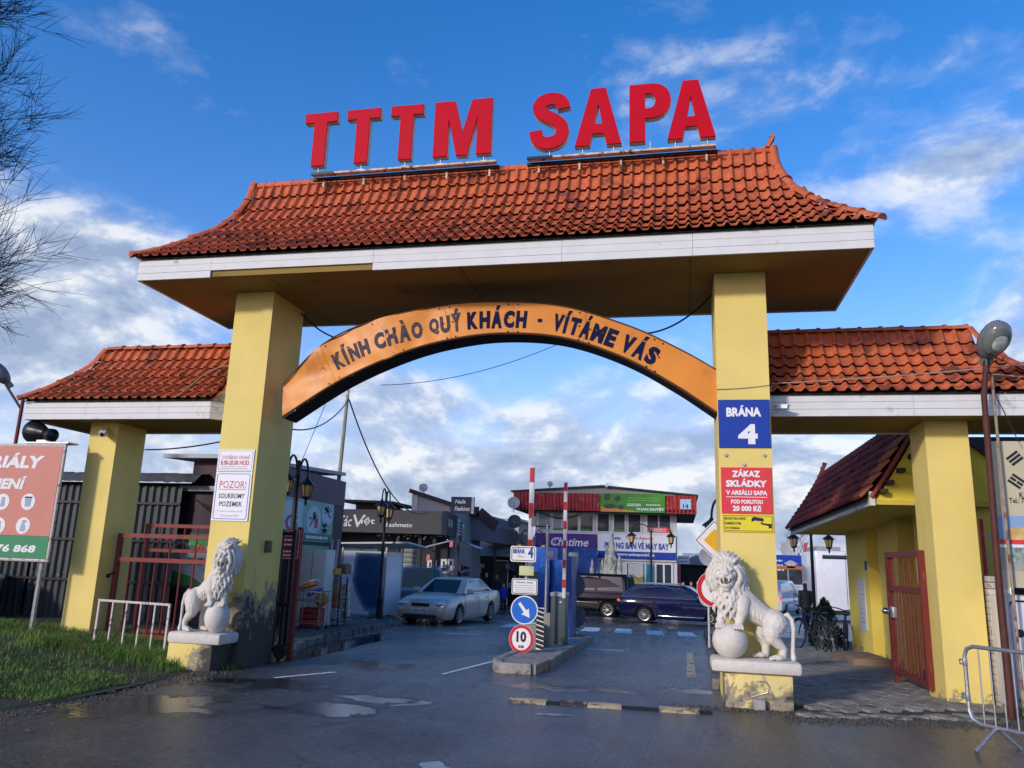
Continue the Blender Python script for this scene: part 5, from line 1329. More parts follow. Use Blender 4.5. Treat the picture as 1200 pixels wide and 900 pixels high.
disc(fr, cx, cz, R_, 'rim', WHITE, t, th=.015); disc(fr, cx, cz, R_*.92, 'disc', mat('arrow_blue', (.01,.13,.55), .35, nz=(6,.06)), t, d=.003, th=.004)
c_, s_ = cos(radians(-52)), sin(radians(-52)); ar = [(-.62,.10),(.12,.12),(.10,.34),(.66,0),(.10,-.34),(.12,-.12),(-.62,-.10)]
q = MB(); q.prism([(cx+R_*(x*c_-y*s_), cz+R_*(x*s_+y*c_)) for x, y in ar][::-1], fr.p(0,0,.006), fr.r, fr.u, -fr.n, .003); q.build('arrow', WHITE, t, recalc=True)
x0, x1, z0, z1 = pbox(597, 732, 625, 766); cx, cz, R_ = (x0+x1)/2, (z0+z1)/2, (x1-x0)/2
t = thing('speed_sign', 'round red-rimmed 10 KM speed limit sign, lowest on the island post', 'sign', (cx, Ys, cz))
disc(fr, cx, cz, R_, 'disc', WHITE, t, th=.015, ry=R_*1.1); disc(fr, cx, cz, R_*.98, 'red_ring', mat('ring_red', (.55,.015,.03), .4, nz=(5,.06)), t, d=.004, th=.003, inner=.78, ry=R_*1.08)
text(fr, '10', cx, cz+.04, R_*.80, R_*.85, INK, t, d=.004, bold=.04); text(fr, 'KM', cx, cz-R_*.58, R_*.42, R_*.22, INK, t, d=.004, bold=.04)
# small yellow-green box between the signs
x0, x1, z0, z1 = pbox(607, 663, 624, 675); q = MB(); q.rbox(x0, x1, 14.50, 14.57, z0, z1, .01); tag(q.build('lamp_box', mat('pale_green', (.50,.55,.30), .6)), 'small pale green box on the island post between two signs', 'box')
# striped marker post
t = thing('striped_marker', 'black and white striped marker board standing on the island', 'marker', (-2.5, 15.2, gz(15.2)+.13))
x0, x1, z0, z1 = pbox(629, 712, 636.5, 767, 15.2); fr2 = F((0, 15.2, 0))
plate(fr2, x0, x1, gz(15.2)+.13, z1, 'board', WHITE, t, th=.02)
nS = 9; hh = (z1-gz(15.2)-.13)/nS
for k in range(nS):
    zb_ = gz(15.2)+.13+k*hh; dz_ = min(hh*.5+.02, .09)
    q = MB(); P = [(x0, zb_+hh*.5), (x1, zb_), (x1, min(z1, zb_+dz_)), (x0, min(z1, zb_+hh*.5+dz_))]; q.prism(P[::-1], fr2.p(0,0,.003), fr2.r, fr2.u, -fr2.n, .002); q.build('stripe', INK, t, recalc=True)
t = thing('island_cabinet', 'low grey steel cabinet behind the speed limit sign', 'cabinet', (-2.6, 15.3, gz(15.3)+.13))
x0, x1, z0, z1 = pbox(612, 731, 628, 770, 15.4); q = MB(); q.rbox(x0, x1, 15.4, 15.75, gz(15.4)+.13, z1, .015); q.build('case', mat('stone_grey', (.27,.26,.23), .7, nz=(5,.1)), t)
q = MB(); q.rbox(x0-.02, x1+.02, 15.38, 15.77, z1, z1+.03, .01); q.build('lid', LIDG, t)
x0, x1, z0, z1 = pbox(637, 718, 644, 765, 15.9); q = MB(); q.rbox(x0, x1, 15.9, 16.0, gz(15.9)+.13, z1, .01); q.build('side_case', MATS['stone_grey'], t)
# speed bump in yellow and black pieces
sb = thing('speed_bump', 'worn speed bump of yellow and black rubber segments across the right lane', 'speed bump', (-.9, 9.75, 0))
BPL = mat('bump_pale', (.36,.32,.25), .8, nz=(10,.4), bump=(40,.8), dirt=((.05,.045,.04), 5, .47), world=True); BY = mat('bump_yellow', (.46,.36,.20), .75, nz=(10,.3), bump=(50,.6), dirt=((.10,.085,.06), 6, .53), world=True); BB = mat('bump_black', (.022,.021,.02), .8, nz=(10,.3), bump=(60,.8))
p0 = Vector((-1.98, 9.72)); p1 = Vector((.26, 9.85)); n = 6
lens = [.45, .15, .32, .40, .42, .46, .14]; cols = 'YBPYBYB'; x = 0; dr = (p1-p0).normalized(); nr = Vector((-dr.y, dr.x))
for L_, c_ in zip(lens, cols):
    a = p0+dr*x; c = p0+dr*(x+L_-.012); x += L_; prof = [(-.14,0),(-.11,.022),(-.04,.038),(.04,.038),(.11,.022),(.14,0)]
    if c_ == 'B': prof = [(u*.85, z*.45) for u, z in prof]
    q = MB(); vs = [Vector((*(a+nr*u), z)) for u, z in prof]+[Vector((*(c+nr*u), z)) for u, z in prof]
    q.add(vs, [(i, i+6, i+7, i+1) for i in range(5)]+[(0,1,2,3,4,5),(11,10,9,8,7,6)]); q.build('bump_segment', BY if c_ == 'Y' else (BPL if c_ == 'P' else BB), sb, recalc=True)
# blue tarpaulin-wrapped booth on the island's far end
TARP = mat('blue_tarp', (.012,.12,.48), .42, nz=(5,.25), bump=(9,1.0)); TARPD = mat('blue_tarp_dark', (.01,.06,.26), .45, nz=(5,.25), bump=(9,1.0))
def crumple(x0, x1, y0, y1, z0, z1, amp=.035, n=14):
    bm = bmesh.new(); bmesh.ops.create_cube(bm, size=1)
    bmesh.ops.subdivide_edges(bm, edges=bm.edges[:], cuts=n, use_grid_fill=True)
    q = MB()
    for v in bm.verts:
        v.co = Vector(((x0+x1)/2+v.co.x*(x1-x0), (y0+y1)/2+v.co.y*(y1-y0), (z0+z1)/2+v.co.z*(z1-z0)))
        d = mn.noise_vector(v.co*3.1)*amp+mn.noise_vector(v.co*9)*amp*.45; v.co += d
    q.bm(bm, True); return q
t = thing('wrapped_booth', 'ticket booth wrapped in crumpled bright blue tarpaulin behind the island signs', 'booth', (-3.4, 21.5, gz(21.5)))
a = spot(617, 641, Y=21.2); c = spot(643, 700, Y=21.2); d_ = spot(667, 655, Y=21.2)
crumple(a.x, c.x, 21.2, 22.6, gz(21.5)+.05, a.z).build('tarpaulin', TARP, t)
crumple(c.x+.02, d_.x, 21.35, 22.8, gz(21.5)+.05, a.z-.32).build('tarpaulin', TARP, t)
a2 = spot(664, 652, Y=19.2); c2 = spot(669, 735, Y=19.2)
crumple(a2.x-.08, c2.x, 19.2, 20.2, gz(19.5)+.1, a2.z, .02, 10).build('tarpaulin', TARPD, t)
t = thing('blue_awning', 'dark blue tarpaulin hanging under the purple shop sign', 'awning', (-7, 42.5, 0))
a = spot(640, 641, Y=43.0); c = spot(699, 668, Y=43.0)
crumple(a.x, c.x, 43.0, 43.25, gz(43), a.z, .06, 14).build('sheet', TARPD, t)
A_ = spot(672, 657, Y=20.5); q = MB(); q.rbox(A_.x-.14, A_.x+.12, 20.5, 20.55, A_.z-.22, A_.z+.22, .05); tag(q.build('mirror_back', mat('mirror_grey', (.38,.38,.35), .5)), 'pale grey plastic panel beside the blue wrapped booth', 'panel')
for k, (py, w_) in enumerate(((686, 'upper'), (722, 'lower'))):
    A_ = spot(670, py, Y=20.4); t = thing('round_sign', f'{w_} round grey sign seen from behind, beside the wrapped booth', 'sign', tuple(A_))
    disc(F((0, 20.4, 0)), A_.x+.04, A_.z, .30, 'disc', mat('sign_back_grey', (.16,.18,.21), .5, .3), t, th=.02)
    q = MB(); q.cyl((A_.x+.04, 20.44, gz(20.4)+.1), (A_.x+.04, 20.44, A_.z+.2), .025, n=8); q.build('pole', STEEL, t)
# red notice on post at the left pillar
t = thing('red_notice', 'dark red notice board with white print on a red post beside the left main pillar', 'sign', (-6.2, 12.4, 0))
x0, x1, z0, z1 = pbox(328, 620, 350, 656, 12.35); fr3 = F((0, 12.35, 0)); DRED = mat('dark_red_paint', (.30,.012,.02), .5, nz=(5,.1)); DRP = mat('red_oxide_post', (.17,.025,.022), .6, nz=(6,.15))
plate(fr3, x0, x1, z0, z1, 'board', DRED, t, th=.02); rim(fr3, x0+.015, x1-.02, z0+.015, z1-.015, .008, WHITE, t, d=.003, rad=.02)
smallprint(fr3, x0+.03, x1-.08, [z1-.10-.075*k for k in range(3)], .028, WHITE, t, seed=7); smallprint(fr3, x0+.03, x1-.12, [z0+.07, z0+.13], .028, WHITE, t, seed=8)
A_ = spot(352, 618, Y=12.42); B_ = spot(331, 772, Y=12.42)
q = MB(); q.box(A_.x-.03, A_.x+.05, 12.38, 12.46, gz(12.4), A_.z); q.build('post', DRP, t)
q = MB(); q.box(A_.x-.20, A_.x-.15, 12.40, 12.44, gz(12.4), A_.z-.3); q.build('thin_post', IRON, t)
t = thing('gate_wheel_frame', 'folded dark iron gate leaf standing against the left main pillar', 'gate', (-6.2, 12.6, 0))
q = MB(); 
for xx in (-6.34, -6.12): q.box(xx, xx+.05, 12.0, 12.05, .1, 2.0)
q.build('stile', IRON, t)
for zz in (.12, .8, 1.9): q = MB(); q.box(-6.29, -6.12, 12.005, 12.045, zz, zz+.05); q.build('rail', IRON, t)
q = MB(); q.lathe([(.05,-.03),(.10,-.03),(.12,0),(.10,.03),(.05,.03)], (-6.14, 11.95, .12), 16, (0,1,0)); q.build('wheel', TYRE, t)
# priority and no-entry signs behind the right pillar
t = thing('sign_mast', 'dark post with a yellow diamond priority sign left of the right pillar', 'sign', (.55, 14.6, 0))
A_ = spot(838, 633, Y=14.6); fr4 = F((A_.x, 14.6, A_.z), (1,0,.03), (-.03,0,1)); R_ = .36
for nm, rr_, m_, d_ in (('plate', R_, WHITE, 0), ('border', R_*.93, INK, .003), ('white_field', R_*.88, WHITE, .005), ('yellow_field', R_*.55, mat('priority_yellow', (.75,.40,.02), .4, nz=(5,.06)), .008)):
    q = MB(); q.prism([(rr_,0),(0,rr_),(-rr_,0),(0,-rr_)], fr4.p(0,0,d_), fr4.r, fr4.u, -fr4.n, .004 if d_ else .015); q.build(nm, m_, t)
q = MB(); q.cyl((A_.x+.04, 14.64, gz(14.6)), (A_.x+.04, 14.64, A_.z+.3), .035, n=8); q.build('pole', IRON, t)
A_ = spot(838, 690, Y=13.6); t = thing('prohibition_sign', 'round red-rimmed sign half hidden behind the right lion', 'sign', (A_.x, 13.6, 0))
fr5 = F((0, 13.6, 0)); disc(fr5, A_.x, A_.z, .29, 'disc', WHITE, t, th=.015); disc(fr5, A_.x, A_.z, .285, 'red_ring', MATS['ring_red'], t, d=.004, th=.003, inner=.76)
q = MB(); q.prism([(.02,-.16),(.06,-.16),(.06,.02),(.11,.02),(.04,.12),(-.03,.02),(.02,.02)], fr5.p(A_.x, A_.z, .004), fr5.r, fr5.u, -fr5.n, .003); q.build('arrow', INK, t, recalc=True)
q = MB(); q.cyl((A_.x, 13.64, gz(13.6)), (A_.x, 13.64, A_.z+.2), .03, n=8); q.build('pole', IRON, t)
for k, py in enumerate((652, 700)):
    A_ = spot(830, py, Y=18+k*.1); t = thing('round_sign', ('upper', 'lower')[k]+' small pale round sign seen from behind, left of the right lion', 'sign', tuple(A_))
    disc(F((0, 18+k*.1, 0)), A_.x, A_.z, .2, 'disc', SILVER, t, th=.015); q = MB(); q.cyl((A_.x, 18.13, gz(18)), (A_.x, 18.13, A_.z+.1), .022, n=8); q.build('pole', STEEL, t)
# ================================================================ buildings beyond the gate
def wbox(x0, x1, y0, y1, z0, z1): q = MB(); q.box(x0, x1, y0, y1, z0, z1); return q
WWALL = mat('white_render', (.58,.58,.55), .7, nz=(1.5,.08), dirt=((.36,.35,.32), 2.2, .62)); FRAMEW = mat('white_frame', (.66,.67,.66), .45, nz=(6,.05))
CORR = mat('red_corrugated', (.34,.030,.028), .55, nz=(3,.2), dirt=((.40,.16,.13), 4, .57)); DARKU = mat('eave_dark_timber', (.030,.026,.026), .8); ROOFE = mat('roof_edge', (.03,.035,.033), .5)  # eave box has one near-black timber colour
WIND = glass('window_glass', (.035,.05,.06), .05); WINL = mat('window_blind', (.25,.30,.30), .5, nz=(3,.2)); PURP = mat('purple_board', (.075,.022,.19), .4, nz=(3,.08))
def px_box(px0, py0, px1, py1, Y): a = spot(px0, py0, Y=Y); c = spot(px1, py1, Y=Y); return a.x, c.x, c.z, a.z
YB = 44.0; G = gz(YB)
b = thing('shop_building', 'two-storey white shop building with red corrugated parapet behind the island', 'building', (-4, YB+4, G))
X0, X1 = -7.85, -.10
q = MB(); q.box(X0, X1, YB+.12, YB+9, G-.2, 4.55); q.build('wall', WWALL, b)
# upper projecting eave box with dark underside
q = MB(); q.box(-8.95, .95, YB-.9, YB+9.5, 4.48, 4.60); q.box(-8.9, .9, YB-.85, YB+9.3, 4.60, 5.30); q.build('eave_box', DARKU, b)
q = MB(); q.prism([(1.05,5.34),(1.05,5.42),(-4.05,5.86),(-9.1,5.50),(-9.1,5.42),(-4.05,5.77)], (0, YB-1.0, 0), (1,0,0), (0,0,1), (0,1,0), 10.6); q.build('roof', ROOFE, b, recalc=True)
q = MB(); q.prism([(.9,5.30),(.9,5.36),(-4.05,5.77),(-8.9,5.42),(-8.9,5.30)], (0, YB-.82, 0), (1,0,0), (0,0,1), (0,1,0), .05); q.build('gable_board', mat('gable_grey', (.30,.31,.28), .7), b, recalc=True)
def corrugated(x0, x1, y, z0, z1, name, m, parent, pitch=.22, amp=.03, sheetw=1.1, along='x'):
    """one mesh per sheet; each folds in and out"""
    n = max(1, round((x1-x0)/sheetw)); w_ = (x1-x0)/n
    for k in range(n):
        a = x0+w_*k+.004; c = a+w_-.008; q = MB(); m_ = max(2, int((c-a)/(pitch/4))); vs = []
        for i in range(m_+1):
            xx = a+(c-a)*i/m_; dd = amp*(1 if (i//2) % 2 else -1)+.002*(k % 2)
            P = (xx, y-dd) if along == 'x' else (y+dd, xx)
            vs += [(P[0], P[1], z0), (P[0], P[1], z1)]
        q.add(vs, [(2*i, 2*i+2, 2*i+3, 2*i+1) for i in range(m_)]); q.build(name, m, parent)
corrugated(-8.95, -4.15, YB-.93, 4.46, 5.40, 'parapet_sheet', CORR, b, .2)
corrugated(-.65, .95, YB-.93, 4.40, 5.36, 'parapet_sheet', CORR, b, .2)
fr = F((0, YB-1.0, 0)); GRN = mat('banner_green', (.06,.26,.02), .45, nz=(1.2,.2)); ORN = mat('banner_orange', (.62,.27,.05), .45)
plate(fr, -4.12, -.68, 4.42, 5.42, 'green_banner', GRN, b, th=.03)
q = MB(); q.prism([(-4.1,4.44),(-1.9,4.44),(-3.0,4.60),(-4.1,4.70)], fr.p(0,0,.004), fr.r, fr.u, -fr.n, .003); q.build('banner_print', ORN, b, recalc=True)
text(fr, 'PHAN DUYỆT', -1.45, 4.60, 1.45, .19, WHITE, b, d=.006, bold=.05)
smallprint(fr, -2.7, -1.9, [4.78, 4.86], .05, WHITE, b, d=.006, seed=3); smallprint(fr, -1.7, -.85, [4.83], .05, WHITE, b, d=.006, seed=5); smallprint(fr, -2.7, -.9, [5.05, 5.18], .04, mat('banner_pale', (.22,.42,.15), .5), b, d=.006, seed=9)
q = MB()
for cx, cz, rx, rz_ in ((-3.75,5.22,.17,.19),(-3.6,4.72,.38,.12),(-3.02,4.68,.18,.13),(-3.2,5.14,.17,.15)): q.prism([(cx+rx*cos(a*pi/8), cz+rz_*sin(a*pi/8)) for a in range(16)], fr.p(0,0,.006), fr.r, fr.u, -fr.n, .002)
q.build('banner_print', mat('banner_dark', (.05,.07,.07), .5, nz=(6,.6)), b)
x0, x1, z0, z1 = px_box(797, 585, 810, 597, YB-1.0); plate(fr, x0, x1, z0, z1, 'number_board', mat('pale_blue_board', (.35,.55,.65), .5), b, d=.01, th=.01); text(fr, '14', (x0+x1)/2, z0+.16, .28, .24, BINK, b, d=.014, bold=.04)
# windows of the upper floor
def window(parent, fr, x0, x1, z0, z1, panes=1, m=WIND, fw=.06, d=0):
    f = plate(fr, x0, x1, z0, z1, 'window', FRAMEW, parent, d=d, th=.05)
    w_ = (x1-x0-fw)/panes
    for k in range(panes): plate(fr, x0+fw+w_*k, x0+w_*(k+1), z0+fw, z1-fw, 'pane', m, f, d=d+.004, th=.008)
    return f
fw_ = F((0, YB+.06, 0))
for px0, px1, mm, pn in ((630,646,WINL,1),(647,659,WINL,1),(664,678.5,WIND,1),(679,696,WIND,1),(699,715,WIND,1),(718,733.5,WIND,1),(735,752,WIND,1),(757,787,WIND,2)):
    x0, x1, z0, z1 = px_box(px0, 601, px1, 620.5, YB+.06); window(b, fw_, x0, x1, 3.36, 4.44, pn, mm, .07)
x0, x1, z0, z1 = px_box(757, 601, 787, 620.5, YB); plate(fw_, x0+.1, x1-.1, 3.44, 3.72, 'window_print', REDS, b, d=.02, th=.006); smallprint(fw_, x0+.2, x1-.2, [3.52, 3.62], .05, WHITE, b, d=.024)
for px in (647, 679, 718): x0, x1, *_ = px_box(px+1, 601, px+13, 620, YB); plate(fw_, x0, x1, 3.42, 3.54, 'window_print', GRN, b, d=.02, th=.006)
q = MB(); q.box(X0-.02, X1+.02, YB+.02, YB+.12, 3.26, 3.34); q.build('sill', FRAMEW, b)
q = MB(); q.tube(sag((-7.6, YB-.1, 4.40), (-5.3, YB-.1, 4.35), .28, 12), .02, 5); q.build('cable', CAB, b)
# shop signs
fs = F((0, YB-.15, 0)); x0, x1, z0, z1 = px_box(629, 625, 698.5, 643, YB-.15)
plate(fs, -7.78, x1, 2.42, 3.24, 'purple_sign', PURP, b, th=.12); text(fs, 'Chatime', x1-1.45, 2.80, 2.1, .46, WHITE, b, d=.006, bold=.02, italic=.25)
q = MB(); q.tube([fs.p(-6.75,2.62,.006), fs.p(-6.6,3.0,.006), fs.p(-6.45,3.02,.006), fs.p(-6.5,2.85,.006), fs.p(-6.25,2.9,.006)], .025, 4); q.build('logo', WHITE, b)
x0, x1, z0, z1 = px_box(700.5, 625, 792, 654, YB-.15)
plate(fs, x0, x1, 2.38, 3.26, 'white_sign', WHITE, b, th=.12); plate(fs, x0, x1, 2.02, 2.375, 'blue_sign', mat('sign_mid_blue', (.012,.05,.32), .45, nz=(4,.06)), b, th=.12)
text(fs, 'Asia', x0+.95, 3.08, .62, .16, BINK, b, d=.006, bold=.04, italic=.2); text(fs, 'Travel Agency', x0+2.25, 3.09, 1.5, .20, RINK, b, d=.006, bold=.02)
text(fs, 'PHÒNG BÁN VÉ MÁY BAY', (x0+x1)/2+.02, 2.72, 3.45, .42, BINK, b, d=.006, bold=.045); text(fs, 'www.asiaspecial.cz', x0+2.05, 2.21, 2.0, .20, WHITE, b, d=.006, bold=.03)
# ground floor: shop windows and door
fg = F((0, YB+.05, 0))
for px0, px1 in ((706,728),(733,757)):
    x0, x1, *_ = px_box(px0, 660, px1, 690, YB); window(b, fg, x0, x1, G+.35, 1.85, 1, WIND, .08)
x0, x1, *_ = px_box(735, 660, 755, 690, YB); plate(fg, x0+.05, x1-.05, .55, 1.75, 'poster', mat('poster_sky', (.50,.52,.46), .5), b, d=.02, th=.006)
q = MB(); q.prism([(x0+.05,.2),(x1-.05,.2),(x1-.05,1.15),(x0+.6,1.0),(x0+.3,1.2),(x0+.05,1.1)], fg.p(0,0,.028), fg.r, fg.u, -fg.n, .004); q.build('poster_print', mat('poster_hill', (.30,.26,.07), .5, nz=(4,.6)), b, recalc=True)
x0, x1, *_ = px_box(716, 660, 728, 690, YB); q = MB(); q.prism([(x0,.4),(x1,.6),(x1-.1,1.3),(x0+.1,1.5)], fg.p(0,0,.02), fg.r, fg.u, -fg.n, .004); q.build('poster_print', mat('poster_orange', (.55,.14,.04), .5, nz=(5,.5)), b, recalc=True)
x0, x1, *_ = px_box(757, 655, 766, 690, YB); plate(fg, x0, x1, G+.2, 1.75, 'poster', mat('poster_cyan', (.06,.35,.45), .5, nz=(4,.3)), b, d=.02)
x0, x1, *_ = px_box(767, 656, 789, 694, YB); f = window(b, fg, x0, x1, G+.05, 1.85, 2, WIND, .10); f['label'] = 'white framed glass door'
q = MB(); q.box(X0+.1, X1-.05, YB-.02, YB+.04, 1.90, 2.0); q.build('lintel', FRAMEW, b)
# dishes
def dish(loc, r, label, m=None, face=(.2,-1,.25)):
    t = thing('satellite_dish', label, 'satellite dish', loc); c = Vector(loc); f = Vector(face).normalized()
    q = MB(); q.lathe([(0.001,-.12*r*1.6),(r*.4,-.10*r*1.6),(r*.75,-.05*r*1.6),(r,0),(r*.985,.008),(r*.7,-.045*r*1.6),(.001,-.10*r*1.6)], c, 24, tuple(f)); q.build('reflector', m or mat('dish_grey', (.42,.43,.40), .6, nz=(4,.1)), t)
    q = MB(); q.tube([c-Vector((0,0,r*.9)), c+f*r*.7-Vector((0,0,r*.35))], .015, 5); q.ball(c+f*r*.7-Vector((0,0,r*.3)), .05, seg=8, rings=6); q.build('feed_arm', STEEL, t)
    q = MB(); q.tube([c-f*.1, c-f*.3-Vector((0,0,.1)), c-f*.3-Vector((0,0,r*1.3))], .03, 6); q.build('mount', STEEL, t)
A_ = spot(602, 589, Y=42.6); dish((A_.x, 42.6, A_.z), .34, 'pale grey satellite dish at the left end of the red parapet')
dish((-7.0, YB-.3, 5.95), .0001+.16, 'tiny satellite dish on the roof left of the green banner')
A_ = spot(603, 611, Y=42.8); dish((A_.x, 42.8, A_.z), .38, 'dark satellite dish under the left end of the red parapet', mat('dish_dark', (.05,.06,.06), .6))
A_ = spot(711, 577, Y=YB-1.1); q = MB(); q.ball((A_.x, YB-1.1, 5.78), .08, seg=10, rings=8); q.cyl((A_.x, YB-1.05, 5.78), (A_.x, YB-1.05, 5.98), .03); tag(q.build('roof_lamp', WHITE), 'small round white lamp on the apex of the shop roof', 'lamp')
# pale spiky rock garden in front of the shop
t = thing('rock_spires', 'tall pale grey artificial rock spires in front of the travel agency', 'rockery', (-4.0, 41.0, gz(41)))
ROCK = mat('pale_rock', (.40,.41,.33), .85, nz=(5,.25), bump=(14,.8), dirt=((.14,.15,.10), 4.0, .52)); rd = random.Random(21)
for px, w_, top in ((717,.75,620),(706,.5,655),(726,.55,650),(700,.35,668),(694,.42,655),(711,.6,642),(731,.35,672),(687,.3,678)):
    a = spot(px, top, Y=41); q = MB(); prof = []; zb_ = gz(41); H = a.z-zb_
    n = 12; m_ = 16; vs = []
    for k in range(m_+1):
        f_ = k/m_; r_ = w_*.52*(1-f_)**.62*(1+.22*sin(k*2.1))+.015
        for i in range(n):
            an = 2*pi*i/n; rr_ = r_*(1+.35*mn.noise(Vector((cos(an)*2+px, sin(an)*2, f_*7)))); vs.append((a.x+rr_*cos(an), 41+rr_*sin(an)*.8, zb_+H*f_))
    q.add(vs, [(k*n+i, k*n+(i+1) % n, (k+1)*n+(i+1) % n, (k+1)*n+i) for k in range(m_) for i in range(n)]+[[m_*n+i for i in range(n)]]); q.build('rock', ROCK, t)
def foliage(name, label, cat, c, rx, ry, rz_, n, leaf, m, group=None, seed=1, stem=None, shape=None, stemr=.03):
    """bush of many single leaves with a stem"""
    t = thing(name, label, cat, (c[0], c[1], c[2]-rz_), group=group); rd = random.Random(seed); q = MB()
    for k in range(n):
        while True:
            p = Vector((rd.uniform(-1,1), rd.uniform(-1,1), rd.uniform(-1,1)))
            if p.length <= 1 and (rd.random() < p.length**1.2) and mn.noise(p*2.2+Vector((seed,0,0))) > -.18: break
        if shape: p = shape(p)
        P = Vector(c)+Vector((p.x*rx, p.y*ry, p.z*rz_)); a = Vector((rd.gauss(0,1), rd.gauss(0,1), rd.gauss(0,1))).normalized(); s_ = a.orthogonal().normalized(); l = leaf*rd.uniform(.6,1.3)
        q.add([P-a*l, P+s_*l*.4, P+a*l, P-s_*l*.4], [(0,1,2,3)])
    q.build('leaves', m, t)
    q = MB(); q.cyl((c[0], c[1], c[2]-rz_), (c[0], c[1], c[2]+rz_*.4), stemr, stemr*.4, 6)
    for k in range(7):
        a = rd.uniform(0, 6.28); q.cyl((c[0], c[1], c[2]-rz_*.3+k*.05), (c[0]+cos(a)*rx*.6, c[1]+sin(a)*ry*.6, c[2]+rd.uniform(-.3,.6)*rz_), stemr*.4, stemr*.15, 4)
    q.build('stem', mat('bark', (.05,.04,.03), .9, nz=(12,.3)), t); return t
LEAFD = mat('dark_leaf', (.035,.07,.02), .6, nz=(2,.5)); LEAFR = mat('rusty_leaf', (.10,.06,.025), .7, nz=(3,.6)); FIR = mat('fir_needles', (.012,.035,.014), .7, nz=(4,.4))
a = spot(737, 686, Y=39.5)
foliage('hedge_bush', 'brownish green hedge behind the blue estate car, left of the lamp post', 'bush', (a.x, 39.5, -.1), .95, .5, .55, 900, .07, LEAFR, seed=3)
foliage('hedge_bush', 'small dark green hedge at the foot of the pale rock spires', 'bush', (a.x-1.1, 39.7, -.15), .7, .5, .5, 700, .07, LEAFD, seed=4)
# ---------------------------------------------------------------- dark shop building on the left of the road
YT = 32.0; GT = gz(YT); DKG = mat('charcoal_board', (.040,.045,.042), .5, nz=(.7,.25)); DKB = mat('dark_navy_board', (.012,.018,.04), .5)
b = thing('dark_shop', 'low dark shop building with charcoal sign band and white hand lettering', 'building', (-12, YT+2, GT))
a0 = spot(380, 597, Y=YT); a1 = spot(524, 598, Y=YT); a2 = spot(524, 625, Y=YT); a3 = spot(380, 624, Y=YT)
xl, xr, zb_, zt_ = a0.x-.3, a1.x, (a2.z+a3.z)/2, (a0.z+a1.z)/2
c1 = spot(545, 606, Y=38.0); xr2 = c1.x
fd = F((0, YT, 0)); plate(fd, xl, xr, zb_, zt_, 'sign_band', DKG, b, th=.25)
rv = Vector((xr2-xr, 6.0, 0)); fside = F((xr, YT, 0), rv); L_ = rv.length
plate(fside, 0.0, L_*.55, zb_-.02, zt_, 'side_sign_band', DKB, b, th=.2, d=.002)
SCR = mat('chalk_white', (.72,.72,.68), .6)
def script(fr, body, px0, px1, py0, py1, it=.15, bold=.01):
    a = spot(px0, py0, Y=YT); c = spot(px1, py1, Y=YT); text(fr, body, (a.x+c.x)/2, (a.z+c.z)/2, c.x-a.x, a.z-c.z, SCR, b, d=.006, bold=bold, italic=it)
script(fd, 'Tác', 397.5, 412, 604, 617); script(fd, 'V', 413, 427, 603, 618); script(fd, 'iệt', 424, 439, 606, 616); script(fd, 'Fashmeto', 453, 483, 612, 618)
text(fside, 'Tác Việt', L_*.18, (zb_+zt_)/2, L_*.22, .42, SCR, b, d=.008, bold=.02)
for k, (f0, f1, mm) in enumerate(((.56,.72,'pale'),(.73,.83,'dark'),(.93,1.0,'green'))):
    m_ = {'pale': mat('price_board', (.45,.55,.55), .5), 'dark': DKB, 'green': mat('lime_board', (.45,.55,.25), .5)}[mm]
    plate(fside, L_*f0, L_*f1, zb_-.05-.05*k, zt_-.12-.08*k, 'menu_board', m_, b, th=.05, d=.01)
    smallprint(fside, L_*f0+.08, L_*f1-.05, [zt_-.3-.08*k-.14*j for j in range(4)], .05, INK if mm != 'dark' else WHITE, b, d=.016, seed=20+k)
q = MB(); q.add([(xl,YT+.25,GT),(xr-.1,YT+.25,GT),(xr2-.5,YT+6,GT),(xl,YT+6,GT),(xl,YT+.25,zt_-.1),(xr-.1,YT+.25,zt_-.1),(xr2-.5,YT+6,zt_-.2),(xl,YT+6,zt_-.2)], [(4,5,6,7),(2,3,7,6),(3,0,4,7)]); q.build('wall', mat('dark_wall', (.02,.02,.022), .7), b)
# recessed shop front under the band
yf = YT+1.4
q = MB(); q.box(xl, xr-.3, yf, yf+.1, GT, zt_-.1); q.build('rear_wall', mat('dark_wall2', (.028,.03,.035), .7, nz=(2,.3)), b)
SHUT = mat('grey_shutter', (.16,.18,.18), .55, .2, nz=(3,.15))
a = spot(471, 642, Y=yf); c = spot(491, 690, Y=yf); n = 12
for k in range(n):
    z0 = GT+.05+(a.z-GT-.05)*k/n; q = MB(); q.rbox(a.x, c.x, yf-.05, yf-.01, z0+.005, z0+(a.z-GT)/n-.012, .012); q.build('shutter_slat', SHUT, b)
a = spot(400, 642, Y=yf); c = spot(440, 690, Y=yf); q = MB(); q.box(a.x, c.x, yf-.04, yf-.002, GT+.1, a.z); q.build('panel', mat('grey_blue_panel', (.10,.13,.15), .6, nz=(3,.2)), b)
ff = F((0, yf-.02, 0))
for px0, px1, top in ((501,512,656),(517,524,655),(525,532,655)):
    a = spot(px0, top, Y=yf); c = spot(px1, top, Y=yf); f = window(b, ff, a.x, c.x, GT+.05, a.z, 2 if px0 == 501 else 1, WIND, .09)
for px in (466, 492, 509, 536):
    a = spot(px, 640, Y=YT+.5); q = MB(); q.box(a.x-.07, a.x+.07, YT+.45, YT+.6, GT, zb_); q.build('column', mat('dark_column', (.02,.022,.028), .6), b)
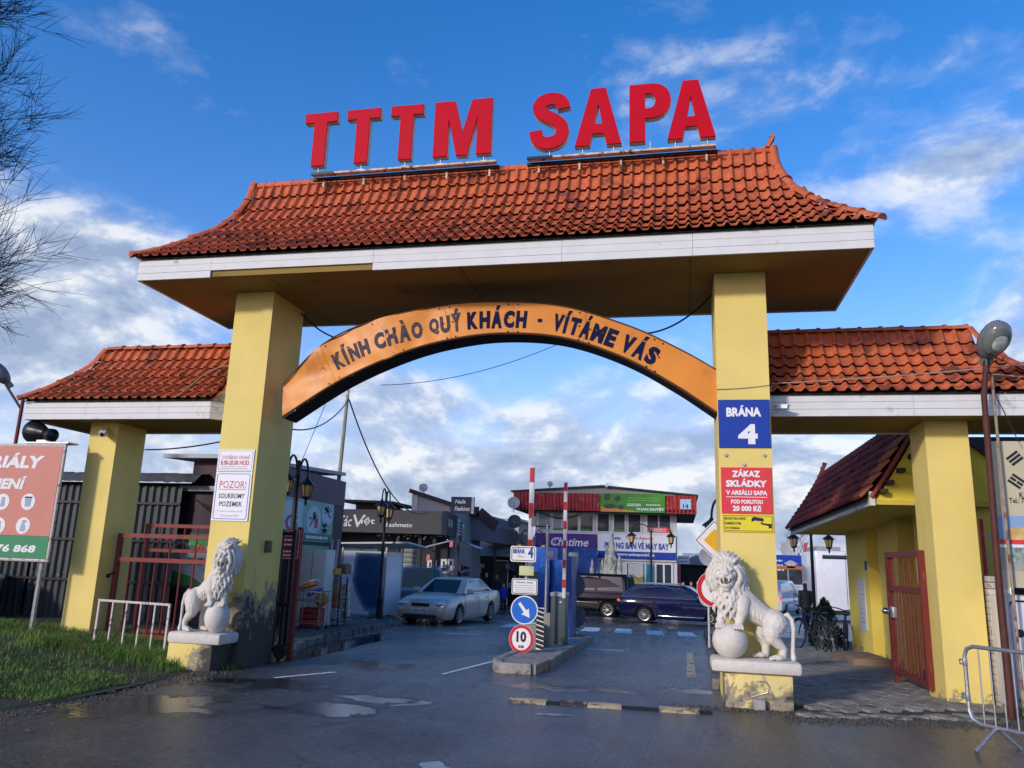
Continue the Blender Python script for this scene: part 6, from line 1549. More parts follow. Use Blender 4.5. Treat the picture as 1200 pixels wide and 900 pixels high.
# awning struts, bunting
q = MB(); rd = random.Random(9)
for k in range(26):
    x = xr-3.6+rd.random()*3.6; z = zb_-.05-rd.random()*.15; q.ball((x, YT+.3+rd.random()*.4, z), .035, seg=6, rings=4)
q.build('string_light', mat('bulb', (.5,.5,.45), .4), b, kind='stuff')
for px, py, mm in ((529,634,'r'),(502,650,'r'),(500,690,'r')):
    a = spot(px, py, Y=YT+.1); q = MB(); q.box(a.x-.07, a.x+.07, YT+.08, YT+.10, a.z-.25, a.z); q.build('pennant', mat('red_white_pennant', (.55,.15,.15), .6, nz=(14,.6)), b)
q = MB(); q.bar(spot(495, 642, Y=YT+.2), spot(527, 634, Y=YT-.8), .05); q.build('awning_pole', STEEL, b)
A_ = spot(552, 639, Y=36.0); q = MB(); q.obox(A_, .9, 1.2, .05, Matrix.Rotation(.25, 3, 'Y')); tag(q.build('canopy_board', WHITE), 'small white canopy board sticking out over the market lane', 'board')
fw2 = F(fside.o, fside.r)
for u0, u1, z1_ in ((.9,1.7,1.45),(2.0,2.7,1.5),(3.1,4.4,1.3),(4.7,5.6,1.35)):
    f = plate(fw2, u0, u1, GT+.1, GT+z1_+.5, 'shop_window', mat('shop_frame', (.30,.31,.30), .5, nz=(5,.1)), b, d=-.06, th=.05); plate(fw2, u0+.06, u1-.06, GT+.16, GT+z1_+.44, 'pane', WIND, f, d=-.05, th=.008)
rd = random.Random(77)
for k in range(40):
    u = rd.uniform(.6, 6); z = GT+rd.choice((.2,.35,.5,.8,1.1,1.5,1.8)); w_ = rd.uniform(.08,.3); h_ = rd.uniform(.1,.35); q = MB(); c_ = fw2.p(u, z, .12+rd.random()*.25); q.rbox(c_.x-w_/2, c_.x+w_/2, c_.y-.08, c_.y+.08, c_.z-h_/2, c_.z+h_/2, .02)
    cc = ((.35,.33,.30),(.30,.06,.05),(.06,.14,.26),(.30,.24,.08),(.08,.18,.10),(.05,.05,.06),(.42,.40,.38))[k % 7]; q.build('goods', mat(f'side_goods_{k%7}', cc, .6, nz=(9,.4)), b)
for k, u in enumerate((1.2, 2.6, 4.0, 5.2)):
    a_ = fw2.p(u, zb_-.15, .02); c_ = fw2.p(u, zb_-.45, .85); q = MB(); q.bar(a_, c_, .04); q.build('awning_strut', STEEL, b)
q = MB(); q.add([fw2.p(.9,zb_-.1,.02), fw2.p(5.8,zb_-.1,.02), fw2.p(5.8,zb_-.42,.9), fw2.p(.9,zb_-.42,.9)], [(0,1,2,3)]); q.build('awning', mat('awning_green_grey', (.10,.13,.12), .7, nz=(3,.3)), b)
# market side stalls beyond
t = thing('market_awning', 'corrugated grey awning with scalloped edge before the dark market hall', 'awning', (-11, 45, gz(45)))
a = spot(546, 637, Y=44); c = spot(601, 652, Y=44); q = MB(); x = a.x
while x < c.x+.4:
    q.add([(x,44,c.z),(x+.09,44,c.z-.05),(x+.18,44,c.z),(x+.18,45.5,a.z),(x+.09,45.5,a.z-.05),(x,45.5,a.z)], [(0,1,4,5),(1,2,3,4)]); x += .18
q.build('corrugated_sheet', mat('awning_grey', (.36,.38,.37), .6, nz=(4,.15)), t)
b = thing('market_hall', 'beige market hall with purple letters RO above dark stalls', 'building', (-11, 47, gz(46)))
BEI = mat('beige_board', (.33,.29,.24), .7, nz=(1,.12)); a = spot(520, 622, Y=46); c = spot(602, 641, Y=46)
q = MB(); q.box(a.x, c.x, 46, 54, c.z, a.z); q.build('sign_wall', BEI, b)
q = MB(); q.box(a.x, c.x, 46.3, 54, gz(46)-.2, c.z-.002); q.build('dark_interior', mat('market_dark', (.014,.013,.014), .8), b)
fr = F((0, 45.98, 0)); a2 = spot(574, 626, Y=45.98); c2 = spot(598, 637, Y=45.98); text(fr, 'RO', (a2.x+c2.x)/2-.15, (a2.z+c2.z)/2, (c2.x-a2.x)*1.0, a2.z-c2.z, mat('maroon_lettering', (.16,.03,.06), .5), b, d=.006, bold=.04)
f = F((0, 46.25, 0)); a2 = spot(578, 656, Y=46.25); c2 = spot(595, 690, Y=46.25); window(b, f, a2.x, c2.x, gz(46)+.05, a2.z, 1, mat('doorway_dim', (.06,.05,.05), .4, nz=(3,.5)), .06)
rd = random.Random(31)
for k in range(34):       # goods hung and stacked before the stalls
    px = rd.uniform(549, 565) if k < 18 else rd.uniform(594, 612); py = rd.uniform(660, 692); a = spot(px, py, Y=45.4+rd.random()*.5); w_ = rd.uniform(.12,.32); h_ = rd.uniform(.12,.35)
    q = MB(); q.rbox(a.x-w_/2, a.x+w_/2, a.y, a.y+.15, a.z-h_/2, a.z+h_/2, .02); q.build('goods', mat(f'goods_{k%6}', ((.30,.32,.36),(.10,.16,.28),(.35,.12,.10),(.20,.22,.20),(.45,.44,.40),(.28,.22,.10))[k % 6], .6, nz=(8,.4)), b)
# houses, sheds behind
def house(name, label, pts, Y, depth, m, roofm=None, cat='building'):
    """front outline through photograph pixels at distance Y, real depth behind it"""
    P = [spot(px, py, Y=Y) for px, py in pts]; t = thing(name, label, cat, (P[0].x, Y+depth/2, gz(min(Y,60))))
    q = MB(); q.prism([(p.x, p.z) for p in P], (0, Y, 0), (1,0,0), (0,0,1), (0,1,0), depth); q.build('wall', m, t, recalc=True); return t, P
GRYW = mat('grey_cladding', (.30,.29,.28), .7, nz=(1,.1)); TINR = mat('tin_roof', (.22,.25,.27), .5, .3, nz=(2,.2)); BRN = mat('brown_roof', (.035,.028,.026), .7)
t, P = house('grey_shed', 'pale grey shed with sloping roof behind the dark shop', [(484,700),(484,577),(527,592),(527,700)], 37, 6, GRYW)
q = MB(); q.bar(P[1]+Vector((-.15,-.1,.08)), P[2]+Vector((.1,-.1,.04)), .09, .2); q.build('roof_edge', BRN, t)
q = MB(); q.box(P[1].x-.02, P[1].x+.28, 36.96, 36.99, P[1].z-2, P[1].z-.05); q.build('pale_corner', mat('cream_board', (.48,.44,.38), .7), t)
A_ = spot(496, 574, Y=37); dish((A_.x, 37, A_.z+.1), .22, 'small satellite dish on the grey shed roof')
t, P = house('gabled_shed', 'dark gabled shed behind the side of the dark shop', [(548,632),(548,602),(563,601),(581,618),(581,636)], 41, 6, mat('grey_cladding2', (.16,.17,.18), .7, nz=(2,.1)))
q = MB(); q.bar(P[1]+Vector((-.9,-.3,.05)), P[2]+Vector((0,-.3,.05)), .08, .5); q.bar(P[2]+Vector((0,-.3,.05)), P[3]+Vector((.1,-.3,.05)), .08, .5); q.build('roof_edge', BRN, t)
for px in (550, 580): a = spot(px, 632, Y=41.1); q = MB(); q.box(a.x-.05, a.x+.05, 41.1, 41.2, gz(41), a.z+.1); q.build('post', BRN, t)
A_ = spot(529, 582, Y=36); B_ = spot(555, 602, Y=36); t = thing('rooftop_sign', 'black rooftop sign board with white script, on the dark shop', 'sign', tuple(A_)); fr = F((0, 36, 0))
plate(fr, A_.x, B_.x, B_.z, A_.z, 'board', DKB, t, th=.12); plate(fr, B_.x-.12, B_.x, B_.z, A_.z, 'side_board', mat('pale_edge', (.35,.42,.42), .5), t, d=.004, th=.004)
text(fr, 'Nails', (A_.x+B_.x)/2-.1, A_.z-.22, .5, .18, SCR, t, d=.005, italic=.2); text(fr, 'Fashion', (A_.x+B_.x)/2, A_.z-.55, .72, .2, SCR, t, d=.005, italic=.2)
t, P = house('low_hut', 'dark hut with overhanging flat roof behind the charcoal sign band', [(417,640),(417,589),(450,592),(450,640)], 40, 3, mat('brown_hut', (.05,.035,.035), .7))
q = MB(); a = spot(402, 586, Y=39.4); c = spot(465, 591, Y=39.4); q.obox((a+c)/2+Vector((0,1.5,0)), c.x-a.x, 4.2, .12, Matrix.Rotation(.02, 3, 'Y')); q.build('flat_roof', BRN, t)
t, P = house('far_house', 'beige house with stones and junk on its roof behind the market hall', [(560,660),(560,611),(608,611),(608,660)], 58, 6, mat('beige_house', (.36,.31,.25), .8, nz=(.8,.3)))
q = MB(); a = spot(558, 609, Y=57.8); c = spot(612, 611, Y=57.8); q.box(a.x, c.x, 57.5, 64, a.z-.05, a.z+.12); q.build('roof', TINR, t)
# right background: dark stalls, signs, far hoarding, far trees
b = thing('side_stall', 'dark stall hall with grey roof right of the travel agency', 'building', (2, 52, gz(52)))
a = spot(795, 665, Y=50); c = spot(842, 700, Y=50); q = MB(); q.box(a.x, c.x+1.5, 50, 56, gz(50), a.z+.25); q.build('wall', mat('stall_dark', (.022,.02,.02), .8, nz=(2,.4)), b)
q = MB(); q.prism([(a.x-.1,a.z+.2),(c.x+1.6,a.z+.15),(c.x+1.6,a.z+.45),(a.x+1.0,a.z+.75)], (0,49.6,0), (1,0,0), (0,0,1), (0,1,0), 7); q.build('roof', TINR, b, recalc=True)
fr = F((0, 46.5, 0)); a = spot(794, 651, Y=46.5); c = spot(808, 661, Y=46.5); t = thing('stall_sign', 'small white sign with red lines right of the travel agency', 'sign', tuple(a)); plate(fr, a.x, c.x, c.z, a.z, 'board', WHITE, t, th=.05); smallprint(fr, a.x+.05, c.x-.05, [a.z-.14, a.z-.32], .06, RINK, t, d=.005); q = MB(); q.box(a.x+.1, a.x+.14, 46.5, 46.54, gz(46), c.z); q.build('post', STEEL, t)
a = spot(792, 663, Y=46.3); c = spot(797, 690, Y=46.3); t = thing('stall_sign', 'tall narrow red and yellow sign beside the glass door', 'sign', tuple(a)); fr = F((0, 46.3, 0)); plate(fr, a.x, c.x, gz(46), a.z, 'board', REDS, t, th=.05); plate(fr, a.x+.03, c.x-.03, gz(46)+.1, gz(46)+.7, 'yellow_field', YELS, t, d=.004, th=.003)
b = thing('glass_hall', 'distant pale blue glass hall right of the shop roof', 'building', (4, 72, gz(60)))
a = spot(800, 648, Y=72); c = spot(838, 668, Y=72); q = MB(); q.box(a.x, c.x+1, 72, 80, gz(60), a.z); q.build('wall', mat('pale_blue_hall', (.22,.32,.40), .35, nz=(.6,.35)), b)
rd = random.Random(4)
for k in range(16): x = a.x+.3+k*.34; q = MB(); q.box(x, x+.05, 71.95, 71.99, gz(60)+2, a.z-.05+rd.uniform(-.2,.3)); q.build('mullion', FRAMEW, b)
YH = 75.0; a = spot(905, 650, Y=YH); c = spot(957, 664, Y=YH); HB = mat('hoarding_blue', (.012,.05,.36), .45, nz=(1,.1)); fr = F((0, YH, 0))
t = thing('blue_hoarding', 'long blue advertising hoarding with a figure, beyond the white vans', 'billboard', (a.x, YH, gz(60)))
plate(fr, a.x-1, c.x, c.z-.3, a.z, 'board', HB, t, th=.2); smallprint(fr, a.x+3.0, c.x-.3, [a.z-.6, a.z-1.0, a.z-1.4], .16, WHITE, t, d=.01, seed=2); smallprint(fr, a.x-.6, a.x+1.0, [a.z-.5, a.z-.9, a.z-1.3], .14, WHITE, t, d=.01, seed=6)
a2 = spot(926.5, 655, Y=YH); q = MB(); q.prism([(a2.x-.35,c.z-.2),(a2.x+.35,c.z-.2),(a2.x+.3,a.z-.9),(a2.x+.6,a.z-.75),(a2.x+.1,a.z-.45),(a2.x-.1,a.z-.45),(a2.x-.6,a.z-.7),(a2.x-.3,a.z-.9)], fr.p(0,0,.02), fr.r, fr.u, -fr.n, .01); q.build('printed_figure', mat('figure_print', (.5,.42,.42), .5, nz=(3,.4)), t, recalc=True)
q = MB(); q.box(a.x-1, c.x, YH-.02, YH-.005, c.z-.3, c.z-.02); q.build('orange_band', mat('poster_orange2', (.5,.16,.04), .5), t)
for k in range(4): x = a.x+k*(c.x-a.x)/3; q = MB(); q.box(x, x+.12, YH+.05, YH+.2, gz(60), c.z); q.build('post', STEEL, t)
t, P = house('far_block', 'distant pale grey block above the blue hoarding', [(957,665),(957,640),(985,641),(985,665)], 110, 10, GRYW)
t, P = house('far_block', 'distant low white block left of the gatehouse roof', [(940,664),(940,655),(957,655),(957,664)], 100, 8, WWALL)
for py, px, hh in ((655, 938, 'a'),):
    A_ = spot(938, 668, Y=90); q = MB(); zt0 = spot(943, 636, Y=90).z; q.prism([(A_.x-.1,A_.z),(A_.x+.2,A_.z),(A_.x+.9,zt0),(A_.x+.55,zt0)], (0,90,0), (1,0,0), (0,0,1), (0,1,0), .05); tag(q.build('feather_flag', mat('flag_red', (.45,.06,.08), .6)), 'tall thin red feather flag far beyond the vans', 'flag')
A_ = spot(925, 645, Y=85); dish((A_.x, 85, A_.z), .9, 'far satellite dish above the blue hoarding')
# ================================================================ left side
# corrugated dark fence and purple container building along the footway
CORRD = mat('dark_corrugated', (.045,.055,.06), .5, .2, nz=(2,.3), dirt=((.10,.12,.13), 3, .6)); PUR = mat('purple_wall', (.042,.018,.032), .55, nz=(1.2,.15)); PURL = mat('purple_panel', (.11,.06,.08), .55, nz=(1.2,.12))
t = thing('corrugated_fence', 'dark grey corrugated sheet fence behind the left side gate', 'fence', (-12, 15.2, .2))
corrugated(-17.5, -10.4, 15.2, -.1, 2.95, 'corrugated_sheet', CORRD, t, .17, .025, 1.15)
for z in (.9, 1.75, 2.55):
    q = MB(); q.box(-17.5, -10.4, 15.14, 15.168, z, z+.05); q.build('rail', BLACKM, t)
t = thing('purple_building', 'purple panelled shop building with sloping tin roof behind the left main pillar', 'building', (-12.6, 18.2, 0))
q = MB(); q.box(-17.5, -10.42, 15.5, 21.2, -.3, 3.05); q.box(-10.42, -9.32, 15.5, 21.2, -.3, 3.55); q.build('wall', PUR, t)
for k, (y0, y1) in enumerate(((15.55,17.2),(17.22,19.0),(19.02,21.15))):
    q = MB(); q.box(-9.318, -9.29, y0, y1, 2.98, 3.68); q.build('side_panel', PURL, t)
q = MB(); q.box(-10.40, -9.33, 15.44, 15.498, -.2, 2.9); q.build('front_panel', PUR, t)
q = MB(); q.prism([(15.2,3.66),(21.0,3.93),(21.0,3.84),(15.2,3.57)], (-11.0,0,0), (0,1,0), (0,0,1), (1,0,0), 1.75); q.build('tin_roof', TINR, t, recalc=True)
RUBB = mat('roof_felt_grey', (.07,.07,.072), .85, nz=(6,.4), bump=(20,.6))
q = MB(); n = 60; vs = []
for i in range(n+1):
    x = -17.6+7.6*i/n; vs += [(x, 14.95, 3.0+.03*rd.random()), (x, 15.2, 3.20+.04*rd.random()), (x, 16.2, 3.3+.05*rd.random())]
q.add(vs, [(3*i+j, 3*i+3+j, 3*i+4+j, 3*i+1+j) for i in range(n) for j in (0,1)]); q.build('felt_roof', RUBB, t)
q = MB(); q.rbox(-10.55, -8.9, 15.28, 15.42, 2.86, 2.98, .01); q.build('light_strip', mat('strip_grey', (.25,.28,.28), .5), t)
q = MB()
for k in range(5): q.tube(sag((-10.4+.1*k, 15.4, 2.8-.05*k), (-9.4, 15.4, 2.6+.05*k), .12+.04*k, 10), .008, 4)
q.build('loose_cable', CAB, t)
# advertising on the building's road side
fL = F((-9.28, 0, 0), (0,1,0)); TEAL = mat('banner_teal', (.20,.42,.36), .5, nz=(1.5,.12)); PALEB = mat('banner_pale_blue', (.45,.58,.60), .5, nz=(2,.1)); MAG = mat('magenta_ink', (.42,.04,.12), .5); CHAR = mat('charcoal_ink', (.06,.06,.07), .6, nz=(10,.5))
t = thing('food_banner', 'pale green shop banner with pink letters NG and seafood drawings on the purple wall', 'banner', (-9.3, 18.5, 1.9))
plate(fL, 15.9, 20.45, 1.95, 2.98, 'banner', TEAL, t, th=.03); plate(fL, 16.2, 18.6, 2.0, 2.9, 'pale_field', PALEB, t, d=.004, th=.003)
text(fL, 'ÒNG', 17.25, 2.42, 2.2, .52, MAG, t, d=.008, bold=.02); plate(fL, 18.75, 20.4, 1.97, 2.16, 'green_strip', mat('strip_green', (.04,.16,.11), .5), t, d=.005, th=.003); smallprint(fL, 18.9, 20.3, [2.06], .07, WHITE, t, d=.01)
disc(fL, 19.25, 2.50, .42, 'round_field', PALEB, t, d=.005, th=.003, ry=.36); disc(fL, 20.05, 2.68, .35, 'round_field', PALEB, t, d=.007, th=.003, ry=.28)
q = MB(); rdd = random.Random(8)
for cx, cz, s_ in ((19.2,2.5,.26),(20.05,2.72,.26),(19.9,2.32,.2)):
    for k in range(9): a = rdd.uniform(0,6.28); r0 = s_*rdd.uniform(.2,.5); q.bar(fL.p(cx+cos(a)*.03, cz+sin(a)*.03, .012), fL.p(cx+cos(a)*s_, cz+sin(a)*s_*.8, .012), .035, .006)
q.build('drawing', CHAR, t)
q = MB(); q.prism([(19.32,2.3),(19.5,2.3),(19.5,2.55),(19.32,2.55)], fL.p(0,0,.012), fL.r, fL.u, -fL.n, .003); q.build('drawing', RINK, t, recalc=True)
t = thing('food_banner', 'lower white and green banner with red letters above the orange crate', 'banner', (-9.3, 19.2, 1.0))
plate(fL, 18.4, 20.3, .9, 1.85, 'banner', WHITE, t, d=.01, th=.02); plate(fL, 18.4, 20.3, 1.6, 1.85, 'green_field', mat('mint', (.10,.35,.20), .5), t, d=.014, th=.003); text(fL, 'ỨC', 19.3, 1.2, .8, .3, RINK, t, d=.015, bold=.04)
# poster board behind the left red gate
fP = F((0, 15.42, 0)); t = thing('menu_poster', 'green and white menu poster board behind the left red gate', 'poster', (-9.8, 15.4, 1.2))
x0, x1, z0, z1 = px_box(192, 624, 240, 690, 15.4); plate(fP, x0, x1, z0, z1, 'board', mat('dark_green_board', (.02,.09,.05), .5), t, th=.05)
plate(fP, x0+.05, x1-.05, z0+.06, z1-.14, 'white_field', mat('poster_white', (.45,.47,.47), .6, nz=(5,.15)), t, d=.004, th=.003)
q = MB(); q.prism([(x0+.05,z0+.06),(x1-.05,z0+.06),(x1-.3,z0+.22),(x0+.35,z0+.34),(x0+.05,z0+.30)], fP.p(0,0,.008), fP.r, fP.u, -fP.n, .003); q.build('green_field', mat('leaf_green', (.03,.24,.06), .5), t, recalc=True)
q = MB(); q.prism([(x0+.3,z1-.14),(x1-.05,z1-.14),(x1-.05,z1-.26),(x0+.7,z1-.22)], fP.p(0,0,.008), fP.r, fP.u, -fP.n, .003); q.build('green_field', MATS['leaf_green'], t, recalc=True)
for k, c_ in enumerate(((.35,.08,.06),(.40,.20,.06),(.12,.18,.06),(.30,.05,.08),(.35,.25,.12),(.16,.08,.04),(.05,.20,.08),(.35,.10,.05))):
    cx = x0+.22+(k % 4)*.24; cz = z0+.55+(k//4)*.28; disc(fP, cx, cz, .10, 'food_picture', mat(f'food_{k}', c_, .6, nz=(14,.6)), t, d=.009, th=.004, ry=.08)
# red iron gate of the left side passage and red bars behind it
IRR = mat('red_oxide_iron', (.16,.028,.022), .5, .1, nz=(6,.2), dirt=((.09,.02,.015), 5, .6))
def bargate(name, label, cat, P0, P1, z0, z1, bars, rails, w=.055, bw=.02, m=IRR, topbars=0, midz=None):
    """leaf of bars between two points"""
    t = thing(name, label, cat, (P0[0], P0[1], z0)); P0 = Vector((*P0, 0)); P1 = Vector((*P1, 0))
    for p in (P0, P1): q = MB(); q.bar(p+Vector((0,0,z0)), p+Vector((0,0,z1)), w); q.build('stile', m, t)
    for z in rails: q = MB(); d = (P1-P0).normalized()*w/2; q.bar(P0+d+Vector((0,0,z)), P1-d+Vector((0,0,z)), w*.85, w*1.0); q.build('rail', m, t)
    zm = midz or rails[-1]
    for k in range(bars):
        p = P0.lerp(P1, (k+1)/(bars+1)); q = MB(); q.cyl(p+Vector((0,0,rails[0])), p+Vector((0,0,zm)), bw/2, n=6, cap=False); q.build('bar', m, t)
    for k in range(topbars):
        p = P0.lerp(P1, (k+1)/(topbars+1)); q = MB(); q.cyl(p+Vector((0,0,zm)), p+Vector((0,0,rails[-1])), bw/2, n=6, cap=False); q.build('bar', m, t)
    return t
bargate('red_gate', 'dark red iron bar gate closing the left side passage', 'gate', (-9.36, 12.1), (-6.93, 12.1), .12, 1.86, 9, (.20, 1.43, 1.83), topbars=4, midz=1.43, w=.07, bw=.03)
bargate('red_railing', 'dark red railing of bars close behind the left red gate', 'railing', (-9.15, 12.5), (-6.95, 12.5), .12, 2.05, 8, (.25, 1.6, 2.02), topbars=0, midz=2.02, w=.06, bw=.03)
q = MB(); q.ball((-9.46, 12.04, 1.15), .035, seg=8, rings=6); q.cyl((-9.48,12.04,1.15),(-9.36,12.04,1.2),.015); tag(q.build('gate_latch', IRON), 'small dark iron latch on the left outer pillar beside the red gate', 'latch')
# rusty white railing in the grass
RW = mat('rusty_white_iron', (.55,.52,.47), .6, nz=(9,.2), dirt=((.20,.09,.04), 9, .54))
P0, P1 = (-8.63, 10.9), (-7.44, 10.9); t = thing('white_railing', 'low rusty white railing standing in the grass before the left red gate', 'railing', (-8.0, 10.9, .2))
q = MB(); q.bar((-8.66,10.9,.83), (-7.42,10.9,.81), .032); q.build('top_rail', RW, t)
for k in range(6):
    x = -8.64+k*(1.20/5); q = MB(); q.bar((x,10.9,-.02), (x,10.9,.82), .022 if 0 < k < 5 else .03); q.build('bar', RW, t)
# billboard at the left edge
PINK = mat('board_salmon', (.52,.20,.15), .5, nz=(1.5,.06)); BGR = mat('board_green', (.03,.22,.09), .5, nz=(1.5,.06)); BWH = mat('board_white', (.70,.70,.68), .5, nz=(3,.05)); BGY = mat('board_grey', (.30,.36,.42), .5)
YBb = 11.3; fB = F((0, YBb, 0)); t = thing('billboard', 'salmon and green advertising board on steel posts at the left edge', 'billboard', (-11.5, YBb, .2))
bx0, bx1, bz0, bz1 = -13.8, -10.08, 1.40, 3.24
plate(fB, bx0, bx1, bz0+.36, bz1, 'salmon_field', PINK, t, th=.02); plate(fB, bx0, bx1, bz0, bz0+.355, 'green_field', BGR, t, th=.02)
def bpx(px, py): return spot(px, py, Y=YBb)
def btext(s_, px0, px1, py0, py1, it=.2, bold=.05, pre=''):
    a = bpx(px0, py0); c = bpx(px1, py1); w_ = c.x-a.x
    text(fB, s_, (a.x+c.x)/2, (a.z+c.z)/2, w_, a.z-c.z, BWH, t, d=.004, bold=bold, italic=it)
btext('MATERIÁLY', -62, 50, 530, 549); btext('BALENÍ', -28, 29, 557, 573.5) if False else btext('TĚSNENÍ', -38, 29, 556, 573.5)
btext('608 576 868', -42, 41, 636, 648, bold=.04)
for (px, py, kind) in ((33,588,'cup'),(3,588,'tube'),(27,616,'spray'),(-2,616,'tube'),(-27,588,'cup'),(-32,616,'spray')):
    a = bpx(px, py); disc(fB, a.x, a.z, .135, 'round_field', BWH, t, d=.004, th=.003)
    sh = {'cup': [(-.05,-.08),(.05,-.08),(.065,.06),(-.065,.06)], 'tube': [(-.03,-.08),(.05,-.07),(.04,.08),(-.02,.08)], 'spray': [(-.045,-.09),(.045,-.09),(.045,-.01),(.015,.04),(.05,.06),(.05,.09),(-.03,.09),(-.02,.04),(-.045,-.01)]}[kind]
    q = MB(); q.prism([(a.x+x, a.z+z) for x, z in sh], fB.p(0,0,.008), fB.r, fB.u, -fB.n, .003); q.build('picture', BGY, t, recalc=True)
    if kind == 'cup': q = MB(); q.box(a.x-.07, a.x+.07, YBb-.014, YBb-.012, a.z+.065, a.z+.085); q.build('picture', INK, t)
for a, c in (((bx0,YBb+.02,bz1+.02),(bx1+.05,YBb+.02,bz1+.02)),((bx1+.03,YBb+.02,bz1),(bx1+.03,YBb+.02,bz0-.03)),((bx0,YBb+.02,bz0-.03),(bx1+.05,YBb+.02,bz0-.03))): q = MB(); q.cyl(a, c, .028, n=8); q.build('frame_tube', RW, t)
for x in (-10.22, -13.5): q = MB(); q.cyl((x, YBb+.10, .0), (x, YBb+.10, bz1+.1), .035, n=8); q.build('post', STEEL, t)
q = MB(); q.box(bx1-.75, bx1+.1, YBb-.02, YBb+.22, bz1+.05, bz1+.075); q.build('shelf_bracket', STEEL, t)
a = bpx(44, 510); HORN = mat('black_plastic', (.012,.012,.014), .35, nz=(5,.1))
t = thing('loudspeaker', 'black horn loudspeaker lying on top of the salmon billboard', 'loudspeaker', (a.x, YBb+.1, bz1+.08))
q = MB(); q.lathe([(.0,-.26),(.19,-.27),(.20,-.24),(.185,-.16),(.13,-.02),(.09,.06),(.08,.10)], (a.x, YBb+.1, bz1+.25), 24, (1,-.25,-.12)); q.build('horn', HORN, t)
q = MB(); q.lathe([(.0,-.10),(.085,-.10),(.11,-.06),(.11,.05),(.06,.10),(0,.11)], (a.x+.23, YBb+.04, bz1+.20), 16, (1,-.25,-.12)); q.build('driver', HORN, t)
q = MB(); q.box(a.x-.05, a.x+.28, YBb+.05, YBb+.12, bz1+.075, bz1+.12); q.build('bracket', STEEL, t)
# street lamp and red pole behind the billboard
def cobra(parent, c, d, m1, m2, L=.62, W_=.30, up=Vector((0,0,1))):
    """street lamp head: ribbed shell with a clear bowl; d points from the stem to its tip"""
    d = d.normalized(); x = up.cross(d).normalized(); z = d.cross(x); R = Matrix((d, x, z)).transposed()
    q = MB(); q.ball(c, L/2, W_/2, .13, 16, 10, R); q.build('housing', m1, parent)
    q = MB(); q.ball(c-z*.07+d*.05, L*.43, W_*.47, .12, 20, 12, R); bw_ = q.build('bowl', m2, parent)
    q = MB(); q.ball(c-z*.165+d*.03, L*.22, W_*.26, .035, 14, 8, R); q.build('reflector', mat('lamp_reflector', (.36,.40,.38), .3, nz=(9,.5)), bw_)
    q = MB(); q.obox(c-d*L*.5, .16, .12, .10, R); q.build('neck', m1, parent)
LHD = mat('lamp_grey', (.16,.17,.165), .45, .2, nz=(6,.2)); LBW = mat('lamp_bowl', (.14,.16,.15), .12, nz=(5,.3), coat=.6)
t = thing('street_lamp', 'grey street lamp head on a bent arm at the left edge above the billboard', 'street lamp', (-10.9, 12.2, .2))
c0 = spot(0, 437, Y=12.2); e0 = spot(6, 452, Y=12.2); e1 = spot(25, 480, Y=12.2)
cobra(t, c0, (c0-e0)+Vector((-.1,-.3,.2)), LHD, LBW, .5, .34)
q = MB(); q.cyl(e0+Vector((0,0,.03)), e1, .022); q.build('arm', IRON, t)
q = MB(); q.cyl(Vector((e1.x, 12.2, .1)), e1+Vector((0,0,.28)), .032, n=8); q.build('pole', DRP, t)
# stuff on the left footway: cabinets, racks, crates, trolley
def P20(px, py, Y): return spot(px, py, Y=Y)
def crate(px0, py0, px1, py1, Y, D, col, label, cat='crate', name='crate', slats=3, group=None):
    a = P20(px0, py0, Y); c = P20(px1, py1, Y); t = thing(name, label, cat, ((a.x+c.x)/2, Y+D/2, c.z), group=group)
    m = mat('crate_'+'_'.join(str(int(v*100)) for v in col), col, .55, nz=(8,.25)); h = a.z-c.z
    q = MB(); q.box(a.x, c.x, Y+.01, Y+D, c.z, c.z+h*.12); q.box(a.x, a.x+.015, Y+.01, Y+D, c.z+h*.12, a.z); q.box(c.x-.015, c.x, Y+.01, Y+D, c.z+h*.12, a.z); q.box(a.x+.015, c.x-.015, Y+D-.015, Y+D, c.z+h*.12, a.z); q.build('body', m, t)
    for k in range(slats): z0 = c.z+h*.14+(h*.86)*k/slats; q = MB(); q.rbox(a.x, c.x, Y-.01, Y+.008, z0, z0+h*.86/slats-.02, .004); q.build('slat', m, t)
    return t
q = MB(); a = P20(352, 643, 18.4); c = P20(376, 728, 18.4); q.rbox(a.x, c.x, 18.4, 18.95, gz(18.4)+.11, a.z, .02); fz = q.build('cabinet', mat('cream_enamel', (.58,.57,.48), .45, nz=(2,.08)), None); tag(fz, 'tall cream metal cabinet standing under the food banners', 'cabinet')
q = MB(); q.box((a.x+c.x)/2-.004, (a.x+c.x)/2+.004, 18.39, 18.398, gz(18.4)+.15, a.z-.03); q.build('door_gap', TRIMB, fz)
crate(368, 665, 392, 673.5, 18.9, .4, (.55,.24,.02), 'orange plastic crate on top of the rack beside the cream cabinet')
t = thing('steel_rack', 'dark steel rack with shelves between the cabinet and the wooden pole', 'rack', (-8.9, 19.2, gz(19)+.11))
a = P20(366, 676, 19.0); c = P20(396, 726, 19.0); zb_ = gz(19)+.11
for k, z in enumerate((zb_+.06, zb_+.38, zb_+.70, a.z)):
    q = MB(); q.box(a.x, c.x, 19.0, 19.45, z-.02, z); q.build('shelf', mat('shelf_grey', (.25,.27,.27), .5), t)
for x in (a.x, c.x-.03):
    for y in (19.0, 19.42): q = MB(); q.box(x, x+.03, y, y+.03, zb_, a.z+.02); q.build('upright', IRON, t)
goods = [((381,700,392,712),(.45,.10,.05),'red tub'),((367,694,379,712),(.08,.25,.10),'green tub'),((380,684,394,700),(.32,.18,.10),'brown box'),((367,714,378,727),(.40,.04,.04),'dark red crate'),((380,713,392,727),(.42,.42,.46),'grey tub'),((368,682,378,693),(.05,.07,.06),'black tub')]
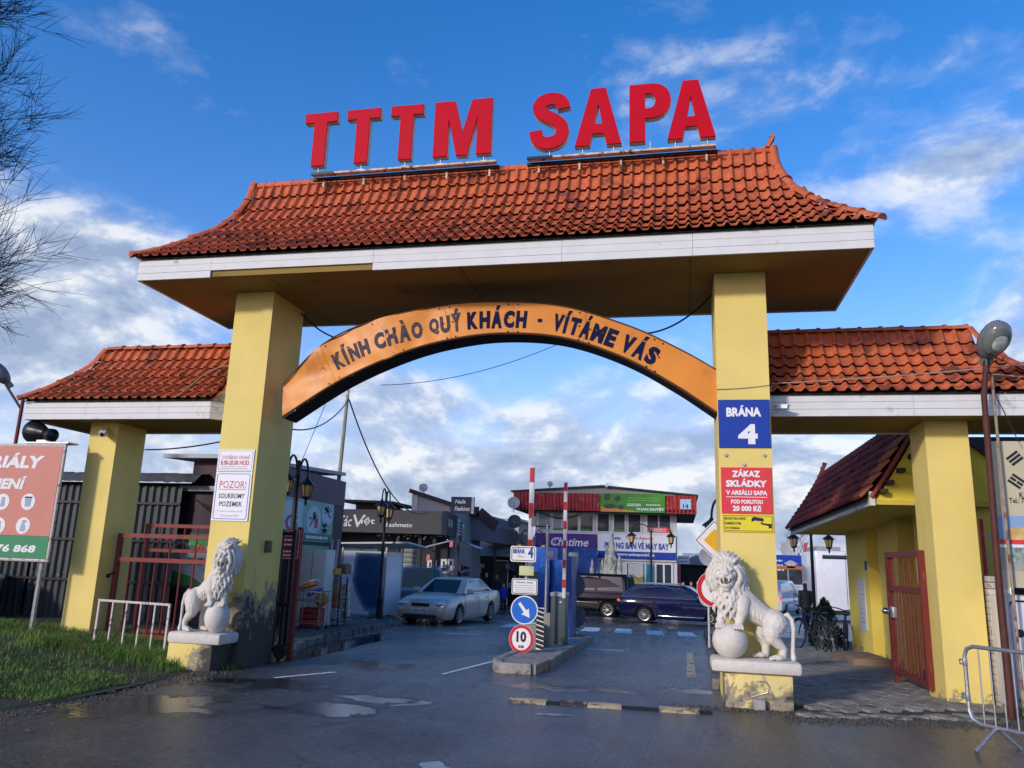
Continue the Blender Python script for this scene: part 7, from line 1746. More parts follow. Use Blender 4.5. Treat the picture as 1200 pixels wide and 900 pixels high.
for k, (bx, cl_, nm) in enumerate(goods):
    a = P20(bx[0], bx[1], 18.98); c = P20(bx[2], bx[3], 18.98); q = MB(); q.rbox(a.x, c.x, 19.04, 19.32, c.z+.02, a.z, .03)
    tag(q.build(nm.split()[-1], mat('tub_'+nm.replace(' ','_'), cl_, .5, nz=(6,.3))), f'{nm} on the dark steel rack', nm.split()[-1])
crate(395, 661, 405, 673, 19.5, .35, (.20,.11,.07), 'brown wooden crate high beside the shelter', slats=2)
q = MB(); a = P20(404, 659, 19.8); c = P20(409, 672, 19.8); q.rbox(a.x, c.x, 19.8, 20.1, c.z, a.z, .02); tag(q.build('box', mat('carton_white', (.55,.53,.48), .7, nz=(4,.1))), 'white carton beside the brown wooden crate', 'box')
t = thing('bottle_stand', 'column of cream plastic canisters stacked left of the white shelter', 'stack', (-9.0, 20, gz(20)+.1))
CANM = mat('canister', (.55,.52,.38), .5, nz=(6,.12)); 
for k in range(8):
    a = P20(398+(k % 2)*7, 688+(k//2)*10, 20.0); q = MB(); q.rbox(a.x-.07, a.x+.07, 20.0, 20.16, a.z-.11, a.z+.09, .03); o = q.build('canister', CANM, t); q = MB(); q.cyl((a.x, 20.08, a.z+.085), (a.x, 20.08, a.z+.115), .03, n=8); q.build('cap', YELS if k % 3 else REDS, o)
# market trolley with goods
t = thing('shopping_trolley', 'wire market trolley with boards in front of the cream cabinet', 'trolley', (-8.2, 17.0, gz(17)+.11)); zb_ = gz(17)+.11
a = P20(344, 690, 17.2); c = P20(374, 735, 17.2); WIRE = mat('wire_grey', (.22,.23,.24), .4, .6)
for z in (zb_+.14, a.z-.25, a.z-.05): 
    q = MB(); q.tube([(a.x,17.2,z),(c.x,17.2,z),(c.x,17.7,z),(a.x,17.7,z),(a.x,17.2,z)], .010, 5); q.build('frame', WIRE, t)
for k in range(9):
    x = a.x+(c.x-a.x)*k/8; q = MB(); q.tube([(x,17.2,a.z-.05),(x,17.2,a.z-.25),(x,17.7,a.z-.25)], .006, 4); q.build('wire', WIRE, t)
for x, y in ((a.x+.04,17.22),(c.x-.04,17.22),(a.x+.04,17.66),(c.x-.04,17.66)): 
    q = MB(); q.cyl((x-.012,y,zb_+.05), (x+.012,y,zb_+.05), .05, n=10); q.build('wheel', TYRE, t)
    q = MB(); q.cyl((x,y,zb_+.08), (x,y,a.z-.05), .010, n=5); q.build('leg', WIRE, t)
q = MB(); a2 = P20(356, 686, 17.2); q.obox((a2.x, 17.4, a2.z), .40, .3, .10, Matrix.Rotation(-.35, 3, 'Y')); bxo = q.build('box', mat('carton_orange', (.55,.17,.05), .6, nz=(9,.4))); tag(bxo, 'white and orange carton tilted on the market trolley', 'box')
q = MB(); q.obox((a2.x+.01, 17.39, a2.z+.055), .41, .31, .02, Matrix.Rotation(-.35, 3, 'Y')); q.build('lid', WHITE, bxo)
q = MB(); a2 = P20(366, 692, 17.3); q.obox((a2.x, 17.45, a2.z-.03), .34, .2, .05, Matrix.Rotation(-.5, 3, 'Y')); tag(q.build('parcel', mat('parcel_blue', (.02,.04,.35), .5)), 'bright blue parcel on the market trolley', 'parcel')
crate(352, 712, 372, 735, 17.9, .35, (.26,.03,.03), 'dark red crate on the footway behind the trolley')
q = MB(); a2 = P20(375, 703, 18.0); q.ball((a2.x, 18.1, a2.z), .16, .14, .17, 12, 8); tag(q.build('sack', mat('sack_yellow', (.42,.22,.04), .8, nz=(9,.4))), 'yellow and green filled sack right of the trolley', 'sack')
t = thing('leaning_boards', 'white boards leaning beside the wooden pole on the footway', 'boards', (-8.8, 20.4, gz(20)+.1))
for px in (385, 390, 397): a = P20(px, 632, 20.4); c = P20(px-5, 672, 20.4); q = MB(); q.bar(a, c, .05, .03); q.build('board', mat('white_lath', (.5,.49,.45), .6), t)
# tall pole, shelter
t = thing('utility_pole', 'tall thin pale wooden pole with cables at the corner of the purple building', 'pole', (-9.3, 20.8, gz(20.8)))
a = spot(410, 437, Y=20.8); c = spot(384, 700, Y=20.8); m1 = a.lerp(c, .10)
q = MB(); q.tube([(c.x-.05, 20.8, gz(20.8)), m1], [.075,.05], 8); q.build('shaft', mat('pale_wood_pole', (.27,.25,.18), .8, nz=(5,.25), bump=(25,.3)), t)
q = MB(); q.tube([m1, a], [.03,.022], 6); q.build('mast_tip', STEEL, t); q = MB(); q.cyl(m1-Vector((0,0,.05)), m1+Vector((0,0,.12)), .05, n=8); q.build('collar', RUST, t)
t = thing('white_shelter', 'open shelter of white panels with a painted blue reflection under a flat white roof behind the lamp post', 'shelter', (-9.8, 24.8, gz(24.5)+.1))
YS2 = 24.4; a = spot(403, 645, Y=YS2); c = spot(447, 728, Y=YS2); zb_ = gz(YS2)+.12; m_ = mat('milky_panel', (.66,.72,.76), .3, nz=(.9,.12)); zt_ = a.z
fS = F((0, YS2, 0)); plate(fS, a.x, c.x, zb_+.05, zt_, 'front_panel', m_, t, th=.03)
q = MB(); q.prism([(a.x+.42,zt_-.05),(c.x-.05,zt_-.05),(c.x-.05,zb_+.15),(a.x+.85,zb_+.15),(a.x+.5,zb_+.7),(a.x+.36,zb_+1.1)], fS.p(0,0,.006), fS.r, fS.u, -fS.n, .004); q.build('blue_reflection', mat('shelter_blue_pale', (.20,.30,.42), .3, nz=(1.5,.2)), t, recalc=True)  # blurred blue reflection painted as colour on the white front panel
for k_, (ins, c_) in enumerate(((.05,(.11,.20,.33)),(.10,(.05,.125,.25)),(.15,(.03,.09,.20)))):  # nested darker blues soften the edge of the painted reflection
    q = MB(); q.prism([(a.x+.42+ins,zt_-.05-ins*.4),(c.x-.05,zt_-.05-ins*.4),(c.x-.05,zb_+.15+ins),(a.x+.85+ins*.5,zb_+.15+ins),(a.x+.5+ins,zb_+.7+ins*.3),(a.x+.36+ins,zb_+1.1)], fS.p(0,0,.007+.001*k_), fS.r, fS.u, -fS.n, .0008); q.build('blue_reflection', mat(f'shelter_blue_{k_}', c_, .3, nz=(1.5,.25)), t, recalc=True)
c3 = spot(461, 728, Y=YS2+.4); fS2 = F((c.x+.03, YS2, 0), (c3.x-c.x, 1.0, 0)); plate(fS2, .03, Vector((c3.x-c.x, .9)).length, zb_+.05, zt_, 'side_panel', mat('milky_panel2', (.74,.76,.76), .3, nz=(.9,.1)), t, th=.03)
for x, y in ((a.x-.03, YS2), (c.x+.015, YS2), (c3.x, YS2+.9), (a.x-.03, YS2+1.6)): q = MB(); q.box(x-.022, x+.022, y-.022, y+.022, zb_, zt_+.2); q.build('post', STEEL, t)
r0 = spot(394, 643, Y=YS2-.2); r1 = spot(480, 636, Y=YS2-.2); q = MB(); q.obox(((r0.x+r1.x)/2, YS2+.7, (r0.z+r1.z)/2+.03), r1.x-r0.x, 2.0, .05, Matrix.Rotation(-.035, 3, 'Y')@Matrix.Rotation(-.06, 3, 'X')); q.build('flat_roof', mat('roof_white', (.52,.55,.55), .5, nz=(2,.1)), t)
q = MB(); q.rbox(c.x-.35, c.x-.1, YS2-.25, YS2-.05, zb_, zb_+.17, .02); tag(q.build('tub', mat('green_tub', (.10,.22,.20), .6)), 'small green tub at the foot of the white shelter', 'tub')
rdd = random.Random(12); q = MB()
for k in range(26): x = rdd.uniform(-9.9, -8.2); y = rdd.uniform(20.5, 23.8); s_ = rdd.uniform(.03,.09); q.obox((x, y, gz(y)+.13), s_, s_*.7, .02, Matrix.Rotation(rdd.random()*3, 3, 'Z'))
tag(q.build('litter', mat('litter_white', (.5,.5,.48), .7)), 'scraps of white litter on the left footway', 'litter')['kind'] = 'stuff'
# bare trees at the left edge
def bare_tree(name, label, base, H, spread, seed, lvls=6, lean=(0,0), r0=.22, dens=3, n0=None):
    t = thing(name, label, 'tree', base, group='bare trees at the left'); rd = random.Random(seed); tr = MB(); cr = MB(); base = Vector(base)
    def grow(p, d, L, r, lv):
        b = tr if lv < 2 else cr; n = 4 if lv < 2 else (3 if lv < 4 else 2); pts = [p]; rs = [r]; dd = d.copy()
        for k in range(n):
            dd = (dd+Vector((rd.gauss(0,.10), rd.gauss(0,.10), rd.gauss(.05,.07)))*(1 if lv else .4)).normalized(); pts.append(pts[-1]+dd*L/n); rs.append(r*(1-.55*(k+1)/n))
        b.tube(pts, rs, 6 if lv < 2 else 3, cap=False)
        if lv >= lvls: return
        m = rd.choice((dens, dens+1)) if lv else (n0 or dens+5)
        for k in range(m):
            f_ = rd.uniform(.30, 1.0) if lv else .22+.78*(k+1)/m; idx = f_*n; i = min(n-1, int(idx)); q0 = pts[i].lerp(pts[i+1], idx-i)
            a = rd.uniform(0, 2*pi); sp_ = dd.orthogonal().normalized(); s2 = dd.cross(sp_); out = sp_*cos(a)+s2*sin(a); ang_ = rd.uniform(.35,.85) if lv else rd.uniform(.6, 1.05)
            nd = (dd*cos(ang_)+out*sin(ang_)+Vector((0,0,.12))).normalized()
            grow(q0, nd, L*(rd.uniform(.52,.75) if lv else rd.uniform(.30,.46)*spread*(1.25-.6*f_)), max(.010, rs[min(i+1,n)]*.62), lv+1)
    grow(base, Vector((lean[0], lean[1], 1)).normalized(), H, r0, 0)
    BK = mat('tree_bark', (.035,.028,.024), .9, nz=(8,.3)); tr.build('trunk', BK, t); cr.build('crown', BK, t, kind='stuff')
    return t
bare_tree('bare_tree', 'tall bare leafless tree reaching in from the left edge', (-25.4, 17.5, 0), 19.2, .68, 5, 5, dens=5, n0=36)
bare_tree('bare_tree', 'lower bare tree behind the billboard and left side roof', (-30.5, 25, 0), 8.6, .9, 9, 5, r0=.14)
bare_tree('bare_tree', 'distant bare tree above the blue hoarding on the right', (13.5, 95, gz(60)), 6.5, .8, 12, 4, r0=.12)
# ================================================================ gatehouse and right edge
GH = thing('gatehouse', 'yellow gatehouse with steep dark red tiled roof beside the paved walkway', 'building', (5.5, 17, gz(17)))
YEL2 = stained('yellow_gatehouse', .3, .2, (.70, .55, .10)); YEL3 = mat('bright_yellow', (.72,.55,.06), .7, nz=(1.5,.08)); GX = 4.0
segs = [(13.6, 16.1, 0), (17.3, 20.6, 0)]
q = MB()
q.box(GX, 4.66, 13.6, 15.2, -.3, 2.6); q.box(GX+.55, 4.66, 15.2, 16.2, -.3, 2.6)      # window bay recess
q.box(GX, 4.66, 16.2, 17.6, -.3, 2.6); q.box(GX+.5, 4.66, 17.6, 18.5, -.4, 2.6); q.box(GX, 4.66, 18.5, 20.4, -.4, 2.6); q.build('wall', YEL2, GH)
q = MB(); q.box(GX+.496, GX+.499, 15.2, 16.2, 0, 2.59); q.build('recess_lining', YEL3, GH) if False else None
q = MB(); q.box(GX+.44, GX+.495, 17.62, 18.48, gz(18), 2.2); q.build('door', YEL3, GH)
fG = F((GX+.545, 0, 0), (0,-1,0)); 
f = plate(fG, -16.15, -15.25, 1.05, 2.35, 'window', FRAMEW, GH, th=.05); plate(fG, -16.08, -15.73, 1.12, 2.28, 'pane', WIND, f, d=.004, th=.008); plate(fG, -15.68, -15.32, 1.12, 2.28, 'pane', WIND, f, d=.004, th=.008)
fG0 = F((GX-.003, 0, 0), (0,-1,0)); f = plate(fG0, -14.75, -13.75, .55, 2.3, 'window', FRAMEW, GH, th=.04, d=.01)
for k in range(2): plate(fG0, -14.70+.5*k, -14.28+.5*k, .62, 2.24, 'pane', WIND, f, d=.014, th=.008)
plate(fG0, -19.45, -18.85, .45, 1.55, 'notice_board', mat('notice_grey', (.50,.53,.54), .5, nz=(3,.1)), GH, d=.015, th=.02); smallprint(fG0, -19.38, -18.9, [1.42-.1*k for k in range(9)], .03, GINK, GH, d=.02)
plate(fG0, -18.72, -18.58, 1.72, 1.92, 'blue_plate', BINK, GH, d=.015, th=.02)
q = MB(); q.rbox(GX-.75, GX-.01, 16.9, 18.9, gz(18)-.1, gz(18)+.20, .01); stp = q.build('step', mat('step_stone', (.24,.16,.11), .8, nz=(3,.3), dirt=((.12,.10,.08), 3, .55)), GH)
for k in range(6):
    yy = 16.9+k*.33; q = MB(); q.rbox(GX-.765, GX-.751, yy+.01, yy+.32, gz(18)-.05, gz(18)+.16, .003); q.build('step_tile', MATS['step_stone'], stp)
for k in range(5):
    yy = 14.0+k*.30; q = MB(); q.rbox(GX-.02, GX-.001, yy, yy+.28, gz(14)-.02, gz(14)+.10, .004); q.build('plinth_brick', mat('plinth_brick', (.20,.075,.05), .8, nz=(6,.3), vary=.3), GH)
q = MB(); q.box(2.92, 4.72, 13.34, 20.95, 2.60, 2.66); q.build('soffit', mat('soffit_yellow', (.60,.46,.08), .7, nz=(1,.1)), GH)
q = MB(); q.box(2.84, 2.92, 13.3, 21.0, 2.58, 2.80); q.build('gutter_board', FASC, GH)
# gable wall facing the road
PG = profile(2.84, 3.68, 2.70, 4.12, .85, 14)
q = MB(); poly = [(2.93, 2.665)]+[(p[0]+.08, p[1]-.06) for p in PG if p[0] > 2.9]+[(3.72, 4.02), (4.72, 3.3), (4.72, 2.665)]
q.prism(poly, (0, 13.36, 0), (1,0,0), (0,0,1), (0,1,0), .12); q.build('gable_wall', YEL3, GH, recalc=True)
# roof tiles: run along y, sloping up towards +x
rows = 7; PR = profile(2.76, 3.68, 2.68, 4.12, .85, rows); wT = .20; nc = int(7.6/wT); rd = random.Random(14); tl = []
for k in range(rows):
    x0, z0, _ = PR[k]; x1, z1, _ = PR[k+1]; ln = math.hypot(x1-x0, z1-z0); an = atan2(z1-z0, x1-x0)
    for j in range(nc): tl.append((x0, 13.3+(j+.5)*wT, z0, an, ln))
tl.sort(key=lambda p: p[1]+p[2]*.3); ms = {}; rest = MB(); BRT = mat('fresh_orange_tile', (.50,.15,.05), .6, nz=(4,.1))
for n_, (x, y, z, an, ln) in enumerate(tl):
    R = Matrix.Rotation(-pi/2, 3, 'Z') @ Matrix.Rotation(an, 3, 'X')
    fresh = y < 13.95 and z < 3.55
    if n_ < 300:
        key = (round(ln, 3), fresh)
        if key not in ms: ms[key] = tile_mesh(wT, ln, BRT if fresh else TILE2)
        linkmesh('roof_tile', ms[key], GH, (x, y, z+rd.uniform(0,.006)), R.to_euler())
    else:
        tmp = tile_mesh(wT, ln, TILE2); rest.add([R@v.co+Vector((x, y, z)) for v in tmp.vertices], [list(p.vertices) for p in tmp.polygons], True); bpy.data.meshes.remove(tmp)
if rest.v: rest.build('roof_tile', TILE2, GH, kind='stuff')
q = MB()
for k in range(rows):
    x0, z0, _ = PR[k]; x1, z1, _ = PR[k+1]; q.add([(x0,13.32,z0-.02),(x0,20.95,z0-.02),(x1,20.95,z1-.02),(x1,13.32,z1-.02)], [(0,3,2,1)])
q.build('roof_felt', MATS['roof_felt'], GH)
q = MB(); q.add([(3.66,13.3,4.14),(3.66,21,4.14),(4.8,21,3.2),(4.8,13.3,3.2)], [(0,3,2,1)]); q.build('rear_slope', TILE2, GH)
me = ridge_mesh(.36, .09, TILE2)
for k in range(rows*2):   # verge tiles at the far end
    f_ = k/2; i = min(rows-1, int(f_)); x = PR[i][0]+(PR[i+1][0]-PR[i][0])*(f_-i); z = PR[i][1]+(PR[i+1][1]-PR[i][1])*(f_-i); an = atan2(PR[i+1][1]-PR[i][1], PR[i+1][0]-PR[i][0])
    linkmesh('ridge_tile', me, GH, (x, 20.95, z+.03), (0, -an, 0))
q = MB(); q.tube([(p[0]+.02, 13.29, p[1]+.0) for p in PG], .035, 6); q.build('verge_strip', mat('verge_red', (.30,.06,.035), .6), GH)
# dark purlin ends on the gable
for k, (x, z) in enumerate(((2.97, 2.80), (3.07, 2.94), (3.25, 3.13), (3.43, 3.35))):
    q = MB(); q.rbox(x+.02, x+.13, 13.2, 13.34, z-.035, z+.035, .012); q.build('purlin_end', mat('purlin_dark', (.06,.04,.03), .8), GH)
GH.rotation_euler = (-.0206, 0, .026)
q = MB(); q.tube(sag((3.5,13.34,3.1),(4.3,13.34,2.85),.02), .008, 4); q.build('gable_cable', CAB, GH)
# red iron gate leaf, standing open
t = bargate('red_gate', 'dark red iron gate leaf standing open beside the right outer pillar', 'gate', (3.34, 12.30), (3.31, 14.0), .10, 1.96, 9, (.16, 1.40, 1.92), topbars=5, midz=1.40, w=.085, bw=.024)
q = MB(); q.bar((3.31, 13.95, -.08), (3.31, 13.95, .12), .06); q.build('foot', IRR, t)
q = MB(); q.rbox(3.27, 3.36, 13.78, 13.99, .95, 1.12, .01); q.build('lock_case', STEEL, t); q = MB(); q.ball((3.20, 13.92, 1.05), .06, .08, .05); q.build('handle', CHROME, t)
for z in (.32, 1.55): q = MB(); q.cyl((3.36,12.28,z), (3.36,12.28,z+.12), .035, n=8); q.build('hinge', IRR, t)
# bicycles by the gatehouse corner
def bicycle(loc, rz, label, col, lean=.12):
    t = thing('bicycle', label, 'bicycle', loc, rz, 'bicycles parked at the gatehouse corner', world=False); t.rotation_euler = (lean, 0, rz)
    m = mat('bike_'+str(int(col[0]*99))+str(int(col[2]*99)), col, .35, .2, nz=(5,.1)); R_ = .34; A_, B_ = (-.52,0,R_), (.53,0,R_)
    for c in (A_, B_):
        q = MB(); n = 28; pts = [(c[0]+R_*cos(2*pi*k/n), 0, c[2]+R_*sin(2*pi*k/n)) for k in range(n+1)]; q.tube(pts, .020, 6, cap=False); w_ = q.build('wheel', TYRE, t)
        q = MB()
        for k in range(12): a = 2*pi*k/12; q.cyl(c, (c[0]+R_*cos(a), 0, c[2]+R_*sin(a)), .003, n=3, cap=False)
        q.lathe([(.03,-.03),(.03,.03)], c, 8, (0,1,0)); q.build('spokes', STEEL, w_)
    q = MB()
    for a, c in ((( -.10,0,.30),(-.20,0,.82)),((-.10,0,.30),(.36,0,.80)),((-.19,0,.76),(.35,0,.86)),((-.10,0,.30),A_),((-.18,0,.72),A_),((.34,0,.92),(.40,0,.70)),((.40,0,.70),B_)): q.cyl(a, c, .018, n=6)
    q.build('frame', m, t)
    q = MB(); q.ball((-.22,0,.90), .13, .07, .035); q.cyl((-.21,0,.80),(-.22,0,.89),.014,n=6); q.build('saddle', TRIMB, t)
    q = MB(); q.tube([(.30,-.28,1.02),(.34,-.15,1.0),(.34,0,.96),(.34,.15,1.0),(.30,.28,1.02)], .014, 6); q.cyl((.34,0,.88),(.34,0,.97),.016,n=6); q.build('handlebar', TRIMB, t)
    q = MB(); q.lathe([(.09,-.008),(.09,.008)], (-.10,-.04,.30), 14, (0,1,0)); q.bar((-.10,-.06,.30),(-.04,-.06,.15),.018); q.build('chainwheel', IRON, t)
    q = MB(); 
    for c in (A_, B_):
        n = 10; pts = [(c[0]+(R_+.04)*cos(pi*.15+pi*.75*k/n), 0, c[2]+(R_+.04)*sin(pi*.15+pi*.75*k/n)) for k in range(n+1)]; q.tube(pts, .022, 5)
    q.build('mudguard', TRIMB, t); return t
z = gz(21.3)+.03
bicycle((3.05, 21.0, z), radians(112), 'black bicycle nearest the road, left of the others by the gatehouse', (.02,.02,.022))
bicycle((3.42, 20.7, z), radians(96), 'grey bicycle in the middle of the row by the gatehouse', (.10,.11,.12), -.08)
bicycle((3.80, 20.6, z), radians(82), 'dark blue bicycle against the yellow gatehouse wall', (.02,.02,.08), .05)
foliage('potted_fir', 'small dark fir tree standing among the bicycles', 'tree', (3.65, 22.2, .25), .62, .55, .75, 2600, .05, FIR, seed=6, shape=lambda p: Vector((p.x*(1-.75*max(0,(p.z+1)/2)), p.y*(1-.75*max(0,(p.z+1)/2)), p.z)))
# grey mast and notices right of the pillar: mesh fence, brick pier, rusty post, lamp, signboard
RUSTP = mat('rusty_post', (.085,.030,.022), .7, .1, nz=(8,.3)); 
t = thing('street_lamp', 'grey oval street lamp on a rusty brown pole at the right edge', 'street lamp', (3.95, 11.0, 0))
c0 = spot(1160, 399, Y=10.95); e0 = spot(1155.5, 428, Y=11.0); e1 = spot(1153, 462, Y=11.0); e2 = spot(1172, 700, Y=11.0)
q = MB(); q.tube([(e2.x, 11.0, -.05), e2, e1, e0], [.048,.045,.038,.034], 8); q.build('pole', RUSTP, t)
cobra(t, c0+Vector((.0,-.1,-.02)), Vector((.10,-.55,.62)), LHD, LBW, .56, .38)
q = MB(); q.cyl(e0-Vector((0,0,.1)), e0+Vector((.01,0,.12)), .035, n=8); q.build('clamp', IRON, t)
t = thing('thin_rusty_pole', 'thin rusty pipe rising from the signboard to the eave at the right edge', 'pole', (4.0, 11.1, 3.3))
a = spot(1162, 438, Y=11.1); c = spot(1168, 520, Y=11.1); q = MB(); q.cyl(Vector((c.x, 11.1, 0)), a, .018, n=6); q.bar(a, a+Vector((.0,.0,.0))+(spot(1200, 442, Y=11.1)-a), .012); q.build('pipe', mat('pale_rusty', (.30,.26,.20), .7, nz=(8,.3), dirt=((.18,.07,.04), 6, .5)), t)
cable([spot(1166, 462, Y=11.05), spot(1180, 490, Y=11.05), spot(1194, 518, Y=11.05)], .006, 'thin black wire slanting down to the top of the right signboard')
YK = 11.2; fK = F((0, YK, 0)); KB = mat('board_khaki', (.50,.46,.30), .5, nz=(.9,.08)); a = spot(1158.5, 517, Y=YK); c = spot(1172, 688, Y=YK); kx0 = (a.x+c.x)/2; kx1 = kx0+1.7; kz1 = a.z; kz0 = c.z
t = thing('signboard', 'khaki signboard with black bars and a shop photo at the right edge', 'sign', (kx0+.8, YK, kz0))
plate(fK, kx0, kx1, kz0, kz1, 'board', KB, t, th=.03)
q = MB(); q.box(kx0-.02, kx0, YK-.01, YK+.04, kz0, kz1); q.build('edge_frame', FRAMEW, t)
def kp_(px, py): return spot(px, py, Y=YK)
for py, brk in ((537, 0), (564, 1)):
    c0 = kp_(1189, py) if py == 537 else kp_(1191, py); sgn = 1 if py == 537 else -1
    for k in (-1, 0, 1):
        d = Vector((cos(radians(38*sgn)), sin(radians(38*sgn)))); nn = Vector((-d.y, d.x)); o = Vector((c0.x, c0.z))+nn*k*.048; parts_ = [(-.085,-.008),(.008,.085)] if (brk and k == 0) else [(-.085,.085)]
        for u0, u1 in parts_:
            P = [o+d*u1+nn*.016, o+d*u0+nn*.016, o+d*u0-nn*.016, o+d*u1-nn*.016]; q = MB(); q.prism([tuple(p) for p in P], fK.p(0,0,.004), fK.r, fK.u, -fK.n, .003); q.build('black_bar', INK, t, recalc=True)
def kt(s_, px0, px1, py0, py1, m=INK, b_=.02): a = kp_(px0, py0); c = kp_(px1, py1); text(fK, s_, (a.x+c.x)/2, (a.z+c.z)/2, c.x-a.x, a.z-c.z, m, t, d=.004, bold=b_)
kt('Korejské', 1194, 1224, 577, 586); kt('Tel.: 77', 1182, 1204, 583.5, 590); kt('5 123 456', 1206, 1234, 584, 590) if False else None
a = kp_(1167, 603); c = kp_(1169, 686); ax = kx0+.03
plate(fK, ax, kx1-.02, kp_(1170,640).z, kp_(1170,604).z, 'sky_print', mat('print_sky', (.22,.36,.52), .5, nz=(.8,.1)), t, d=.004, th=.003)
plate(fK, ax+.12, kx1-.02, kp_(1170,632).z, kp_(1170,618).z, 'shop_print', mat('print_yellow', (.60,.42,.14), .5, nz=(8,.3)), t, d=.008, th=.003)
plate(fK, ax, kx1-.02, kp_(1170,637).z, kp_(1170,632).z, 'red_print', REDS, t, d=.008, th=.003)
kt('BINH MINH', 1182, 1200, 620, 624, RINK, .04)
plate(fK, ax, kx1-.02, kp_(1170,668).z, kp_(1170,637.5).z, 'front_print', mat('print_grey', (.36,.34,.28), .5, nz=(3,.2)), t, d=.006, th=.003)
for px in (1186, 1199): p = kp_(px, 650); plate(fK, p.x-.05, p.x+.07, p.z-.10, p.z+.10, 'window_print', mat('print_window', (.22,.30,.26), .5, nz=(12,.7)), t, d=.010, th=.003)
for px in (1172, 1186): p = kp_(px, 640); plate(fK, p.x-.02, p.x+.13, p.z-.015, p.z+.02, 'awning_print', WHITE, t, d=.011, th=.003)
q = MB(); q.cyl((kx0+.06, YK+.07, -.05), (kx0+.06, YK+.07, kz1), .03, n=8); q.build('post', STEEL, t)
q = MB(); q.cyl((kx1-.06, YK+.07, -.05), (kx1-.06, YK+.07, kz1), .03, n=8); q.build('post', STEEL, t)
# white enamel cabinet below
a = spot(1175, 697, Y=11.3); c = spot(1187, 812, Y=11.3)
t = thing('white_cabinet', 'white metal cabinet with rounded black-edged door below the khaki signboard', 'cabinet', (a.x+.5, 11.5, 0))
q = MB(); q.rbox(a.x, a.x+1.5, 11.32, 11.9, .05, a.z, .03); q.build('case', mat('white_enamel', (.62,.63,.62), .35, nz=(2,.05)), t)
f = F((0, 11.315, 0)); rim(f, a.x+.05, a.x+1.45, .12, a.z-.06, .022, INK, t, d=.004, rad=.09); disc(f, a.x+.16, .95, .05, 'black_mark', INK, t, d=.004, th=.003)
# brick pier, mesh fence, leaning ladder
t = thing('brick_pier', 'whitewashed brick pier behind the crowd barrier at the right edge', 'pier', (4.0, 11.9, 0)); rd = random.Random(17)
a = spot(1152, 690, Y=11.75); c = spot(1170, 690, Y=11.75); nB = int(1.75/.083); x0 = a.x+.06; x1 = x0+.27
for r_ in range(nB):
    cuts_ = [x0, x0+.13, x1] if r_ % 2 else [x0, x0+.20, x1]
    for u, v in zip(cuts_[:-1], cuts_[1:]): q = MB(); q.rbox(u+.004, v-.004, 11.75+rd.uniform(-.006,.006), 11.98, r_*.083-.1, r_*.083-.1+.073, .006); q.build('brick', mat('whitewashed_brick', (.50,.47,.42), .8, nz=(7,.2), vary=.12, dirt=((.24,.15,.11), 7, .56)), t)
q = MB(); q.box(x0+.012, x1-.012, 11.765, 11.97, -.1, nB*.083-.11); q.build('mortar', mat('mortar', (.20,.18,.15), .9, nz=(9,.3)), t)
t = thing('mesh_fence', 'rusty wire mesh fence panel between the outer pillar and the brick pier', 'fence', (3.95, 12.2, 0))
a = spot(1149, 697, Y=12.1); c = spot(1166, 697, Y=12.1); z1 = a.z; x0, x1 = 3.95, 4.35
for x in (x0, x1): q = MB(); q.bar((x,12.1,-.05), (x,12.1,z1), .035); q.build('post', RUSTP, t)
q = MB(); q.bar((x0,12.1,z1), (x1,12.1,z1), .035); q.build('top_rail', RUSTP, t)
for k in range(7): x = x0+(x1-x0)*(k+1)/8; q = MB(); q.cyl((x,12.1,.02), (x,12.1,z1), .004, n=4, cap=False); q.build('wire', RUSTP, t)
for k in range(26): z = .06+(z1-.08)*k/26; q = MB(); q.cyl((x0,12.105,z), (x1,12.105,z), .004, n=4, cap=False); q.build('wire', RUSTP, t)
q = MB(); q.bar((4.02, 12.25, 1.25), (4.22, 12.25, 1.05+.5), .06, .02); tag(q.build('warning_strip', YELS), 'yellow strip hanging behind the rusty mesh fence', 'strip')
t = thing('step_ladder', 'grey and red aluminium ladder leaning behind the rusty mesh fence', 'ladder', (4.3, 12.8, 0))
for dx in (0, .30): q = MB(); q.bar((4.22+dx, 12.5, -.05), (4.36+dx, 12.9, 2.45), .05, .025); q.build('rail', SILVER if dx else REDS, t)
for k in range(8): f_ = (k+.7)/8.5; q = MB(); q.bar((4.22+.14*f_, 12.5+.4*f_, 2.5*f_-.05), (4.52+.14*f_, 12.5+.4*f_, 2.5*f_-.05), .03); q.build('rung', SILVER, t)
t, P = house('dark_shed', 'dark shed with sagging roof behind the right outer pillar', [(1120,800),(1120,512),(1260,512),(1260,800)], 14.6, 4, mat('shed_dark', (.03,.028,.028), .8, nz=(2,.4)))
q = MB(); q.add([(4.4,13.9,3.15),(9,13.9,3.25),(9,19,3.9),(4.4,19,3.7)], [(0,1,2,3)]); q.add([(4.4,13.9,3.10),(9,13.9,3.20),(9,13.9,3.3),(4.4,13.9,3.2)], [(0,1,2,3)]); q.build('sheet_roof', TINR, t)
q = MB(); q.box(4.45, 4.95, 14.5, 14.585, 2.4, 3.0); q.build('pale_panel', mat('grey_pale_panel', (.20,.20,.19), .7, nz=(3,.3)), t)
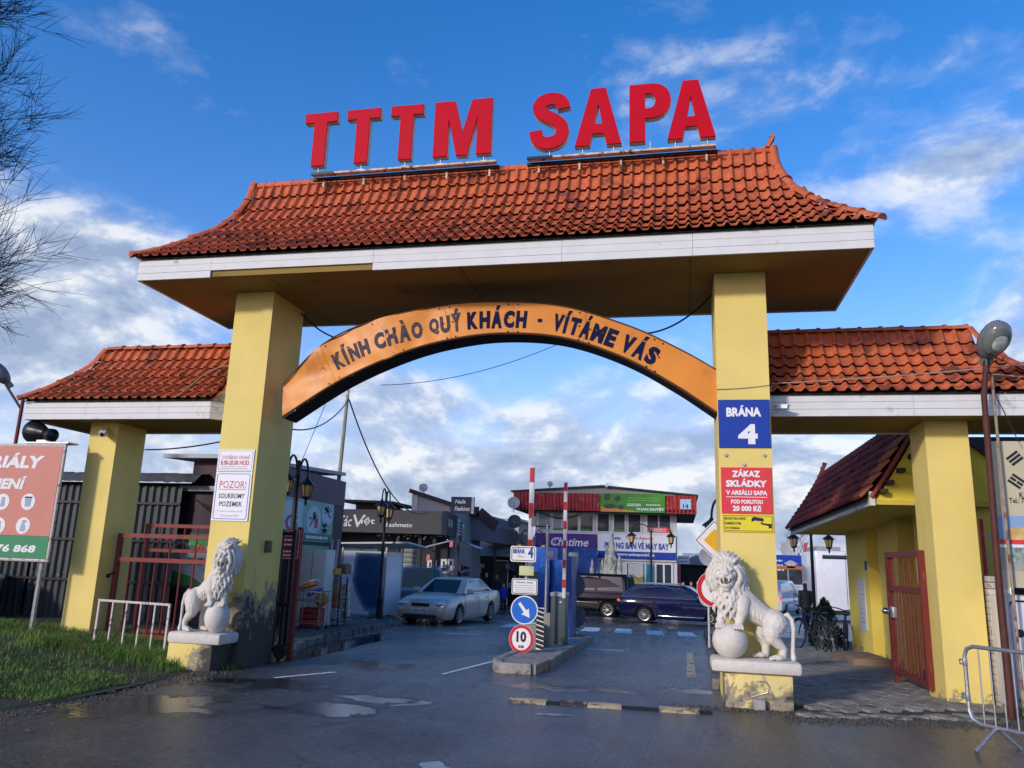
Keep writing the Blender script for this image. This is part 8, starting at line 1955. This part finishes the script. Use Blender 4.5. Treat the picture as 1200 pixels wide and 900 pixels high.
# crowd-control barrier, foreground right
GAL = mat('galvanised_tube', (.40,.41,.42), .38, .75, nz=(15,.15))
t = thing('crowd_barrier', 'galvanised crowd control barrier standing at the right front edge', 'barrier', (3.4, 9.2, 0))
B0 = Vector((2.82, 9.15, 0)); dB = Vector((.55, -.83, 0)).normalized(); LB_ = 2.2; zt1, zb1 = .93, .20
def bp(u, z, o=0): return B0+dB*u+Vector((0,0,z))+Vector((-dB.y, dB.x, 0))*o
pts = [bp(0, zb1+.12), bp(0, zt1-.10), bp(.03, zt1-.03), bp(.10, zt1), bp(LB_-.10, zt1), bp(LB_-.03, zt1-.03), bp(LB_, zt1-.10), bp(LB_, zb1+.12), bp(LB_-.03, zb1+.04), bp(LB_-.12, zb1), bp(.12, zb1), bp(.03, zb1+.04), bp(0, zb1+.12)]
q = MB(); q.tube(pts, .020, 8); q.build('frame_tube', GAL, t)
for k in range(17): u = .10+(LB_-.2)*(k+.5)/17; q = MB(); q.cyl(bp(u, zb1), bp(u, zt1), .0075, n=6, cap=False); q.build('bar', GAL, t)
for u in (.28, LB_-.28):
    for s_ in (-1, 1): q = MB(); q.cyl(bp(u-.0, zb1), bp(u+s_*.02, .0, s_*.28), .017, n=8); q.build('leg', GAL, t)
for z in (.42, .75): q = MB(); q.tube([bp(0, z), bp(-.06, z), bp(-.06, z+.04), bp(0, z+.04)], .009, 5); q.rbox(B0.x-.02, B0.x+.02, B0.y-.02, B0.y+.02, z-.02, z+.06, .005); q.build('hook', GAL, t)
# ================================================================ people
SKIN = mat('skin', (.46,.27,.19), .6, nz=(8,.06))
def cloth(n, c): return mat('cloth_'+n, c, .85, nz=(9,.15))
def person(loc, rz, label, H, top, legs, hair, step=.0, arms=((.12,.0),(.12,.0)), hood=False, bag=None, shoes=(.02,.02,.02)):
    """one continuous body; jacket, trousers, hair and shoes follow it. x forward, y left; step = stride in metres; arms: (forward swing, elbow bend) right and left"""
    t = thing('person', label, 'person', loc, rz, world=False); k = H/1.75; V = lambda x, y, z: Vector((x*k, y*k, z*k))
    hip = {s_: V(0, s_*.09, .92) for s_ in (-1, 1)}; knee = {}; ank = {}; toe = {}; sh = {s_: V(0, s_*.19, 1.43) for s_ in (-1, 1)}; elb = {}; wri = {}
    for s_, f_ in ((-1, step/2), (1, -step/2)):
        knee[s_] = V(f_*.55+.03, s_*.10, .50); ank[s_] = V(f_, s_*.10, .09+(.05 if f_ < 0 else 0)); toe[s_] = ank[s_]+V(.15, s_*.015, -.055)
    for s_, (sw, be) in ((-1, arms[0]), (1, arms[1])):
        elb[s_] = sh[s_]+V(.28*sin(sw)-.02, s_*.05, -.28*cos(sw)); a = sw+be; wri[s_] = elb[s_]+V(.25*sin(a), -s_*.01, -.25*cos(a))
    def build(nm, chains, balls, m, voxel=.018, parent=t):
        q = MB()
        for pts, rs in chains:
            q.tube(pts, [r*k for r in rs], 10)
            for p, r in zip(pts, rs): q.ball(p, r*k, seg=10, rings=6)
        for c, *r in balls: q.ball(c, *[x*k for x in r], 14, 10)
        me = baked(q.mesh(nm, m), [('REMESH', dict(mode='VOXEL', voxel_size=voxel*k, use_smooth_shade=True)), ('SMOOTH', dict(factor=.5, iterations=2))]); me.materials.clear(); me.materials.append(m)
        return linkmesh(nm, me, parent)
    ch = [([V(0,0,.95), V(0,0,1.10), V(.0,0,1.30), V(0,0,1.46), V(.01,0,1.55)], [.145,.125,.145,.075,.055])]
    for s_ in (-1, 1):
        ch += [([hip[s_], knee[s_], ank[s_], toe[s_]], [.085,.058,.042,.035]), ([V(0,s_*.06,1.43), sh[s_], elb[s_], wri[s_]], [.07,.058,.042,.030])]
        hd = (wri[s_]-elb[s_]).normalized(); ch.append(([wri[s_], wri[s_]+hd*.07*k], [.03,.034]))
        for j in range(4): ch.append(([wri[s_]+hd*.08*k+V((j-1.5)*.017,0,0), wri[s_]+hd*(.15-abs(j-1.4)*.012)*k+V((j-1.5)*.02,-s_*.012,0)], [.010,.008]))
        ch.append(([wri[s_]+hd*.03*k+V(.02,0,0), wri[s_]+hd*.09*k+V(.045,-s_*.01,0)], [.012,.009]))
    bl = [(V(.015,0,1.655), .088, .076, .112), (V(.075,0,1.60), .035, .04, .035)]
    bl += [(V(.108,0,1.640), .016, .012, .022), (V(.088,.03,1.668), .012, .014, .010), (V(.088,-.03,1.668), .012, .014, .010), (V(.092,0,1.597), .014, .025, .010), (V(.005,.078,1.645), .018, .010, .03), (V(.005,-.078,1.645), .018, .010, .03)]
    build('body', ch, bl, SKIN, .011)
    build('trousers', [([V(0,0,.96), hip[s_], knee[s_], ank[s_]+V(0,0,.02)], [.15,.105,.078,.065]) for s_ in (-1, 1)], [], cloth(*legs))
    jk = [([V(0,0,.86), V(0,0,1.08), V(0,0,1.32), V(0,0,1.45)], [.165,.155,.17,.10])]
    for s_ in (-1, 1): jk.append(([V(0,s_*.08,1.42), sh[s_], elb[s_], wri[s_]-(wri[s_]-elb[s_])*.05], [.09,.078,.062,.050]))
    build('jacket', jk, [(V(-.02,0,1.58), .10, .10, .10)] if hood else [(V(0,0,1.49), .08, .08, .04)], cloth(*top))
    if hood: build('hood', [], [(V(-.025,0,1.66), .115, .105, .14), (V(-.05,0,1.56), .10, .11, .09)], cloth(*top))
    else: build('hair', [], [(V(-.018,0,1.69), .090, .085, .095), (V(-.045,0,1.63), .06, .075, .09)]+([(V(-.05,0,1.5), .05, .09, .16)] if hair[2] else []), cloth(hair[0], hair[1]))
    build('shoe', [([ank[-1]-V(.03,0,.04), toe[-1]-V(0,0,.01)], [.045,.04])], [], cloth('shoe'+str(int(shoes[0]*100)), shoes)); build('shoe', [([ank[1]-V(.03,0,.04), toe[1]-V(0,0,.01)], [.045,.04])], [], cloth('shoe'+str(int(shoes[0]*100)), shoes))
    if bag: q = MB(); p = wri[-1]-V(0,0,.28); q.rbox(p.x-.12*k, p.x+.12*k, p.y-.04*k, p.y+.04*k, p.z-.14*k, p.z+.12*k, .02); tb = q.build('bag', cloth(*bag), None); tb.location = Vector(loc); tb.rotation_euler = (0,0,rz); tag(tb, 'small bag hanging from the hand of '+label[:34].rstrip(), 'bag')
    return t
BLK = ('black', (.012,.012,.014)); NVY = ('navy', (.015,.02,.045)); DRK = ('dark_grey', (.03,.03,.033)); HB_ = ('dark_hair', (.015,.012,.010), 0); HL = ('dark_hair', (.015,.012,.010), 1); HBL = ('blond_hair', (.40,.30,.16), 0)
a = spot(945, 727, Y=33.0); person((a.x, 33.0, gz(33.0)), radians(95), 'person in black coat and dark trousers walking away past the bicycles', 1.72, BLK, NVY, HL, .45, ((.3,.2),(-.25,.3)))
a = spot(497, 720, Y=30.6); person((a.x, 30.6, gz(30.6)), radians(-80), 'person in a white hooded jacket behind the silver saloon car', 1.70, ('white', (.62,.62,.62)), DRK, HB_, .2, ((.1,.3),(.1,.3)), hood=True)
a = spot(487, 720, Y=31.4); person((a.x, 31.4, gz(31.4)), radians(-60), 'person in dark red jacket half hidden by the white hooded one', 1.62, ('maroon', (.14,.01,.03)), BLK, HB_, .1)
a = spot(590, 700, Y=37.0); person((a.x, 37, gz(37)), radians(100), 'fair-haired child in a blue jacket walking into the market', 1.25, ('blue', (.02,.05,.35)), DRK, HBL, .3, ((.2,.1),(-.2,.1)))
for px, Y, rz_, lb, tp, h_ in ((569, 40, -90, 'person in black standing under the market awning, left of the doorway', BLK, 1.76), (581, 42, -70, 'person in dark grey coat standing in the market doorway', DRK, 1.68), (605, 38.5, 150, 'person in black walking right of the child, behind the signs', NVY, 1.70)):
    a = spot(px, 700, Y=Y); person((a.x, Y, gz(Y)), radians(rz_), lb, h_, tp, BLK, HB_, .15)
for px, Y, rz_, lb, tp, h_ in ((801, 44.5, -100, 'person in black with arms folded, leftmost of three by the stall', BLK, 1.70), (810, 45, -60, 'person in black and white scarf, middle of three by the stall', ('charcoal', (.05,.05,.055)), 1.74), (819, 44.2, 170, 'person in black leaning sideways, rightmost of three by the stall', BLK, 1.78)):
    a = spot(px, 700, Y=Y); person((a.x, Y, gz(Y)), radians(rz_), lb, h_, tp, BLK, HB_, .1, ((.3,1.2),(.3,1.2)))
